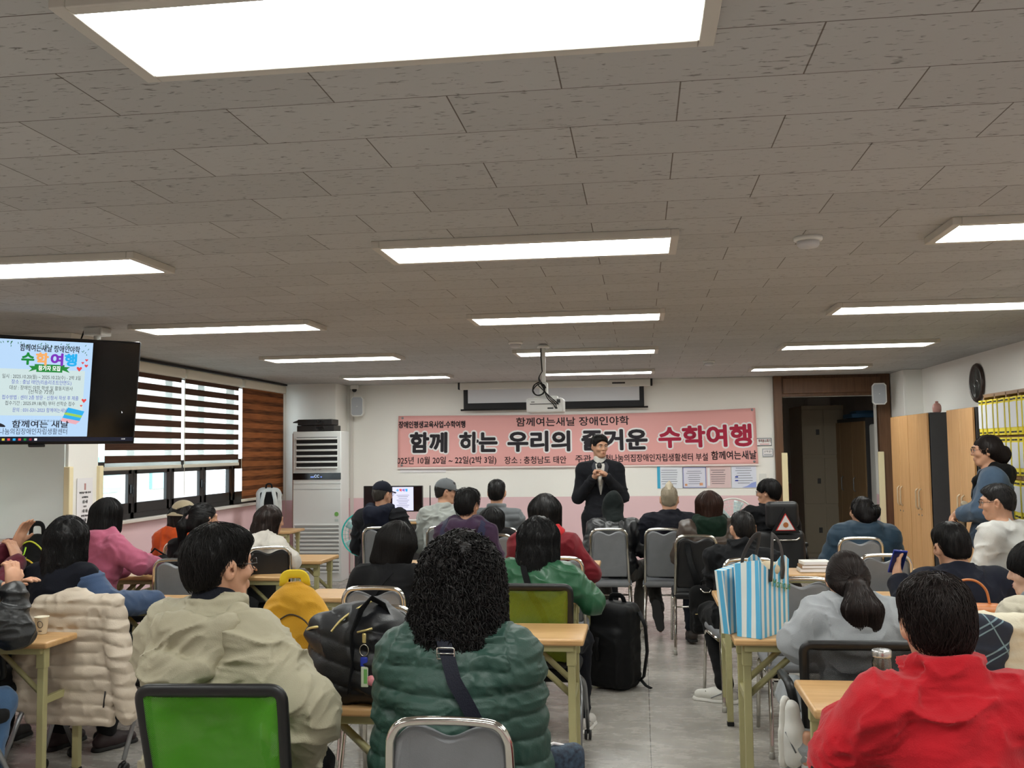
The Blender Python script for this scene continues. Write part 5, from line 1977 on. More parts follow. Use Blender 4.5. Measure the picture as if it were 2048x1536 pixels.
def banner_map(v):
    """flat banner (x 0..BW, y 0..BHt, z out of the cloth) -> wall"""
    u, t = v[:, 0] / BW, v[:, 1] / BHt
    sag = -0.035 * np.clip((u - 0.72), -1, 0) * 0 - 0.045 * np.sin(PI * np.clip(u, 0, 1)) * t * (0.4 + 0.6 * u)
    bot = BL[None, :] * (1 - u)[:, None] + BR[None, :] * u[:, None]
    top = TL[None, :] * (1 - u)[:, None] + TR[None, :] * u[:, None]
    p = bot * (1 - t)[:, None] + top * t[:, None]
    p[:, 2] += sag
    p[:, 1] += -v[:, 2] - 0.006 * np.sin(u * 17 + t * 3) - 0.006 * np.sin(u * 7 - t * 6)
    return p


ban = empty('banner', (0, 0, 0), 0, 'long pink cloth banner with Korean lettering across the front wall', 'banner')
nu, nv = 96, 14
gx, gy = np.meshgrid(np.linspace(0, BW, nu + 1), np.linspace(0, BHt, nv + 1), indexing='ij')
V = banner_map(np.stack([gx.ravel(), gy.ravel(), np.zeros(gx.size)], 1))
ii = np.arange((nu + 1) * (nv + 1)).reshape(nu + 1, nv + 1)
Fq = np.stack([ii[:-1, :-1].ravel(), ii[1:, :-1].ravel(), ii[1:, 1:].ravel(), ii[:-1, 1:].ravel()], 1)
o = link('banner_cloth', npmesh('banner_cloth', V, Fq), mat('pink banner cloth', (238, 174, 170), 0.6, bump=0.05, bscale=300), ban)
md = o.modifiers.new('thickness', 'SOLIDIFY')
md.thickness = 0.002
V = banner_map(np.stack([gx[:, :2].ravel(), np.tile([0.0, 0.022], nu + 1), np.full(2 * (nu + 1), 0.003)], 1))
ii = np.arange((nu + 1) * 2).reshape(nu + 1, 2)
Fq = np.stack([ii[:-1, 0], ii[1:, 0], ii[1:, 1], ii[:-1, 1]], 1)
link('banner_hem', npmesh('banner_hem', V, Fq), mat('banner hem', (240, 226, 222), 0.7), ban)
for (x, y) in ((0.06, BHt - 0.03), (BW - 0.04, BHt - 0.02), (0.06, 0.05), (BW - 0.05, 0.05)):
    c = banner_map(np.array([[x, y, 0.004]]))[0]
    MB().lathe([(0.004, -0.004), (0.016, -0.004), (0.016, 0.004), (0.004, 0.005)], c, 14, (PI / 2, 0, 0)).build('eyelet', STEEL, ban)


def banner_text(body, x, y, size, m, width, off=0.0, z=0.004, name='lettering'):
    def fn(v):
        q = v.copy().astype(np.float64)
        q[:, 0] += x - q[:, 0].min()
        q[:, 1] += y - (q[:, 1].max() + q[:, 1].min()) / 2
        q[:, 2] = z
        q[:, 0] = np.clip(q[:, 0], 0.002, BW)
        return banner_map(q)
    return text_obj(body, size, m, None, ban, name, fn, width=width, offset=off)


SX = BW / 717.0                                # metres per photo pixel along the banner
BXp = lambda px: (px - 797) * SX
banner_text('장애인평생교육사업-수학여행', BXp(798), 0.60, 0.10, INK, 138 * SX, 0.003)
banner_text('함께여는새날 장애인야학', BXp(1041), 0.625, 0.13, INK, 226 * SX, 0.002)
banner_text('025년 10월 20일 ~ 22일(2박 3일)', BXp(796), 0.105, 0.11, INK, 204 * SX, 0.001)
banner_text('장소 : 충청남도 태안', BXp(1017), 0.105, 0.11, INK, 124 * SX, 0.001)
banner_text('주관 :', BXp(1159), 0.115, 0.11, INK, 40 * SX, 0.001)
banner_text('포천나눔의집장애인자립생활센터 부설', BXp(1206), 0.118, 0.11, INK, 212 * SX, 0.001)
banner_text('함께여는새날', BXp(1425), 0.135, 0.12, INK, 86 * SX, 0.002)
for word, x0, x1, m, y in (('함께', 822, 900, INK, 0.355), ('하는', 924, 1003, INK, 0.355), ('우리의', 1023, 1150, INK, 0.36), ('즐거운', 1172, 1303, INK, 0.365), ('수학여행', 1324, 1505, CRIMSON, 0.385)):
    banner_text(word, BXp(x0) - 0.022, y, 0.29, PWHITE, (x1 - x0) * SX - 0.024, 0.034, 0.004, 'lettering_outline')
    banner_text(word, BXp(x0), y, 0.29, m, (x1 - x0) * SX - 0.024, 0.012, 0.007)

# ---- pull-down screen
sc_ = empty('projection_screen', (-1.13, YF - 0.12, 2.52), 0, 'white roll-down projection screen with black border, almost wound up', 'screen')
MB().box((0, 0.02, 0.0), (2.56, 0.10, 0.10), 0.015).build('screen_case', mat('screen case', (226, 222, 214), 0.4), sc_)
for i in (-1, 1):
    MB().box((i * 1.29, 0.02, 0.01), (0.03, 0.09, 0.11), 0.01).build('end_cap', BLACKP, sc_)
MB().box((-0.02, 0.0, -0.17), (2.42, 0.003, 0.26)).build('screen_cloth', mat('screen white', (216, 217, 222), 0.8), sc_)
bb = MB().box((-0.02, -0.003, -0.275), (2.42, 0.003, 0.085))
for i in (-1, 1):
    bb.box((-0.02 + i * 1.18, -0.003, -0.14), (0.06, 0.003, 0.19))
bb.build('screen_border', mat('screen black', (26, 26, 30), 0.7), sc_)
MB().tube([(-1.27, 0, -0.322), (1.24, 0, -0.322)], 0.012, 8).build('bottom_bar', BLACKP, sc_)
MB().box((0.86, -0.033, 0.0), (0.17, 0.004, 0.022), 0.002).build('maker_plate', mat('plate dark', (60, 58, 58), 0.4), sc_)

# ---- projector hanging from the ceiling
pc = P(1092, 812, 8.4)
pj = empty('projector', (pc[0], pc[1], 0), 0, 'white projector hanging on a ceiling pole with coiled black cables', 'projector')
MB().tube([(-0.02, 0.04, CEIL), (-0.02, 0.04, pc[2] + 0.20)], 0.019, 12).build('pole', WHITEP, pj)
MB().lathe([(0.055, -0.035), (0.055, -0.02), (0.03, 0.0)], (-0.02, 0.04, CEIL), 16).build('ceiling_plate', WHITEP, pj)
MB().box((-0.02, 0.04, pc[2] + 0.14), (0.07, 0.07, 0.13), 0.012).box((0, 0.04, pc[2] + 0.075), (0.20, 0.16, 0.02), 0.005).build('bracket', WHITEP, pj)
pb = MB().box((0, 0, pc[2]), (0.315, 0.26, 0.125), 0.018, seg=3).build('body', mat('projector white', (220, 221, 220), 0.4), pj)
mm_ = MB().box((0, -0.131, pc[2] + 0.012), (0.25, 0.004, 0.006)).box((0.05, -0.131, pc[2] - 0.025), (0.05, 0.004, 0.012)).box((0.10, -0.131, pc[2] - 0.025), (0.02, 0.004, 0.012))
mm_.box((-0.10, -0.131, pc[2] + 0.03), (0.03, 0.004, 0.006)).box((0.12, -0.131, pc[2] + 0.035), (0.03, 0.004, 0.03))
mm_.build('ports', BLACKP, pb)
cb = MB()
rng = np.random.RandomState(4)
for j in range(3):
    pts = [(-0.03, 0.01, pc[2] + 0.30), (-0.06, -0.05, pc[2] + 0.24)]
    for q in range(9):
        a = q * 0.85 + j * 0.7
        pts.append((-0.06 + 0.055 * math.cos(a) + rng.rand() * 0.02, -0.09 - 0.006 * j, pc[2] + 0.13 + 0.055 * math.sin(a) + rng.rand() * 0.02))
    pts += [(0.02 + j * 0.02, -0.12, pc[2] + 0.06), (0.08 + 0.02 * j, -0.16, pc[2] + 0.01), (0.09 + 0.01 * j, -0.135, pc[2] - 0.02 + 0.03 * (j == 2))]
    sp_ = arc(pts, 0.04, 4)
    cb.tube(sp_, 0.0045, 6)
cb.tube([(-0.04, 0.04, CEIL), (-0.042, 0.03, pc[2] + 0.45), (-0.03, 0.01, pc[2] + 0.30)], 0.005, 6)
cb.build('cables', BLACKR, pj)

# ---- smoke detectors and dome camera
for n, (px, py, lab) in enumerate(((1616, 474, 'white dome smoke detector on the ceiling nearest the camera'), (1031, 684, 'white smoke detector on the ceiling near the projector'), (1418, 722, 'small white smoke detector on the ceiling near the doorway'))):
    q = _f + _r * (px - 1024) / CF - _u * (py - 768) / CF
    p = q * (CEIL - CH) / q[2]
    t = empty('smoke_detector', (p[0], p[1], CEIL), 0, lab, 'smoke detector', 'smoke detectors')
    MB().lathe([(0.062, 0.0), (0.062, -0.014), (0.055, -0.020)], (0, 0, 0), 24).build('base', WHITEP, t)
    MB().lathe([(0.048, -0.020), (0.048, -0.036), (0.040, -0.046), (0.015, -0.052), (0.002, -0.053)], (0, 0, 0), 24).build('dome', mat('detector dome', (206, 207, 210), 0.35), t)
p = P(709, 774, 12.95)
t = empty('dome_camera', (p[0], p[1], 2.54), 0, 'small white ceiling dome camera with dark lens above the wall speaker', 'camera')
MB().box((0, 0, 0.0), (0.10, 0.09, 0.06), 0.012).build('housing', WHITEP, t)
MB().lathe([(0.034, -0.03), (0.032, -0.05), (0.02, -0.065), (0.002, -0.07)], (0, -0.005, 0), 16).build('lens', BLACKP, t)
# conduit on the front wall
o = MB().box((-3.955, YF - 0.012, 1.27), (0.05, 0.024, 2.52), 0.006).build('cable_conduit', mat('conduit', (214, 210, 204), 0.5))
tag(o, 'pale vertical cable conduit on the front wall beside the air conditioner', 'conduit')


# ---- wall speakers
def wall_speaker(c, rz, label):
    t = empty('wall_speaker', c, rz, label, 'speaker', 'wall speakers')
    poly = [(-0.085, 0.105), (-0.06, 0.135), (0.06, 0.135), (0.085, 0.105), (0.085, -0.105), (0.06, -0.135), (-0.06, -0.135), (-0.085, -0.105)]
    MB().prism([(x * 0.96, z * 0.96) for x, z in poly], -0.05, 0.08).prism(poly, -0.062, -0.048).build('cabinet', WHITEP, t)
    MB().prism([(x * 0.88, z * 0.90) for x, z in poly], -0.066, -0.060).build('grille', mat('speaker grille', (176, 180, 186), 0.6, bump=0.3, bscale=700), t)
    MB().box((0, -0.068, 0.0), (0.014, 0.004, 0.010)).build('badge', WHITEP, t)
    MB().box((0, 0.10, 0.0), (0.04, 0.06, 0.08), 0.01).build('bracket', WHITEP, t)
    return t


c = P(716, 813, 12.93)
wall_speaker(c, 0.06, 'white wall speaker on the left of the front wall above the monitor')
c = P(1758, 788, 12.75)
wall_speaker((c[0], c[1], c[2]), -0.14, 'white wall speaker at the top right of the doorway')

# ---- posters and small signs on the front wall
PY = YF - 0.008
SKY = mat('poster sky blue', (70, 176, 214), 0.7)
LAV = mat('poster lavender', (150, 156, 200), 0.7)
PINKP = mat('poster pink', (230, 184, 184), 0.7)
GREYP = mat('poster text grey', (120, 124, 140), 0.7)
for n, (x0, x1, y0, y1, lab) in enumerate(((1315, 1364, 931, 977, 'pale poster with a turquoise side strip below the banner'), (1366, 1412, 934, 976, 'pale poster with a lavender frame below the banner'),
                                           (1413, 1461, 931, 976, 'pink and grey schedule poster below the banner'), (1464, 1512, 926, 976, 'white poster with blue lines below the banner, nearest the doorway'))):
    a, b = P(x0, y1, PY), P(x1, y0, PY)
    w_, h_ = b[0] - a[0], b[2] - a[2]
    t = empty('poster', ((a[0] + b[0]) / 2, PY, (a[2] + b[2]) / 2), 0, lab, 'poster', 'posters below the banner')
    MB().box((0, 0, 0), (w_, 0.003, h_)).build('sheet', mat('poster base %d' % n, ((232, 236, 244), (226, 226, 240), (226, 200, 200), (228, 232, 246))[n], 0.6), t)
    tx = MB()
    rng = np.random.RandomState(n)
    for k in range(7):
        ww_ = w_ * (0.45 + 0.3 * rng.rand())
        tx.box((-w_ * 0.08 + 0.02, -0.003, h_ * (0.30 - 0.10 * k)), (ww_, 0.002, h_ * 0.020))
    tx.build('print', GREYP if n != 2 else mat('poster ink', (84, 74, 84), 0.7), t)
    if n == 0:
        MB().box((-w_ * 0.44, -0.003, 0), (w_ * 0.12, 0.002, h_)).build('side_strip', SKY, t)
    elif n == 1:
        fr = MB()
        for i in (-1, 1):
            fr.box((i * w_ * 0.48, -0.003, 0), (w_ * 0.04, 0.002, h_)).box((0, -0.003, i * h_ * 0.48), (w_, 0.002, h_ * 0.04))
        fr.build('border', LAV, t)
        MB().box((w_ * 0.28, -0.003, -h_ * 0.32), (w_ * 0.14, 0.002, h_ * 0.12)).box((-w_ * 0.36, -0.003, -h_ * 0.35), (w_ * 0.10, 0.002, h_ * 0.1)).build('stamps', mat('poster orange', (220, 160, 120), 0.7), t)
    elif n == 2:
        MB().box((-w_ * 0.40, -0.003, 0), (w_ * 0.10, 0.002, h_ * 0.8)).build('label_column', PAPER, t)
    else:
        MB().box((-w_ * 0.3, -0.0035, -h_ * 0.05), (w_ * 0.12, 0.002, h_ * 0.05)).box((-w_ * 0.3, -0.0035, -h_ * 0.2), (w_ * 0.12, 0.002, h_ * 0.05)).build('blue_marks', mat('poster blue', (50, 70, 170), 0.7), t)
        MB().prism([(-w_ * 0.1, -h_ * 0.48), (w_ * 0.48, -h_ * 0.48), (w_ * 0.48, -h_ * 0.25), (w_ * 0.3, -h_ * 0.3), (w_ * 0.12, -h_ * 0.42)], -0.004, -0.002).build('hill_print', mat('poster blue pale', (150, 166, 226), 0.7), t)
a, b = P(1511, 892, PY), P(1543, 876, PY)
t = empty('extinguisher_sign', ((a[0] + b[0]) / 2, PY, (a[2] + b[2]) / 2), 0, 'small white sign with red Korean lettering and black edge beside the banner', 'sign')
MB().box((0, 0, 0), (b[0] - a[0], 0.006, b[2] - a[2]), 0.002).build('plate', mat('sign dark edge', (40, 44, 60), 0.5), t)
MB().box((0, -0.004, 0), (b[0] - a[0] - 0.016, 0.004, b[2] - a[2] - 0.016)).build('face', PWHITE, t)
text_obj('투척용소화기', 0.045, mat('sign red', (196, 40, 36), 0.6), frame_mat((0.012, -0.0075, 0.012), (1, 0, 0), (0, 0, 1)), t, align='CENTER', width=0.15, offset=0.001)
MB().box((0.012, -0.007, -0.027), (0.12, 0.002, 0.006)).build('underline', mat('sign red', (196, 40, 36), 0.6), t)
a, b = P(1525, 914, PY), P(1546, 897, PY)
t = empty('room_sign', ((a[0] + b[0]) / 2, PY, (a[2] + b[2]) / 2), 0, 'small grey and white room name plate below the red lettered sign', 'sign')
MB().box((0, 0, 0), (b[0] - a[0], 0.01, b[2] - a[2]), 0.004).build('plate', mat('plate grey', (176, 180, 186), 0.5), t)
MB().box((0, -0.006, 0.004), (b[0] - a[0] - 0.02, 0.003, b[2] - a[2] - 0.03)).build('face', PWHITE, t)
text_obj('교육실1', 0.032, INK, frame_mat((0, -0.009, 0.016), (1, 0, 0), (0, 0, 1)), t, align='CENTER', width=0.095)
MB().box((0, -0.008, -0.022), (0.10, 0.002, 0.014)).build('strip', mat('plate grey', (176, 180, 186), 0.5), t)

a, b = P(1519, 962, PY), P(1533, 947, PY)
t = empty('light_switch', ((a[0] + b[0]) / 2, PY, (a[2] + b[2]) / 2), 0, 'small white light switch plate on the wall left of the doorway', 'switch')
MB().box((0, 0, 0), (b[0] - a[0], 0.012, b[2] - a[2]), 0.003).build('plate', WHITEP, t)
MB().box((0, -0.008, 0), ((b[0] - a[0]) * 0.45, 0.008, (b[2] - a[2]) * 0.6), 0.002).build('rocker', WHITEP, t)
a, b = P(800, 944, PY), P(892, 936, PY)
o = MB().box(((a[0] + b[0]) / 2, PY, (a[2] + b[2]) / 2), (b[0] - a[0], 0.003, b[2] - a[2] + 0.02)).build('paper_sheet', PAPER)
tag(o, 'white paper sheet edge showing below the left end of the banner', 'paper')

# ---- television on a swivel mount in front of the left pillar
th_ = rad(43)
tx_, ty_ = math.cos(th_), math.sin(th_)
TR_ = P(283, 685, 6.30)
tilt = rad(13)
xa = vec((tx_, ty_, 0))
na = vec((ty_, -tx_, 0))                 # towards the room
ya = vec((0, 0, 1)) * math.cos(tilt) + na * math.sin(tilt)
TW, TH = 1.24, 0.715
org = TR_ - xa * TW / 2 - ya * TH / 2
TM = frame_mat(org, xa, ya)
tv = empty('television', (0, 0, 0), 0, 'large black television on a ceiling arm at the left, showing a pale blue notice', 'television')
tv.matrix_world = TM
MB().box((0, 0, -0.02), (TW, TH, 0.04), 0.008).box((0, 0, -0.055), (TW * 0.6, TH * 0.6, 0.06), 0.02).build('housing', mat('tv black', (16, 16, 18), 0.3), tv)
scr = MB().box((0, 0.004, 0.0015), (TW - 0.024, TH - 0.03, 0.003)).build('screen', mat('tv screen black', (8, 8, 10), 0.12), tv)
MB().box((0.0, -TH / 2 - 0.006, 0.0), (0.10, 0.016, 0.03), 0.004).build('sensor_bar', BLACKP, tv)


def glow(name, rgb, s=1.0):
    m = mat('lit ' + name, rgb, 0.3, emit=s * 0.50)
    m.node_tree.nodes['Principled BSDF'].inputs['Base Color'].default_value = (0.01, 0.01, 0.01, 1)
    return m


G_BG, G_MID = glow('pale blue', (176, 206, 236), 0.95), glow('pale mint', (196, 214, 214), 0.95)
G_INK, G_BLUE, G_GREEN = glow('ink', (40, 40, 50), 0.6), glow('blue', (70, 80, 200), 0.7), glow('green', (30, 140, 60), 0.8)
G_ORANGE, G_PURPLE, G_CYAN, G_RED, G_WHITE = glow('orange', (236, 168, 100), 0.9), glow('purple', (120, 50, 180), 0.9), glow('cyan', (40, 170, 230), 0.9), glow('red', (226, 70, 70), 0.9), glow('white', (250, 250, 250), 1.0)
# pixel coordinates of the slide in a zoomed crop (x 0..1190 of a 300 px wide view), mapped to the panel
sx1 = TW / 2 - 0.012 - 0.30          # right edge of the slide
sx0 = -TW / 2 + 0.16
SH = TH - 0.075
sy0 = -TH / 2 + 0.055
sw = sx1 - sx0
MB().prism([(sx0, sy0), (sx1, sy0), (sx1, sy0 + SH), (sx0, sy0 + SH)], 0.0032, 0.0034, 'Z').build('slide', G_BG, scr)
MB().prism([(sx0, sy0 + SH * 0.22), (sx1 - 0.04, sy0 + SH * 0.22), (sx1 - 0.04, sy0 + SH * 0.70), (sx0, sy0 + SH * 0.70)], 0.0034, 0.0036, 'Z').build('slide_panel', G_MID, scr)


def tvt(body, u, v, size, m, width=None, off=0.0):
    """u right 0..1 (centre of the words), v up 0..1 on the slide"""
    return text_obj(body, size, m, frame_mat((sx0 + sw * u, sy0 + SH * v, 0.0042), (1, 0, 0), (0, 1, 0)), scr, align='CENTER', width=width, offset=off)


tvt('함께여는새날 장애인야학', 0.66, 0.915, 0.05, G_INK, 0.36, 0.0008)
for ch, u, m in (('수', 0.49, G_GREEN), ('학', 0.60, G_ORANGE), ('여', 0.72, G_PURPLE), ('행', 0.83, G_CYAN)):
    tvt(ch, u, 0.80, 0.085, m, 0.070, 0.004)
MB().prism([(sx0 + sw * (0.53 + a), sy0 + SH * (0.705 + b)) for a, b in ((-0.03, -0.03), (0.03, -0.005), (0.03, -0.03), (0.235, -0.03), (0.235, -0.005), (0.295, -0.03), (0.27, 0.005), (0.295, 0.03), (0.25, 0.03), (0.25, 0.05), (0.015, 0.05), (0.015, 0.03), (-0.03, 0.03), (-0.005, 0.0))], 0.0036, 0.0038, 'Z').build('ribbon', G_GREEN, scr)
tvt('참가자 모집', 0.662, 0.712, 0.036, G_WHITE, 0.13, 0.0008)
for body, v, m, wd in (('일시 : 2025.10.20(월) ~ 2025.10.22(수) - 2박 3일', 0.62, G_INK, 0.47), ('장소 : 충남 태안(리솜리조트안면도)', 0.565, G_BLUE, 0.36), ('대상 : 장애인 야학 학생 및 활동지원사', 0.505, G_INK, 0.38),
                       ('(선착순 72명)', 0.465, G_INK, 0.15), ('접수방법 : 센터 2층 방문 - 신청서 작성 후 제출', 0.405, G_BLUE, 0.46), ('접수기간 : 2025.09.18(목) 부터 선착순 접수', 0.345, G_INK, 0.42), ('문의 : 031-531-2023 함께여는새날', 0.275, G_BLUE, 0.33)):
    tvt(body, 0.61, v, 0.032, m, wd)
tvt('한국방송통신 장애인평생교육기관', 0.60, 0.165, 0.016, G_INK, 0.28)
tvt('함께여는 새날', 0.62, 0.125, 0.05, G_INK, 0.34, 0.001)
tvt('포천나눔의집장애인자립생활센터', 0.53, 0.05, 0.046, G_INK, 0.47)
tvt('떠나자', 0.20, 0.20, 0.05, G_INK, 0.12)
MB().prism([(sx0 + sw * (0.27 + 0.08 * math.cos(a)), sy0 + SH * (0.125 + 0.022 * math.sin(a) - 0.02 * math.cos(a) ** 2)) for a in np.linspace(0, 2 * PI, 18, endpoint=False)], 0.0036, 0.0038, 'Z').build('shoe_print', G_INK, scr)
lv = MB()
rng = np.random.RandomState(5)
for k in range(60):
    u = rng.rand()
    v = 1.0 - 0.01 - 0.055 * rng.rand() ** 1.6 - (0.12 * max(0, u - 0.86) / 0.14) * rng.rand()
    a = -PI / 2 + (rng.rand() - 0.5) * 2.0
    cx_, cy_ = sx0 + sw * u * 0.985, sy0 + SH * v - 0.004
    l_, w_ = 0.017, 0.0025
    dx, dy = math.cos(a), math.sin(a)
    q = [(cx_, cy_), (cx_ + dx * l_ * .5 - dy * w_, cy_ + dy * l_ * .5 + dx * w_), (cx_ + dx * l_, cy_ + dy * l_), (cx_ + dx * l_ * .5 + dy * w_, cy_ + dy * l_ * .5 - dx * w_)]
    if all(x < sx1 - 0.002 and sy0 < y < sy0 + SH for x, y in q):
        lv.prism(q, 0.0036, 0.0038, 'Z')
lv.build('leaf_print', glow('leaf', (40, 120, 70), 0.7), scr)
for u, v, s_ in ((0.955, 0.815, 0.010), (0.925, 0.785, 0.009), (0.955, 0.755, 0.012), (0.90, 0.72, 0.018), (0.955, 0.385, 0.016), (0.935, 0.33, 0.008)):
    MB().prism([(sx0 + sw * u + s_ * x, sy0 + SH * v + s_ * y) for x, y in ((0, -1), (0.9, 0.1), (0.9, 0.6), (0.5, 0.8), (0, 0.4), (-0.5, 0.8), (-0.9, 0.6), (-0.9, 0.1))], 0.0036, 0.0038, 'Z').build('heart_print', G_RED, scr)
pic = [(0.79, 0.20), (0.93, 0.165), (0.965, 0.27), (0.83, 0.31)]
MB().prism([(sx0 + sw * u, sy0 + SH * v) for u, v in pic], 0.0036, 0.0039, 'Z').build('ticket_print', G_CYAN, scr)
MB().prism([(sx0 + sw * u, sy0 + SH * v) for u, v in ((0.80, 0.235), (0.94, 0.20), (0.95, 0.225), (0.81, 0.26))], 0.0039, 0.0041, 'Z').build('ticket_band', glow('lime', (150, 200, 90), 0.9), scr)
MB().prism([(sx0 + sw * u, sy0 + SH * v) for u, v in ((0.775, 0.165), (0.90, 0.13), (0.935, 0.165), (0.79, 0.20))], 0.0036, 0.0039, 'Z').build('ticket_base', glow('rose', (226, 170, 180), 0.9), scr)
tb_ = MB().prism([(-TW / 2 + 0.012, -TH / 2 + 0.022), (TW / 2 - 0.012, -TH / 2 + 0.022), (TW / 2 - 0.012, -TH / 2 + 0.05), (-TW / 2 + 0.012, -TH / 2 + 0.05)], 0.0032, 0.0034, 'Z').build('taskbar', glow('taskbar', (14, 22, 44), 0.7), scr)
for k, m in enumerate((glow('yellow', (226, 210, 70), 0.8), G_RED, G_CYAN, G_RED, G_GREEN, glow('maroon', (150, 30, 50), 0.8), G_WHITE)):
    MB().box((sx0 + 0.26 + 0.032 * k, -TH / 2 + 0.036, 0.004), (0.016, 0.014, 0.0006)).build('taskbar_icon', m, scr)
text_obj('10:38', 0.012, G_WHITE, frame_mat((TW / 2 - 0.09, -TH / 2 + 0.037, 0.0042), (1, 0, 0), (0, 1, 0)), scr, name='taskbar_clock')
MB().prism([(TW / 2 - 0.10, -TH / 2 + 0.235), (TW / 2 - 0.092, -TH / 2 + 0.222), (TW / 2 - 0.098, -TH / 2 + 0.218)], 0.0036, 0.0038, 'Z').build('mouse_pointer', G_WHITE, scr)
mt_ = P(195, 668, 6.55)
inv = TM.inverted()
mb = MB()
mb.box((mt_[0], mt_[1], CEIL - 0.03), (0.14, 0.14, 0.06), 0.01)
mb.tube([(mt_[0], mt_[1], CEIL - 0.05), (mt_[0] - 0.02, mt_[1] + 0.02, org[2] + 0.25), (org[0] - na[0] * 0.10, org[1] - na[1] * 0.10, org[2] + 0.05)], 0.025, 10)
o = mb.build('ceiling_mount', WHITEP, tv)
o.matrix_parent_inverse = inv
o = MB().tube([(mt_[0] - 0.10, mt_[1], CEIL - 0.01), (mt_[0] - 0.13, mt_[1], CEIL - 0.09), (mt_[0] - 0.19, mt_[1] - 0.05, org[2] + 0.3)], 0.006, 6).build('cable', BLACKR, tv)
o.matrix_parent_inverse = inv

# ---- whiteboard on the pillar, paper notice
wb = empty('whiteboard', (-4.49, 6.738, 1.42), 0, 'pale glossy whiteboard on the pillar under the television', 'whiteboard')
MB().box((0, 0, 0), (0.54, 0.012, 0.76), 0.003).build('panel', mat('whiteboard', (238, 248, 246), 0.15), wb)
a, b = P(158, 1033, 1), P(193, 944, 1)
nz = [P(160, 945, 6.86)[2], P(192, 1033, 6.98)[2]]
t = empty('paper_notice', (-4.194, 6.96, 1.30), 0, 'white paper notice with black printing on the pillar side by the windows', 'notice')
MB().box((0, 0, 0), (0.003, 0.21, 0.36)).build('sheet', PAPER, t)
rows_ = (('화장실 이용 안내', 0.07, 0.016, 0.15), ('남자화장실', 0.035, 0.014, 0.08), ('1층 4층', 0.0, 0.028, 0.07), ('여자', -0.035, 0.014, 0.04), ('1층 3층', -0.07, 0.028, 0.07), ('장애인 화장실', -0.105, 0.014, 0.10), ('2층', -0.14, 0.028, 0.05))
for body, dz, size, wd in rows_:
    text_obj(body, size, INK, frame_mat((0.003, 0, dz), (0, 1, 0), (0, 0, 1)), t, align='CENTER', width=wd, offset=0.0008)
MB().box((0.002, 0, 0.115), (0.002, 0.02, 0.05)).build('drawing', mat('notice drawing', (190, 140, 136), 0.7), t)

# ---- clock
cc = P(1949, 766, 10.42)
ck_ = empty('wall_clock', (XR - 0.005, 10.42, cc[2]), 0, 'round dark brown wall clock on the right wall above the cabinets', 'clock', rot=(0, -PI / 2, 0))
MB().lathe([(0.150, 0.0), (0.198, 0.0), (0.202, 0.012), (0.192, 0.028), (0.172, 0.032), (0.160, 0.026), (0.156, 0.02)], (0, 0, 0), 40).build('rim', mat('dark brown wood', (52, 36, 30), 0.3), ck_)
MB().lathe([(0.001, 0.012), (0.158, 0.012), (0.158, 0.014), (0.001, 0.014)], (0, 0, 0), 40).build('dial', mat('clock dial', (214, 212, 204), 0.5), ck_)
nm = MB()
for k in range(12):
    a = k * PI / 6
    nm.box((0.13 * math.cos(a), 0.13 * math.sin(a), 0.015), (0.022, 0.007, 0.002), R=(0, 0, a))
nm.build('hour_marks', INK, ck_)
MB().box((0.035, 0.03, 0.018), (0.09, 0.008, 0.002), R=(0, 0, 0.7)).build('hour_hand', INK, ck_)
MB().box((-0.05, 0.012, 0.021), (0.13, 0.006, 0.002), R=(0, 0, 2.9)).build('minute_hand', INK, ck_)
cg = MB().lathe([(0.001, 0.0235), (0.157, 0.0235), (0.157, 0.025), (0.001, 0.025)], (0, 0, 0), 40).build('glass', GLASS, ck_)

# ---- cabinets along the right wall
DARKG = mat('charcoal panel', (66, 65, 66), 0.55, var=0.05)
HND = mat('pale handle', (196, 176, 146), 0.35)


def locker(x0, x1, y0, y1, z, doors, label, group='tall beech cabinets', front='-X', wood=CABWOOD):
    """doors face -X (into the room)"""
    t = empty('tall_cabinet', ((x0 + x1) / 2, (y0 + y1) / 2, 0), 0, label, 'cabinet', group)
    dx, dy = x1 - x0, y1 - y0
    MB().box((0.01, 0, z / 2), (dx - 0.02, dy, z), 0.003).build('carcass', DARKG, t)
    wd = dy / doors
    for k in range(doors):
        yc = -dy / 2 + wd * (k + 0.5)
        d = MB().box((-dx / 2, yc, z / 2 + 0.03), (0.02, wd - 0.006, z - 0.07), 0.002).build('door', wood, t)
        hy = yc + (wd / 2 - 0.06) * (1 if k % 2 == 0 else -1)
        MB().tube(arc([(-dx / 2 - 0.01, hy, 1.18), (-dx / 2 - 0.035, hy, 1.16), (-dx / 2 - 0.035, hy, 0.98), (-dx / 2 - 0.01, hy, 0.96)], 0.02), 0.009, 8).build('handle', HND, d)
        MB().box((-dx / 2 - 0.012, hy, 0.90), (0.006, 0.018, 0.018), 0.004).build('lock', STEEL, d)
    return t


locker(2.97, 3.405, 10.63, 11.37, 1.985, 2, 'tall beech cabinet with two doors, beside the wall clock and under the pink bottle')
locker(2.97, 3.405, 11.38, 12.12, 1.985, 2, 'tall beech cabinet with two doors, nearest the doorway')
locker(2.97, 3.405, 9.22, 9.97, 1.985, 2, 'tall beech cabinet with two doors, beside the document rack')
# pink bottle on the cabinet
q = P(1872, 818, 10.75)
pbt = empty('pink_bottle', (3.10, 10.75, 1.985), 0, 'small round pink bottle on top of the cabinet', 'bottle')
MB().lathe([(0.03, 0), (0.042, 0.01), (0.045, 0.05), (0.042, 0.075), (0.028, 0.095), (0.018, 0.10)], (0, 0, 0), 20).build('body', mat('pink plastic', (216, 160, 150), 0.4), pbt)
MB().lathe([(0.016, 0.10), (0.016, 0.118), (0.004, 0.122)], (0, 0, 0), 14).build('lid', mat('pink lid', (206, 150, 142), 0.4), pbt)

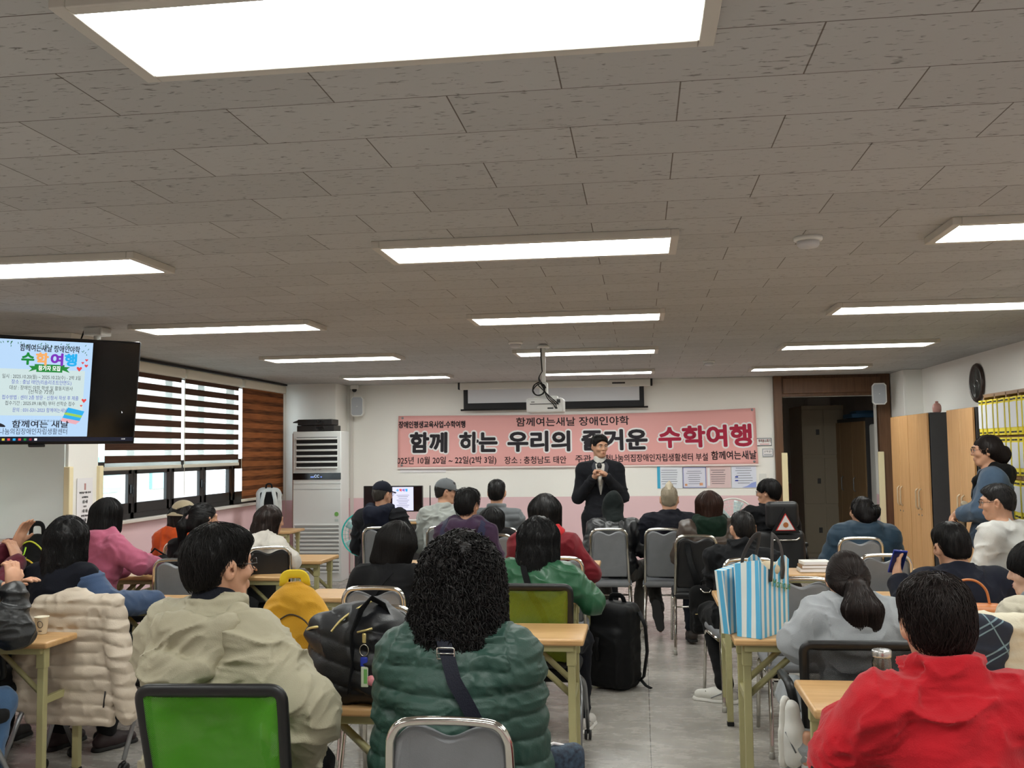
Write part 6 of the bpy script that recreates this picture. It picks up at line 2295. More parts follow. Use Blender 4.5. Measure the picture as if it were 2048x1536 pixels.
# ---- document rack with yellow files
rk = empty('document_rack', (3.16, 7.95, 0), 0, 'brown wooden document rack full of yellow files on the right wall', 'rack')
RW = mat('rack wood', (140, 108, 78), 0.5, var=0.08)
x0 = -0.22
MB().box((0.23, 0, 1.04), (0.02, 1.84, 2.08)).build('back_panel', RW, rk)
for z in (0.03, 0.36, 0.70, 1.04, 1.38, 1.70, 2.06):
    MB().box((0, 0, z), (0.44, 1.84, 0.03), 0.003).build('shelf', RW, rk)
for k in range(8):
    MB().box((0, -0.905 + k * 1.81 / 7, 1.04), (0.44, 0.024, 2.06), 0.003).build('divider', RW, rk)
YEL = mat('file yellow', (232, 214, 60), 0.6)
FWH = mat('file white label', (214, 216, 220), 0.6)
proto = None
cnt = 0
for zi, z in enumerate((0.715, 1.055, 1.395, 1.715)):
    for k in range(7):
        for j in range(3):
            y = 7.95 - 0.905 + (k + 0.5) * 1.81 / 7 + (j - 1) * 0.072
            if y < 6.9:
                continue
            if proto is None:
                t = empty('document_file', (0, 0, 0), 0, 'yellow document file with white printed face standing in the brown rack', 'file', 'yellow files in the document rack')
                MB().box((0, 0, 0.155), (0.26, 0.069, 0.30), 0.003).build('cover', YEL, t)
                MB().box((-0.132, 0, 0.165), (0.003, 0.066, 0.20)).build('white_label', FWH, t)
                MB().box((-0.132, 0, 0.285), (0.003, 0.046, 0.012)).build('black_caption', INK, t)
                MB().box((-0.132, 0, 0.028), (0.003, 0.046, 0.012)).build('black_caption', INK, t)
                proto = t
            else:
                t = copy_tree(proto)
            t.location = (3.04 - 0.02 * ((cnt * 7) % 3) / 2, y, z)
            cnt += 1
# ---- lockers in the store room
GREYWOOD = wood_mat('store locker wood', (150, 122, 88), (134, 106, 74), 'Z')
BEI = mat('beige locker', (152, 142, 124), 0.6)
MBX = empty('metal_locker', (2.70, 15.6, 0), 0, 'beige steel locker tower seen through the doorway', 'locker')
MB().box((0, 0, 1.13), (0.62, 0.9, 2.26), 0.004).build('carcass', BEI, MBX)
for k, z in enumerate((0.40, 1.13, 1.86)):
    for i in (-1, 1):
        d = MB().box((i * 0.152, -0.455, z), (0.285, 0.012, 0.68), 0.004).build('door', BEI, MBX)
        MB().box((i * 0.152 + 0.07, -0.465, z + 0.0), (0.05, 0.01, 0.08), 0.004).build('handle', DARKG, d)
MBX.rotation_euler = (0, 0, 0.05)
o = MB().box((2.72, 15.55, 2.325), (0.34, 0.28, 0.13), 0.005).build('carton', mat('pale carton', (206, 204, 200), 0.8))
tag(o, 'pale carton on top of the steel locker in the store room', 'box')
sl = empty('store_cabinet', (3.17, 14.80, 0), 0.16, 'brown wooden cabinet with three doors seen through the doorway', 'cabinet')
MB().box((0.03, 0, 1.02), (0.42, 1.4, 2.04), 0.003).build('carcass', DARKG, sl)
for k in range(3):
    yc = -0.465 + 0.465 * k
    d = MB().box((-0.19, yc, 1.0), (0.02, 0.455, 1.98), 0.002).build('door', GREYWOOD, sl)
    MB().tube(arc([(-0.20, yc + 0.16, 1.20), (-0.225, yc + 0.16, 1.18), (-0.225, yc + 0.16, 1.02), (-0.20, yc + 0.16, 1.0)], 0.02), 0.009, 8).build('handle', STEEL, d)
o = MB().box((3.15, 14.6, 2.075), (0.36, 0.62, 0.06), 0.01).box((3.18, 14.5, 2.12), (0.30, 0.4, 0.05), 0.01).build('folded_tarp', mat('blue tarp', (40, 84, 120), 0.6))
tag(o, 'folded blue tarp on top of the brown store cabinet', 'tarp')
o = MB().box((3.20, 13.62, 0.98), (0.22, 0.4, 1.92), 0.03).build('white_fridge', WHITEP)
tag(o, 'edge of a tall white appliance behind the right door jamb', 'appliance')
# ================================================================== things on the floor, tables and chairs
# ---- standing air conditioner
a0, a1 = P(586, 864, 12.2), P(682, 864, 12.2)
acw = a1[0] - a0[0]
ac = empty('air_conditioner', ((a0[0] + a1[0]) / 2, 12.37, 0), 0, 'tall white standing air conditioner with black louvre openings', 'air conditioner')
ACW = mat('ac white', (224, 226, 224), 0.35)
H_ = 1.925
MB().box((0, 0, H_ / 2), (acw, 0.34, H_), 0.008).build('body', ACW, ac)
MB().box((-acw / 2 - 0.004, 0.0, 1.0), (0.012, 0.32, 1.8)).build('side_panel', mat('brown side', (150, 110, 90), 0.4), ac)
lo = MB().box((0, -0.165, 1.645), (acw - 0.10, 0.02, 0.41)).build('outlet', mat('vent black', (14, 14, 15), 0.6), ac)
for k in range(6):
    MB().box((0, -0.182, 1.83 - 0.075 * k), (acw - 0.09, 0.035, 0.016), 0.005, R=(0.5, 0, 0)).build('louvre', ACW, lo)
MB().box((0, -0.172, 1.345), (acw - 0.004, 0.012, 0.085), 0.003).build('display_panel', mat('panel black', (16, 16, 18), 0.15), ac)
text_obj('CC', 0.05, glow('display', (200, 220, 250), 1.2), frame_mat((0.0, -0.179, 1.345), (1, 0, 0), (0, 0, 1)), ac, name='display_digits', align='CENTER')
MB().box((-0.06, -0.179, 1.337), (0.045, 0.001, 0.012)).box((0.06, -0.179, 1.337), (0.02, 0.001, 0.01)).build('display_lights', glow('display blue', (120, 150, 250), 1.2), ac)
text_obj('Carrier', 0.042, mat('ac badge', (110, 112, 118), 0.4), frame_mat((0.0, -0.1725, 1.437), (1, 0, 0), (0, 0, 1)), ac, name='badge', align='CENTER', shear=0.3)
MB().box((0, -0.1715, 1.25), (acw - 0.01, 0.004, 0.005)).box((0, -0.1715, 1.18), (acw - 0.01, 0.004, 0.005)).build('panel_joint', mat('ac joint', (176, 178, 178), 0.5), ac)
iv = MB().box((0, -0.166, 0.42), (acw - 0.06, 0.012, 0.62)).build('intake', mat('ac intake', (168, 170, 170), 0.5), ac)
for k in range(13):
    MB().box((0, -0.178, 0.72 - 0.05 * k), (acw - 0.05, 0.022, 0.026), 0.006, R=(0.4, 0, 0)).build('intake_slat', ACW, iv)
MB().lathe([(0.001, 0), (0.028, 0), (0.028, 0.002)], (acw / 2 - 0.06, -0.171, 0.86), 16, (PI / 2, 0, 0)).build('energy_label', mat('energy label', (120, 180, 90), 0.6), ac)
MB().box((acw / 2 - 0.06, -0.1715, 0.78), (0.05, 0.002, 0.03)).build('small_label', mat('label grey', (190, 200, 196), 0.6), ac)
BOXB = mat('black carton', (30, 28, 28), 0.5, var=0.1)
for k, (dx, z, lab) in enumerate(((0.0, 1.925, 'black flat carton lying directly on the air conditioner'), (-0.01, 2.005, 'black flat carton on top of the other black carton'))):
    t = empty('flat_carton', (ac.location[0] - 0.02 + dx, 12.34, z), 0.0, lab, 'carton', 'black cartons on the air conditioner')
    MB().box((0, 0, 0.038), (0.46 if k else 0.50, 0.28, 0.076), 0.006).build('box', BOXB, t)
    text_obj('MOS' if k == 0 else 'MO5', 0.05, mat('carton print', (214, 214, 214), 0.5), frame_mat((0.06, -0.1425, 0.038), (1, 0, 0), (0, 0, 1)), t, name='lettering', align='CENTER', offset=0.002)
    if k:
        MB().box((-0.25, -0.02, 0.055), (0.10, 0.22, 0.012), 0.003, R=(0, -0.35, 0)).build('open_flap', BOXB, t)

# ---- monitor on a low cabinet, fans
m0, m1 = P(728, 972, 11.6), P(846, 1023, 11.6)
mw, mh = m1[0] - m0[0], m0[2] - m1[2]
mn = empty('monitor', ((m0[0] + m1[0]) / 2, 11.6, 0), 0, 'black flat monitor showing the same notice, at the front left', 'monitor')
zc = (m0[2] + m1[2]) / 2
MB().box((0, 0, zc), (mw, 0.05, mh), 0.006).build('housing', mat('tv black', (16, 16, 18), 0.3), mn)
ms_ = MB().box((0, -0.026, zc), (mw - 0.02, 0.003, mh - 0.02)).build('screen', mat('tv screen black', (8, 8, 10), 0.12), mn)
u0, u1 = P(784, 1000, 11.55)[0] - mn.location[0], P(826, 1000, 11.55)[0] - mn.location[0]
MB().box(((u0 + u1) / 2, -0.029, zc), (u1 - u0, 0.002, mh - 0.03)).build('slide', glow('pale violet', (222, 222, 250), 0.95), ms_)
for ch, k, m in (('수', 0, G_CYAN), ('학', 1, G_RED), ('여', 2, G_PURPLE), ('행', 3, G_CYAN)):
    text_obj(ch, 0.035, m, frame_mat((u0 + 0.065 + 0.036 * k, -0.0305, zc + mh * 0.32), (1, 0, 0), (0, 0, 1)), ms_, align='CENTER', offset=0.002)
ln = MB()
for k in range(8):
    ln.box(((u0 + u1) / 2, -0.0305, zc + mh * (0.14 - 0.065 * k)), ((u1 - u0) * (0.6 - 0.1 * (k % 3)), 0.001, 0.004))
ln.build('text_lines', glow('ink', (40, 40, 50), 0.6), ms_)
MB().box((0, 0.0, zc - mh / 2 - 0.05), (0.08, 0.05, 0.12), 0.01).box((0, 0, zc - mh / 2 - 0.10), (0.30, 0.18, 0.02), 0.006).build('stand', BLACKP, mn)
zt = zc - mh / 2 - 0.11
t = empty('low_cabinet', (mn.location[0] + 0.15, 11.62, 0), 0, 'low dark cabinet carrying the monitor', 'cabinet')
MB().box((0, 0, zt / 2), (1.15, 0.45, zt), 0.004).build('carcass', mat('dark low cabinet', (48, 46, 46), 0.5), t)
MB().box((0, 0, zt - 0.012), (1.20, 0.50, 0.024), 0.006).build('top', TABLEWOOD, t)
kb = P(835, 1033, 11.45)
o = MB().box((kb[0], 11.47, zt + 0.012), (0.34, 0.13, 0.02), 0.005).build('keyboard', mat('keyboard grey', (190, 190, 190), 0.5))
tag(o, 'pale keyboard on the low cabinet before the monitor', 'keyboard')
rt = P(862, 1000, 11.7)
t = empty('router', (rt[0], 11.62, zt), 0, 'black router with an upright antenna beside the monitor', 'router')
MB().box((0.02, 0, 0.05), (0.16, 0.12, 0.10), 0.01).build('body', BLACKP, t)
MB().tube([(0, 0.03, 0.1), (0, 0.03, 0.42)], 0.007, 8).build('antenna', BLACKP, t)


def fan(x, y, zc, r, m, label, base=0.16):
    t = empty('stand_fan', (x, y, 0), 0, label, 'fan')
    MB().lathe([(base, 0), (base, 0.02), (base * 0.8, 0.05), (0.03, 0.07), (0.03, 0.10)], (0, 0, 0), 24).build('base', m, t)
    MB().tube([(0, 0, 0.08), (0, 0, zc - 0.05)], 0.018, 10).build('pole', m, t)
    g = MB()
    for k in range(5):
        rr = r * (1 - 0.16 * k)
        g.tube([(rr * math.cos(a), -0.05 - 0.012 * k, zc + rr * math.sin(a)) for a in np.linspace(0, 2 * PI, 36, endpoint=False)], 0.009 if k == 0 else 0.002, 6, closed=True)
    for k in range(28):
        a = k * 2 * PI / 28
        g.tube([(0.05 * math.cos(a), -0.105, zc + 0.05 * math.sin(a)), (r * 0.7 * math.cos(a), -0.08, zc + r * 0.7 * math.sin(a)), (r * math.cos(a), -0.05, zc + r * math.sin(a))], 0.0016, 4)
    g.build('guard', m, t)
    for k in range(5):
        a = k * 2 * PI / 5
        MB().grid(lambda u, v, a=a: Vector(((0.03 + u * (r - 0.05)) * math.cos(a + 0.5 * (v - 0.5)), -0.05 + 0.04 * (v - 0.5), zc + (0.03 + u * (r - 0.05)) * math.sin(a + 0.5 * (v - 0.5)))), 6, 4).build('blade', mat('fan blade', (200, 220, 222), 0.2), t, thick=0.003)
    MB().lathe([(0.045, -0.06), (0.05, 0.0), (0.045, 0.10), (0.02, 0.13)], (0, 0.0, zc), 16, (-PI / 2, 0, 0)).build('motor', m, t)
    return t


fp = P(722, 1078, 11.2)
fan(P(728, 1073, 11.2)[0], 11.2, 0.69, 0.25, mat('teal plastic', (40, 190, 180), 0.35), 'turquoise stand fan behind the navy cap sitter', 0.19)
fp = P(1466, 1045, 11.4)
fan(fp[0], 11.4, 0.82, 0.25, WHITEP, 'white stand fan by the front wall behind the chestnut bob')

# ---- microphone
mp_ = MB()
c0 = sp.Rw @ vec((0.01, 0.295, 1.345)) + vec(sp.loc)
d0 = sp.Rw @ vec((0.02, -0.28, 0.96))
d0 = d0 / np.linalg.norm(d0)
t = empty('microphone', (0, 0, 0), 0, 'silver and black microphone held by the standing speaker', 'microphone')
MB().tube([c0 - d0 * 0.07, c0 + d0 * 0.11], [0.012, 0.016], 12).build('handle', mat('mic silver', (206, 200, 190), 0.3, 0.6), t)
MB().tube([c0 + d0 * 0.11, c0 + d0 * 0.125, c0 + d0 * 0.15, c0 + d0 * 0.17], [0.017, 0.025, 0.027, 0.014], 14).build('head', mat('mic black', (24, 24, 26), 0.6), t)


# ---- bags
def put(name, sdf, vox, m, label, cat, loc, rz, disp=None, part='body', group=None):
    t = empty(name, loc, rz, label, cat, group)
    link(part, sdf.mesh(part, vox, disp), m, t)
    return t


BAGB = cloth('black nylon', (26, 27, 30), 0.6)
# quilted black bag on the near table
qb = SDF()
qb.bx((0, 0, 0.155), (0.185, 0.125, 0.165), 0.10, roty(-0.10), 0.05)
qb.rc((-0.13, -0.02, 0.24), (0.05, 0.0, 0.30), 0.07, 0.06, 0.06)


def qdisp(p, u):
    s = (p[:, 2] + 0.25 * p[:, 0]) / 0.075
    d = -0.013 * (np.abs(np.sin(PI * s)) ** 0.5 - 0.6)
    d += 0.020 * (0.45 - ridged(p, np.array([11, 11, 16]), 3) ** 2)
    return d.astype(np.float32)


c = P(712, 1340, 3.50)
qbt = put('quilted_bag', qb, 0.007, mat('black quilted nylon', (24, 25, 29), 0.45, var=0.1, bump=0.2), 'black quilted shoulder bag with gold zips and a key ring, on the near table', 'bag', (c[0] + 0.01, 3.56, 0.738), -0.25, qdisp)
GOLD = mat('gold zip', (226, 206, 140), 0.3, 0.7)


def on_sdf(sdf, pts, off=0.004, n=10):
    pts = [vec(p) for p in pts]
    seg = []
    for a, b in zip(pts[:-1], pts[1:]):
        for q in np.linspace(0, 1, n, endpoint=False):
            seg.append(a + (b - a) * q)
    seg.append(pts[-1])
    c = np.array(seg, dtype=np.float32)
    for _ in range(8):
        g = sdf.grad(c, 0.02)
        c = c - g * np.clip(sdf.ev(c) - off, -0.03, 0.03)[:, None]
    return c


MB().tube(on_sdf(qb, smooth_path([(-0.06, -0.13, 0.27), (-0.02, -0.10, 0.33), (0.06, -0.02, 0.38)]), 0.006), 0.005, 6).build('zip', GOLD, qbt)
MB().tube(on_sdf(qb, smooth_path([(-0.24, -0.05, 0.23), (-0.17, -0.12, 0.28), (-0.10, -0.13, 0.29)]), 0.006), 0.005, 6).build('zip', GOLD, qbt)
hd_ = MB()
hd_.tube([tuple(p) for p in on_sdf(qb, [(0.02, -0.15, 0.05), (0.04, -0.15, 0.17), (0.03, -0.13, 0.27)], 0.006)] + [(0.05, -0.10, 0.345), (0.075, -0.07, 0.385), (0.105, -0.04, 0.36), (0.13, -0.03, 0.30)], 0.014, 8, flat=(0.25, 1.4))
hd_.build('carry_strap', BAGB, qbt)
kr = empty('key_ring', (0, 0, 0), 0, 'key ring with a blue tag and clear charm hanging from the black quilted bag', 'key ring')
kb_ = qbt.matrix_basis @ Vector(on_sdf(qb, [(0.085, -0.16, 0.27), (0.085, -0.16, 0.26)], 0.014, 1)[0].tolist())
kr.location = kb_
MB().tube([(0.016 * math.cos(a), 0, -0.05 + 0.02 * math.sin(a)) for a in np.linspace(0, 2 * PI, 18, endpoint=False)], 0.002, 6, closed=True).build('ring', CHROME, kr)
MB().box((0, 0, -0.008), (0.014, 0.008, 0.036), 0.004).tube([(-0.025, 0, 0.012), (0.03, 0, 0.026)], 0.004, 8).build('clasp', GOLD, kr)
MB().box((0, -0.002, -0.090), (0.026, 0.006, 0.034), 0.004).build('blue_tag', mat('blue tag', (36, 56, 170), 0.4), kr)
MB().box((0.002, -0.002, -0.142), (0.026, 0.005, 0.072), 0.003).build('clear_charm', mat('charm pale', (206, 214, 190), 0.2), kr)
MB().box((0.006, -0.005, -0.140), (0.012, 0.002, 0.05)).build('charm_print', mat('charm green', (110, 170, 90), 0.5), kr)
MB().lathe([(0.002, -0.004), (0.018, -0.004), (0.018, 0.004), (0.002, 0.004)], (0.026, 0.0, -0.155), 14, (PI / 2, 0, 0)).build('pink_charm', mat('charm pink', (236, 150, 160), 0.4), kr)

# yellow backpack on the near table, behind the quilted bag
yb = SDF()
yb.el((0, 0, 0.185), (0.145, 0.085, 0.205), None, 0.02)
yb.bx((0, 0, 0.13), (0.14, 0.085, 0.13), 0.07, None, 0.06)
yb.el((0.0, -0.07, 0.12), (0.11, 0.045, 0.11), None, 0.03)
c = P(585, 1300, 3.78)
YELC = cloth('yellow canvas', (222, 164, 34), 0.75)
ybt = put('yellow_backpack', yb, 0.007, YELC, 'bright yellow rounded backpack standing behind the black quilted bag', 'backpack', (c[0], 3.80, 0.742), 0.15, wrinkles(0.016, 1.0, 5))
MB().tube(on_sdf(yb, smooth_path([(-0.14, -0.05, 0.27), (-0.07, -0.1, 0.255), (0.0, -0.1, 0.285), (0.07, -0.1, 0.25), (0.10, -0.09, 0.14), (0.15, -0.05, 0.06)]), 0.003), 0.0032, 6).build('seam_zip', mat('seam dark', (60, 46, 26), 0.7), ybt)
MB().tube(arc([(-0.045, 0.01, 0.375), (-0.04, 0.0, 0.425), (0.04, 0.0, 0.425), (0.045, 0.01, 0.375)], 0.03), 0.012, 8, flat=(1.5, 0.3)).build('carry_loop', mat('yellow webbing', (232, 200, 40), 0.7), ybt)

# black travel backpack standing on the aisle floor
fb = SDF()
fb.bx((0, 0, 0.29), (0.155, 0.13, 0.29), 0.07, None, 0.03)
fb.bx((-0.01, -0.12, 0.22), (0.13, 0.05, 0.20), 0.04, None, 0.03)
c = P(1232, 1372, 6.85)
fbt = put('floor_backpack', fb, 0.009, BAGB, 'tall black travel backpack standing on the floor in the aisle', 'backpack', (c[0], 6.95, 0.0), -0.5, wrinkles(0.008, 1.0, 8))
MB().tube(arc([(-0.05, 0.03, 0.575), (-0.04, 0.02, 0.625), (0.05, 0.02, 0.625), (0.06, 0.03, 0.575)], 0.03), 0.012, 8, flat=(1.5, 0.4)).build('carry_loop', BAGB, fbt)
MB().tube([(0.165, 0.05, 0.52), (0.205, 0.06, 0.42), (0.215, 0.06, 0.25), (0.19, 0.05, 0.08), (0.16, 0.04, 0.05)], 0.016, 8, flat=(0.5, 1.4)).build('shoulder_strap', BAGB, fbt)
MB().tube([(-0.04, -0.175, 0.36), (-0.045, -0.19, 0.30), (-0.04, -0.175, 0.20)], 0.012, 8, flat=(1.4, 0.4)).build('side_handle', BAGB, fbt)
MB().tube([(0.17, 0.04, 0.06), (0.22, 0.02, 0.03), (0.27, 0.0, 0.022)], 0.012, 8, flat=(1.3, 0.5)).build('strap_tail', BAGB, fbt)

# black backpack hung on the black chair
hb = SDF()
hb.bx((0, 0, 0.19), (0.125, 0.075, 0.19), 0.06, None, 0.03)
hb.bx((0, -0.075, 0.11), (0.105, 0.035, 0.09), 0.03, None, 0.02)
c = P(1415, 1275, 7.78)
hbt = put('hanging_backpack', hb, 0.008, cloth('black bag cloth', (22, 22, 24), 0.8), 'black backpack with a gold zip hanging from the black chair back', 'backpack', (c[0], 7.93, c[2]), 0.06, wrinkles(0.010, 1.2, 9))
MB().tube(on_sdf(hb, [(-0.10, -0.12, 0.17), (0.0, -0.13, 0.185), (0.10, -0.12, 0.175)], 0.004), 0.003, 6).build('zip', GOLD, hbt)
MB().tube([(-0.05, 0.02, 0.36), (-0.10, 0.09, 0.55), (-0.12, 0.14, 0.72)], 0.016, 8, flat=(1.6, 0.4)).build('shoulder_strap', BAGB, hbt)
MB().tube(arc([(-0.03, 0.0, 0.37), (-0.03, -0.02, 0.42), (0.03, -0.02, 0.42), (0.03, 0.0, 0.37)], 0.02), 0.008, 8).build('carry_loop', BAGB, hbt)
MB().tube([(-0.045, -0.07, 0.36), (-0.02, -0.09, 0.335), (0.02, -0.09, 0.335), (0.045, -0.07, 0.36)], 0.006, 6).build('buckle', CHROME, hbt)
MB().box((0.06, -0.087, 0.235), (0.022, 0.004, 0.022)).build('patch', mat('patch beige', (190, 170, 140), 0.6), hbt)

# white and black backpack by the windows
wbk = SDF()
wbk.bx((0, 0, 0.25), (0.15, 0.09, 0.25), 0.09, None, 0.03)
c = P(450, 1060, 11.2)
wbt = put('white_backpack', wbk, 0.010, cloth('white nylon', (214, 216, 214), 0.6), 'white and black backpack standing on the small table under the windows', 'backpack', (-4.42, 11.25, 0.742), 0.35, wrinkles(0.008, 1.0, 2))
MB().box((0.0, -0.088, 0.25), (0.20, 0.03, 0.40), 0.02).build('black_back_panel', BAGB, wbt)
for i in (-1, 1):
    MB().tube([(i * 0.05, -0.10, 0.47), (i * 0.075, -0.15, 0.36), (i * 0.085, -0.15, 0.22), (i * 0.10, -0.11, 0.08)], 0.022, 8, flat=(1.2, 0.45)).build('shoulder_strap', cloth('white nylon', (214, 216, 214), 0.6), wbt)
    MB().tube([(i * 0.085, -0.152, 0.24), (i * 0.09, -0.15, 0.16)], 0.02, 8, flat=(1.2, 0.5)).build('strap_pad', BAGB, wbt)
MB().tube(arc([(-0.035, -0.03, 0.49), (-0.03, -0.04, 0.545), (0.03, -0.04, 0.545), (0.035, -0.03, 0.49)], 0.03), 0.010, 8).build('carry_loop', BAGB, wbt)

# black backpack with yellow piping on the left table
kb2 = SDF()
kb2.el((0, 0, 0.20), (0.155, 0.09, 0.21), None, 0.02)
kb2.bx((0, 0, 0.12), (0.15, 0.09, 0.12), 0.06, None, 0.06)
kb2.el((0, -0.08, 0.13), (0.125, 0.045, 0.13), None, 0.03)
c = P(58, 1120, 5.85)
kbt = put('piped_backpack', kb2, 0.008, cloth('black pack', (30, 30, 32), 0.7), 'black backpack with yellow piping on the table at the left edge', 'backpack', (c[0] + 0.02, 5.90, 0.742), -0.15, wrinkles(0.006, 1.0, 12))
LIME = mat('lime piping', (206, 214, 60), 0.5)
YPI = mat('yellow piping', (226, 196, 60), 0.5)
MB().tube(on_sdf(kb2, smooth_path([(-0.16, -0.06, 0.10), (-0.13, -0.07, 0.28), (0, -0.07, 0.37), (0.13, -0.07, 0.28), (0.16, -0.06, 0.10)]), 0.004), 0.0055, 6).build('piping', LIME, kbt)
MB().tube(on_sdf(kb2, smooth_path([(-0.12, -0.11, 0.12), (-0.09, -0.12, 0.22), (0, -0.12, 0.265), (0.09, -0.12, 0.22), (0.12, -0.11, 0.12)]), 0.004), 0.006, 6).build('pocket_piping', YPI, kbt)
MB().tube(arc([(-0.05, 0, 0.40), (-0.045, 0, 0.475), (0.045, 0, 0.475), (0.05, 0, 0.40)], 0.04), 0.012, 8, flat=(1.4, 0.5)).build('carry_loop', BAGB, kbt)
MB().tube([(0.0, -0.095, 0.33), (0.01, -0.12, 0.29), (-0.02, -0.13, 0.26), (0.03, -0.125, 0.27), (-0.01, -0.13, 0.24)], 0.005, 6).build('zip_pull', mat('lime cord', (170, 226, 50), 0.5), kbt)
MB().prism([(-0.03, 0.165), (-0.012, 0.19), (0.0, 0.175), (0.015, 0.195), (0.03, 0.175), (0.045, 0.165)], -0.132, -0.127).build('emblem', mat('emblem silver', (210, 210, 210), 0.3), kbt)
MB().box((0.01, -0.128, 0.10), (0.014, 0.006, 0.04), 0.003).build('zip_tab', CHROME, kbt)


# ---- blue striped carrier bag
def stripe_mat():
    m = mat('striped bag', (250, 250, 250), 0.5)
    nt, b, N, L = nodes_of(m)
    tc = N('ShaderNodeTexCoord')
    sp_ = N('ShaderNodeSeparateXYZ')
    L(tc.outputs['Object'], sp_.inputs[0])
    sn = N('ShaderNodeSeparateXYZ')
    L(tc.outputs['Normal'], sn.inputs[0])
    end = math_node(nt, 'GREATER_THAN', math_node(nt, 'ABSOLUTE', sn.outputs[0]), 0.6)
    mxx = N('ShaderNodeMix')
    L(end, mxx.inputs[0])
    L(sp_.outputs[0], mxx.inputs[2])
    L(sp_.outputs[1], mxx.inputs[3])
    f = math_node(nt, 'FRACT', math_node(nt, 'DIVIDE', math_node(nt, 'ADD', mxx.outputs[0], 10.0125), 0.050))
    lt = math_node(nt, 'LESS_THAN', f, 0.5)
    mx = N('ShaderNodeMix')
    mx.data_type = 'RGBA'
    L(lt, mx.inputs[0])
    mx.inputs[6].default_value = lin((226, 230, 226)) + (1,)
    mx.inputs[7].default_value = lin((92, 180, 222)) + (1,)
    L(mx.outputs[2], b.inputs['Base Color'])
    return m


STR = stripe_mat()
rzb = 0.98
bw, bd, bh2 = 0.150, 0.062, 0.345
c = P(1522, 1283, 4.80)
cx2 = c[0] + math.cos(rzb) * bw - math.sin(rzb) * bd
cy2 = 4.80 + math.sin(rzb) * bw + math.cos(rzb) * bd
bg = empty('striped_bag', (cx2, cy2, 0.742), rzb, 'blue and white striped carrier bag with dark handles standing on the table end', 'bag')
m = MB()
ring0 = [(-bw, -bd, 0), (bw, -bd, 0), (bw, bd, 0), (-bw, bd, 0)]
lev = []
for z, ex, sk in ((0.0, 0, 0), (0.10, 0.002, 0.0), (0.20, 0.008, 0.004), (0.28, 0.018, 0.012), (bh2, 0.03, 0.02)):
    ring = []
    n = 8
    for a, b in zip(ring0, ring0[1:] + ring0[:1]):
        for k in range(n):
            q = k / n
            x, y = a[0] + (b[0] - a[0]) * q, a[1] + (b[1] - a[1]) * q
            fold = 0.0
            if abs(abs(x) - bw) < 1e-6 and abs(y) < bd * 0.99:
                fold = -(1 - abs(y) / bd) * 0.035 * (z / bh2)
            x2 = x * (1 + ex * 1.6) + (fold if x > 0 else -fold)
            y2 = y * (1 + ex * 3.0)
            zz = z + (sk * 1.5 * math.sin(x * 24 + y * 9) if z > 0.25 else 0)
            ring.append(m.bm.verts.new((x2, y2, zz)))
    lev.append(ring)
for A, B in zip(lev[:-1], lev[1:]):
    n = len(A)
    for i in range(n):
        m.bm.faces.new((A[i], A[(i + 1) % n], B[(i + 1) % n], B[i]))
m.bm.faces.new(lev[0][::-1])
m.build('body', STR, bg, thick=0.002)
HBL = mat('dark band handle', (52, 47, 46), 0.7)
for s_ in (-1, 1):
    MB().tube(smooth_path([(-0.055, s_ * 0.074, 0.26), (-0.045, s_ * 0.078, 0.36), (0.01, s_ * 0.055, 0.45), (0.055, s_ * 0.04, 0.47), (0.085, s_ * 0.06, 0.42), (0.075, s_ * 0.078, 0.32), (0.07, s_ * 0.074, 0.26)]), 0.013, 8, flat=(1.3, 0.25)).build('handle', HBL, bg)
text_obj('Monique', 0.055, mat('green print', (110, 176, 90), 0.6), frame_mat((0.045, -bd - 0.018, 0.235), (1, 0, -0.2), (0, 0, 1)), bg, align='CENTER', offset=0.0005)
o = put('bun_bag', SDF().el((0, 0, 0), (0.06, 0.045, 0.04)), 0.008, mat('bread paper', (206, 190, 160), 0.6), 'pale wrapped bundle peeking out of the striped bag', 'parcel', (bg.location[0] + 0.03, bg.location[1], bg.location[2] + 0.31), 0.3)
o2 = empty('striped_bag', (bg.location[0] - 0.085, bg.location[1] + 0.02, 0.742), 0.98, 'second blue striped carrier bag, partly behind the first one', 'bag')
MB().prism([(-0.10, 0.0), (0.08, 0.0), (0.12, 0.33), (-0.155, 0.31)], 0.030, 0.075).build('body', STR, o2)

# ---- paper cup
pcx = P(83, 1262, 4.72)
t = empty('paper_cup', (pcx[0], 4.72, 0.741), 0, 'small white paper cup with a dark ring print on the left table', 'cup')
MB().lathe([(0.024, 0.0), (0.025, 0.002), (0.034, 0.082), (0.0365, 0.085), (0.0365, 0.088), (0.033, 0.087), (0.024, 0.006), (0.001, 0.005)], (0, 0, 0), 28).build('cup_wall', mat('paper cup', (226, 218, 196), 0.6), t)
MB().tube([(0.012 + 0.014 * math.cos(a), -0.0335 - 0.0012 * math.sin(a) * 2 + 0.006 * (math.cos(a) ** 2) * 0.3, 0.052 + 0.017 * math.sin(a)) for a in np.linspace(0, 2 * PI, 20, endpoint=False)], 0.0016, 5, closed=True).build('ring_print', INK, t)
MB().box((0.012, -0.0305, 0.018), (0.018, 0.002, 0.003)).build('small_print', INK, t)

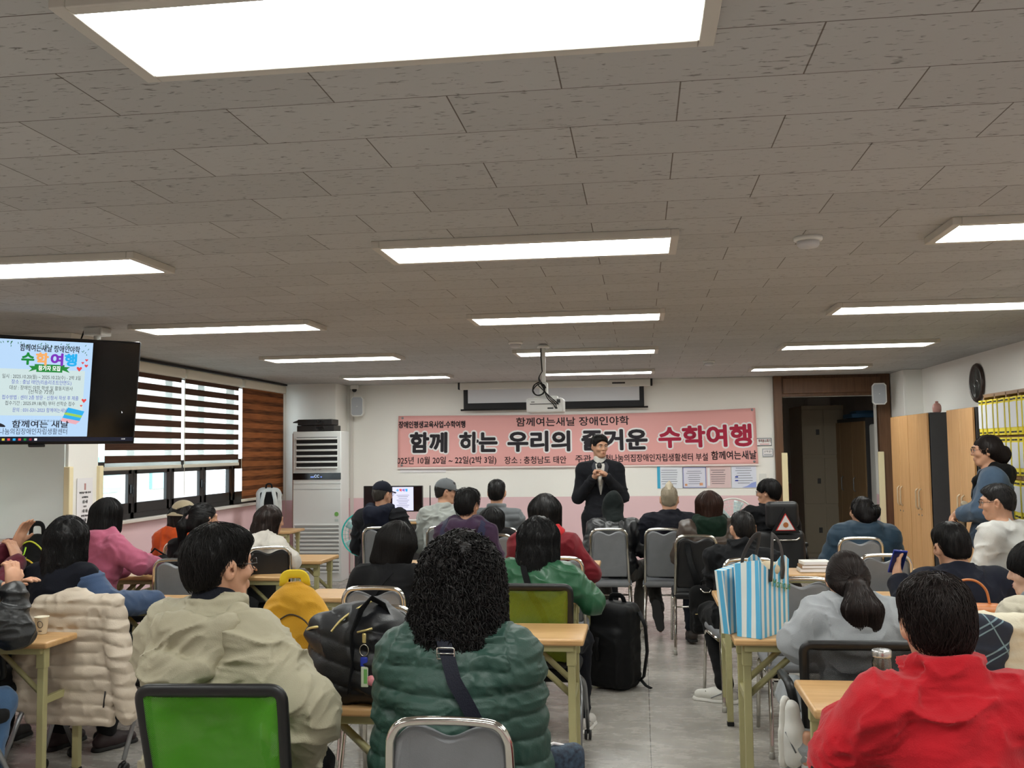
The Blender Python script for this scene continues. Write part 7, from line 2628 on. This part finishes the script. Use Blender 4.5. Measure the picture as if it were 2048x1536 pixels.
# ---- glass jar
jx = P(1764, 1320, 3.80)
t = empty('glass_jar', (jx[0], 3.80, 0.741), 0, 'clear glass jar with a silver screw lid before the red jacket', 'jar')
MB().lathe([(0.030, 0.0), (0.034, 0.006), (0.036, 0.02), (0.036, 0.115), (0.032, 0.128), (0.031, 0.14), (0.029, 0.14), (0.030, 0.126), (0.033, 0.112), (0.033, 0.02), (0.028, 0.008), (0.001, 0.007)], (0, 0, 0), 28).build('glass', mat('jar glass', (240, 244, 244), 0.03, trans=1.0), t)
MB().lathe([(0.034, 0.132), (0.035, 0.136), (0.035, 0.154), (0.033, 0.157), (0.001, 0.157)], (0, 0, 0), 28).build('lid', mat('silver lid', (206, 206, 204), 0.25, 0.8), t)
MB().lathe([(0.001, 0.012), (0.031, 0.012), (0.032, 0.05), (0.001, 0.052)], (0, 0, 0), 20).build('drink', mat('dark drink', (60, 50, 46), 0.2), t)

# ---- phone, wallet, books, belongings
ph = f28.Rw @ vec((-0.235, 0.33, 1.03)) + vec(f28.loc)
t = empty('phone', tuple(float(x) for x in ph), 0.1, 'blue phone held up by the navy jacket sitter', 'phone', rot=(0.5, 0.1, 0.1))
MB().box((0, 0, 0), (0.075, 0.010, 0.145), 0.004).build('case', mat('blue phone case', (44, 56, 150), 0.4), t)
MB().box((0, -0.006, 0), (0.066, 0.002, 0.13)).build('display', mat('phone display', (30, 40, 90), 0.1), t)
wq = P(246, 1185, 5.82)
t = empty('wallet', (wq[0], 5.84, 0.742), 0.5, 'dark maroon wallet lying on the table of the navy vest sitter', 'wallet')
MB().box((0, 0, 0.016), (0.15, 0.085, 0.03), 0.006, R=(0, 0.25, 0)).build('leather', mat('maroon leather', (70, 30, 40), 0.5), t)
bkx = P(1625, 1150, 7.4)
for k, (cc_, lab) in enumerate((((206, 202, 194), 'pale book at the bottom of the pile on the far right table'), ((150, 120, 90), 'tan book in the middle of the pile on the far right table'), ((224, 222, 216), 'white book on top of the pile on the far right table'))):
    t = empty('book', (bkx[0] + 0.01 * k, 7.40, 0.742 + 0.026 * k), 0.05 * k, lab, 'book', 'books on the far right table')
    MB().box((0, 0, 0.0125), (0.20, 0.15, 0.025), 0.002).build('cover', mat('book %d' % k, cc_, 0.6), t)
    MB().box((0.002, -0.002, 0.0125), (0.197, 0.148, 0.018)).build('pages', PAPER, t)
dq = P(303, 1140, 7.05)
t = put('camera_bag', SDF().bx((0, 0, 0.06), (0.13, 0.06, 0.06), 0.03).el((0.05, 0, 0.11), (0.06, 0.05, 0.03)), 0.008, BAGB, 'small black bag with a strap on the table beyond the pink jacket', 'bag', (dq[0], 7.15, 0.742), 0.2, wrinkles(0.008, 1.4, 3))
MB().tube([(-0.1, 0, 0.10), (-0.02, -0.02, 0.19), (0.08, 0, 0.12)], 0.008, 6).build('strap', BAGB, t)

# ---- beige padded coat over the left chair
ct = SDF()
# over the top of the backrest and down its rear side
ct.rc((-0.20, -0.30, 0.93), (0.21, -0.30, 0.94), 0.035, None, 0.03)
ct.bx((0.0, -0.345, 0.66), (0.235, 0.026, 0.29), 0.025, rotx(-0.05), 0.03)
ct.bx((0.0, -0.365, 0.46), (0.25, 0.028, 0.14), 0.025, rotx(-0.03), 0.03)
ct.chain([(0.205, -0.31, 0.90), (0.27, -0.35, 0.66), (0.325, -0.36, 0.38)], [0.058, 0.062, 0.050], 0.02)
ct.chain([(-0.205, -0.31, 0.90), (-0.27, -0.35, 0.68), (-0.27, -0.37, 0.42)], [0.055, 0.058, 0.048], 0.02)
ct.el((-0.03, -0.29, 0.965), (0.10, 0.05, 0.035), None, 0.03)


def cdisp(p, u):
    s = (p[:, 2] + 0.22 * np.clip(p[:, 0] - 0.2, 0, 1)) / 0.062 + 0.12 * vnoise(p, 8, 4)
    d = -0.010 * (np.abs(np.sin(PI * s)) ** 0.5 - 0.6)
    d += 0.009 * (0.45 - ridged(p, np.array([16, 14, 22]), 6) ** 2)
    return d.astype(np.float32)


mc = [o for o in bpy.data.objects if o.get('label', '') == 'black mesh chair hidden under a beige padded coat'][0]
cl = put('padded_coat', ct, 0.0075, mat('beige padded nylon', (190, 176, 158), 0.45, var=0.05, bump=0.2, bscale=160), 'beige padded coat hung over the chair of the navy vest sitter', 'coat', (mc.location[0], mc.location[1], -0.045), mc.rotation_euler[2], cdisp, 'coat_shell')
MB().tube([(0.22, -0.400, 0.50), (0.212, -0.402, 0.42)], 0.004, 6).build('pocket_zip', BLACKP, cl)

# ---- cream jacket with plaid lining over the olive chair on the right, tan handbag
cj = SDF()
cj.bx((0.0, -0.06, 0.84), (0.20, 0.05, 0.12), 0.05, rotx(-0.1), 0.04)
cj.rc((-0.18, -0.05, 0.94), (0.20, -0.05, 0.92), 0.05, 0.05, 0.04)
oc = [o for o in bpy.data.objects if o.get('label', '').startswith('olive mesh chair at the right edge')][0]
CREAM = mat('cream quilted cotton', (206, 198, 176), 0.8, var=0.04, bump=0.3, bscale=120)
cjt = put('cream_jacket', cj, 0.0075, CREAM, 'cream quilted jacket with dark plaid lining over the olive chair at the right edge', 'jacket', (oc.location[0], oc.location[1] - 0.20, 0.0), 0.06, wrinkles(0.016, 1.3, 6, (0.004, 0.05)), 'jacket_shell')


def plaid():
    m = mat('dark plaid', (36, 44, 60), 0.8)
    nt, b, N, L = nodes_of(m)
    tc = N('ShaderNodeTexCoord')
    mp = N('ShaderNodeMapping')
    mp.inputs['Rotation'].default_value = (0, 0.5, 0)
    L(tc.outputs['Object'], mp.inputs[0])
    sp_ = N('ShaderNodeSeparateXYZ')
    L(mp.outputs[0], sp_.inputs[0])
    f = None
    for ax, per, wd in ((0, 0.11, 0.05), (2, 0.10, 0.06), (2, 0.10, 0.0)):
        q = math_node(nt, 'FRACT', math_node(nt, 'DIVIDE', math_node(nt, 'ADD', sp_.outputs[ax], 10.0 + (0.02 if wd == 0 else 0)), per))
        l_ = math_node(nt, 'LESS_THAN', q, wd or 0.05)
        f = l_ if f is None else math_node(nt, 'MAXIMUM', f, l_)
    mx = N('ShaderNodeMix')
    mx.data_type = 'RGBA'
    L(f, mx.inputs[0])
    mx.inputs[6].default_value = lin((34, 42, 58)) + (1,)
    mx.inputs[7].default_value = lin((116, 140, 148)) + (1,)
    L(mx.outputs[2], b.inputs['Base Color'])
    return m


pl = SDF()
pl.bx((-0.15, -0.105, 0.84), (0.085, 0.03, 0.14), 0.03, rotx(-0.1) @ roty(0.30), 0.03)
link('plaid_lining', pl.mesh('plaid_lining', 0.0075, wrinkles(0.012, 1.2, 2)), plaid(), cjt)
hq = P(1945, 1225, 4.9)
TAN = mat('tan leather', (196, 120, 66), 0.45, var=0.06)
hbq = put('tan_handbag', SDF().bx((0, 0, 0.07), (0.15, 0.06, 0.085), 0.035), 0.008, TAN, 'tan leather handbag with an upright handle on the table by the right edge', 'bag', (hq[0] + 0.02, 4.97, 0.735), -0.1)
MB().tube(smooth_path([(-0.10, 0, 0.15), (-0.085, 0, 0.22), (-0.04, 0, 0.262), (0.02, 0, 0.262), (0.065, 0, 0.22), (0.08, 0, 0.15)]), 0.006, 8).build('handle', TAN, hbq)


# ---- wheelchairs
def tri(s):
    return [(s * math.cos(PI / 2 + k * 2 * PI / 3), s * math.sin(PI / 2 + k * 2 * PI / 3)) for k in range(3)]


wc = empty('power_wheelchair', (f12.loc[0], f12.loc[1], 0), 0.14, 'black power wheelchair with headrest and a triangular warning sign, before the doorway', 'wheelchair')
bb_ = SDF()
bb_.bx((0, -0.27, 0.67), (0.235, 0.055, 0.21), 0.05, rotx(-0.08), 0.02)
link('backrest', bb_.mesh('backrest', 0.010), BLACKV, wc)
zh = P(1548, 1030, f12.loc[1] - 0.3)[2]
xh = 0.03
hb_ = SDF()
hb_.bx((xh, -0.27, zh), (0.150, 0.055, 0.122), 0.045, None, 0.02)
link('headrest', hb_.mesh('headrest', 0.009), BLACKV, wc)
MB().tube([(xh, -0.27, 0.8), (xh, -0.27, zh)], 0.015, 8).build('headrest_post', STEEL, wc)
st = SDF()
st.bx((0, 0, 0.50), (0.23, 0.23, 0.06), 0.04)
link('seat', st.mesh('seat', 0.012), BLACKV, wc)
MB().box((0, -0.02, 0.30), (0.40, 0.55, 0.22), 0.04).build('drive_unit', BLACKP, wc)
for i in (-1, 1):
    MB().lathe([(0.05, -0.04), (0.16, -0.045), (0.175, -0.02), (0.175, 0.02), (0.16, 0.045), (0.05, 0.04)], (i * 0.28, -0.12, 0.175), 28, (0, PI / 2, 0)).build('drive_wheel', BLACKR, wc)
    MB().lathe([(0.03, -0.025), (0.09, -0.025), (0.10, 0.0), (0.09, 0.025), (0.03, 0.025)], (i * 0.24, 0.38, 0.10), 20, (0, PI / 2, 0)).build('front_wheel', BLACKR, wc)
    MB().box((i * 0.27, 0.0, 0.74), (0.06, 0.36, 0.04), 0.012).tube([(i * 0.27, -0.22, 0.60), (i * 0.27, -0.16, 0.73)], 0.014, 8).build('armrest', BLACKP, wc)
MB().tube([(-0.10, -0.335, 0.80), (0.14, -0.335, 0.80), (0.17, -0.335, 0.82)], 0.008, 8).build('push_bar', CHROME, wc)
sgz = P(1555, 1050, f12.loc[1] - 0.35)[2]
sg = MB().prism([(x + xh + 0.01, z + sgz) for x, z in tri(0.155)], -0.345, -0.325).build('warning_triangle', BLACKP, wc)
MB().prism([(x + xh + 0.01, z + sgz) for x, z in tri(0.105)], -0.349, -0.344).build('red_border', mat('reflector red', (206, 40, 36), 0.4), sg)
MB().prism([(x + xh + 0.01, z + sgz) for x, z in tri(0.090)], -0.352, -0.348).build('white_face', PWHITE, sg)
MB().lathe([(0.001, 0.0), (0.024, 0.0), (0.024, 0.002)], (xh + 0.01, -0.353, sgz), 18, (PI / 2, 0, 0)).build('round_emblem', mat('emblem orange', (196, 120, 70), 0.5), sg)

w2 = empty('wheelchair', (f29.loc[0], f29.loc[1], 0), rad(38), 'black wheelchair of the white sweater sitter at the right', 'wheelchair')
b2_ = SDF()
b2_.bx((0.0, -0.26, 0.86), (0.22, 0.04, 0.27), 0.04, rotx(0.18), 0.02)
link('backrest', b2_.mesh('backrest', 0.010), BLACKV, w2)
s2_ = SDF()
s2_.bx((0, 0, 0.53), (0.22, 0.22, 0.04), 0.03)
link('seat', s2_.mesh('seat', 0.012), BLACKV, w2)
for i in (-1, 1):
    MB().tube([(i * 0.28 + 0.0, -0.08 + 0.30 * math.cos(a), 0.31 + 0.30 * math.sin(a)) for a in np.linspace(0, 2 * PI, 36, endpoint=False)], 0.013, 8, closed=True).build('wheel', BLACKR, w2)
    MB().lathe([(0.02, -0.015), (0.055, -0.012), (0.06, 0), (0.055, 0.012), (0.02, 0.015)], (i * 0.22, 0.40, 0.06), 18, (0, PI / 2, 0)).build('front_caster', BLACKR, w2)
    MB().tube([(i * 0.24, -0.30, 0.98), (i * 0.24, -0.24, 0.55), (i * 0.24, -0.08, 0.31), (i * 0.24, 0.38, 0.50), (i * 0.22, 0.42, 0.10)], 0.012, 8).build('side_frame', BLACKP, w2)
    MB().box((i * 0.26, 0.02, 0.80), (0.07, 0.38, 0.035), 0.012).tube([(i * 0.26, -0.22, 0.80), (i * 0.25, -0.25, 0.70)], 0.012, 8).build('armrest', BLACKP, w2)
    MB().tube([(i * 0.24, -0.30, 1.0), (i * 0.24, -0.40, 1.01)], 0.014, 8).build('push_handle', mat('grip grey', (190, 190, 188), 0.5), w2)

# ---- elbow patches of the red jacket, brand free seam lines
for i in (-1, 1):
    ep = SDF()
    el_, wr_ = f27.arms[i]
    ep.rc(el_ + vec((i * 0.028, -0.010, -0.028)), el_ + (wr_ - el_) * 0.22 + vec((i * 0.028, -0.01, -0.032)), 0.083, 0.076)
    link('elbow_patch', ep.mesh('elbow_patch', 0.006), cloth('black patch', (30, 33, 36), 0.7), f27.t)
o = strap(f18, [f18.S(0.35) + vec((-0.14, -0.2, 0)), f18.S(0.33) + vec((0.0, -0.24, 0)), f18.S(0.35) + vec((0.15, -0.2, 0))], 0.005, cloth('khaki seam', (140, 134, 112), 0.9), 'seam', off=0.0)
# buckle of the navy cross strap
q = on_sdf(f17.topsdf, [f17.S(0.49) + vec((-0.022, -0.15, 0.02))], 0.016, 1)[0] if False else None
pt_ = np.array([f17.S(0.475) + vec((0.006, -0.16, 0.02))], dtype=np.float32)
for _ in range(8):
    pt_ = pt_ - f17.topsdf.grad(pt_, 0.02) * np.clip(f17.topsdf.ev(pt_) - 0.020, -0.03, 0.03)[:, None]
gq = f17.topsdf.grad(pt_, 0.02)[0]
Mx = frame_mat(pt_[0], np.cross(vec((0, 0, 1)), gq), vec((0.25, 0, 1)))
b = MB().tube(arc([(-0.026, -0.016, 0), (0.026, -0.016, 0), (0.026, 0.016, 0), (-0.026, 0.016, 0), (-0.026, -0.015, 0)], 0.006), 0.0025, 6).tube([(-0.026, 0, 0.002), (0.026, 0, 0.002)], 0.002, 6)
o = b.build('strap_buckle', CHROME, f17.t)
o.data.transform(Mx)
# patterned pouch at the end of the strap
c = P(1120, 1525, 2.95)
t = put('patterned_pouch', SDF().bx((0, 0, 0), (0.10, 0.035, 0.085), 0.03), 0.007, mat('navy floral', (60, 80, 98), 0.7, var=0.5, vscale=80, rgb2=(20, 28, 46)), 'navy patterned shoulder pouch at the hip of the green padded jacket', 'bag', (c[0] - 0.03, 3.08, c[2] - 0.075), 0.5)
MB().tube([(-0.10, 0, 0.06), (0.0, 0, 0.092), (0.10, 0, 0.06)], 0.005, 6).build('white_piping', PWHITE, t)
# cables on the floor by the air conditioner
cb_ = MB().tube(arc([(-3.72, 12.5, 0.012), (-3.5, 12.2, 0.012), (-3.3, 12.4, 0.012), (-3.1, 12.0, 0.012), (-3.45, 11.9, 0.012)], 0.15), 0.008, 6).build('floor_cable', mat('white cable', (214, 212, 206), 0.6))
tag(cb_, 'white cable lying on the floor beside the air conditioner', 'cable')
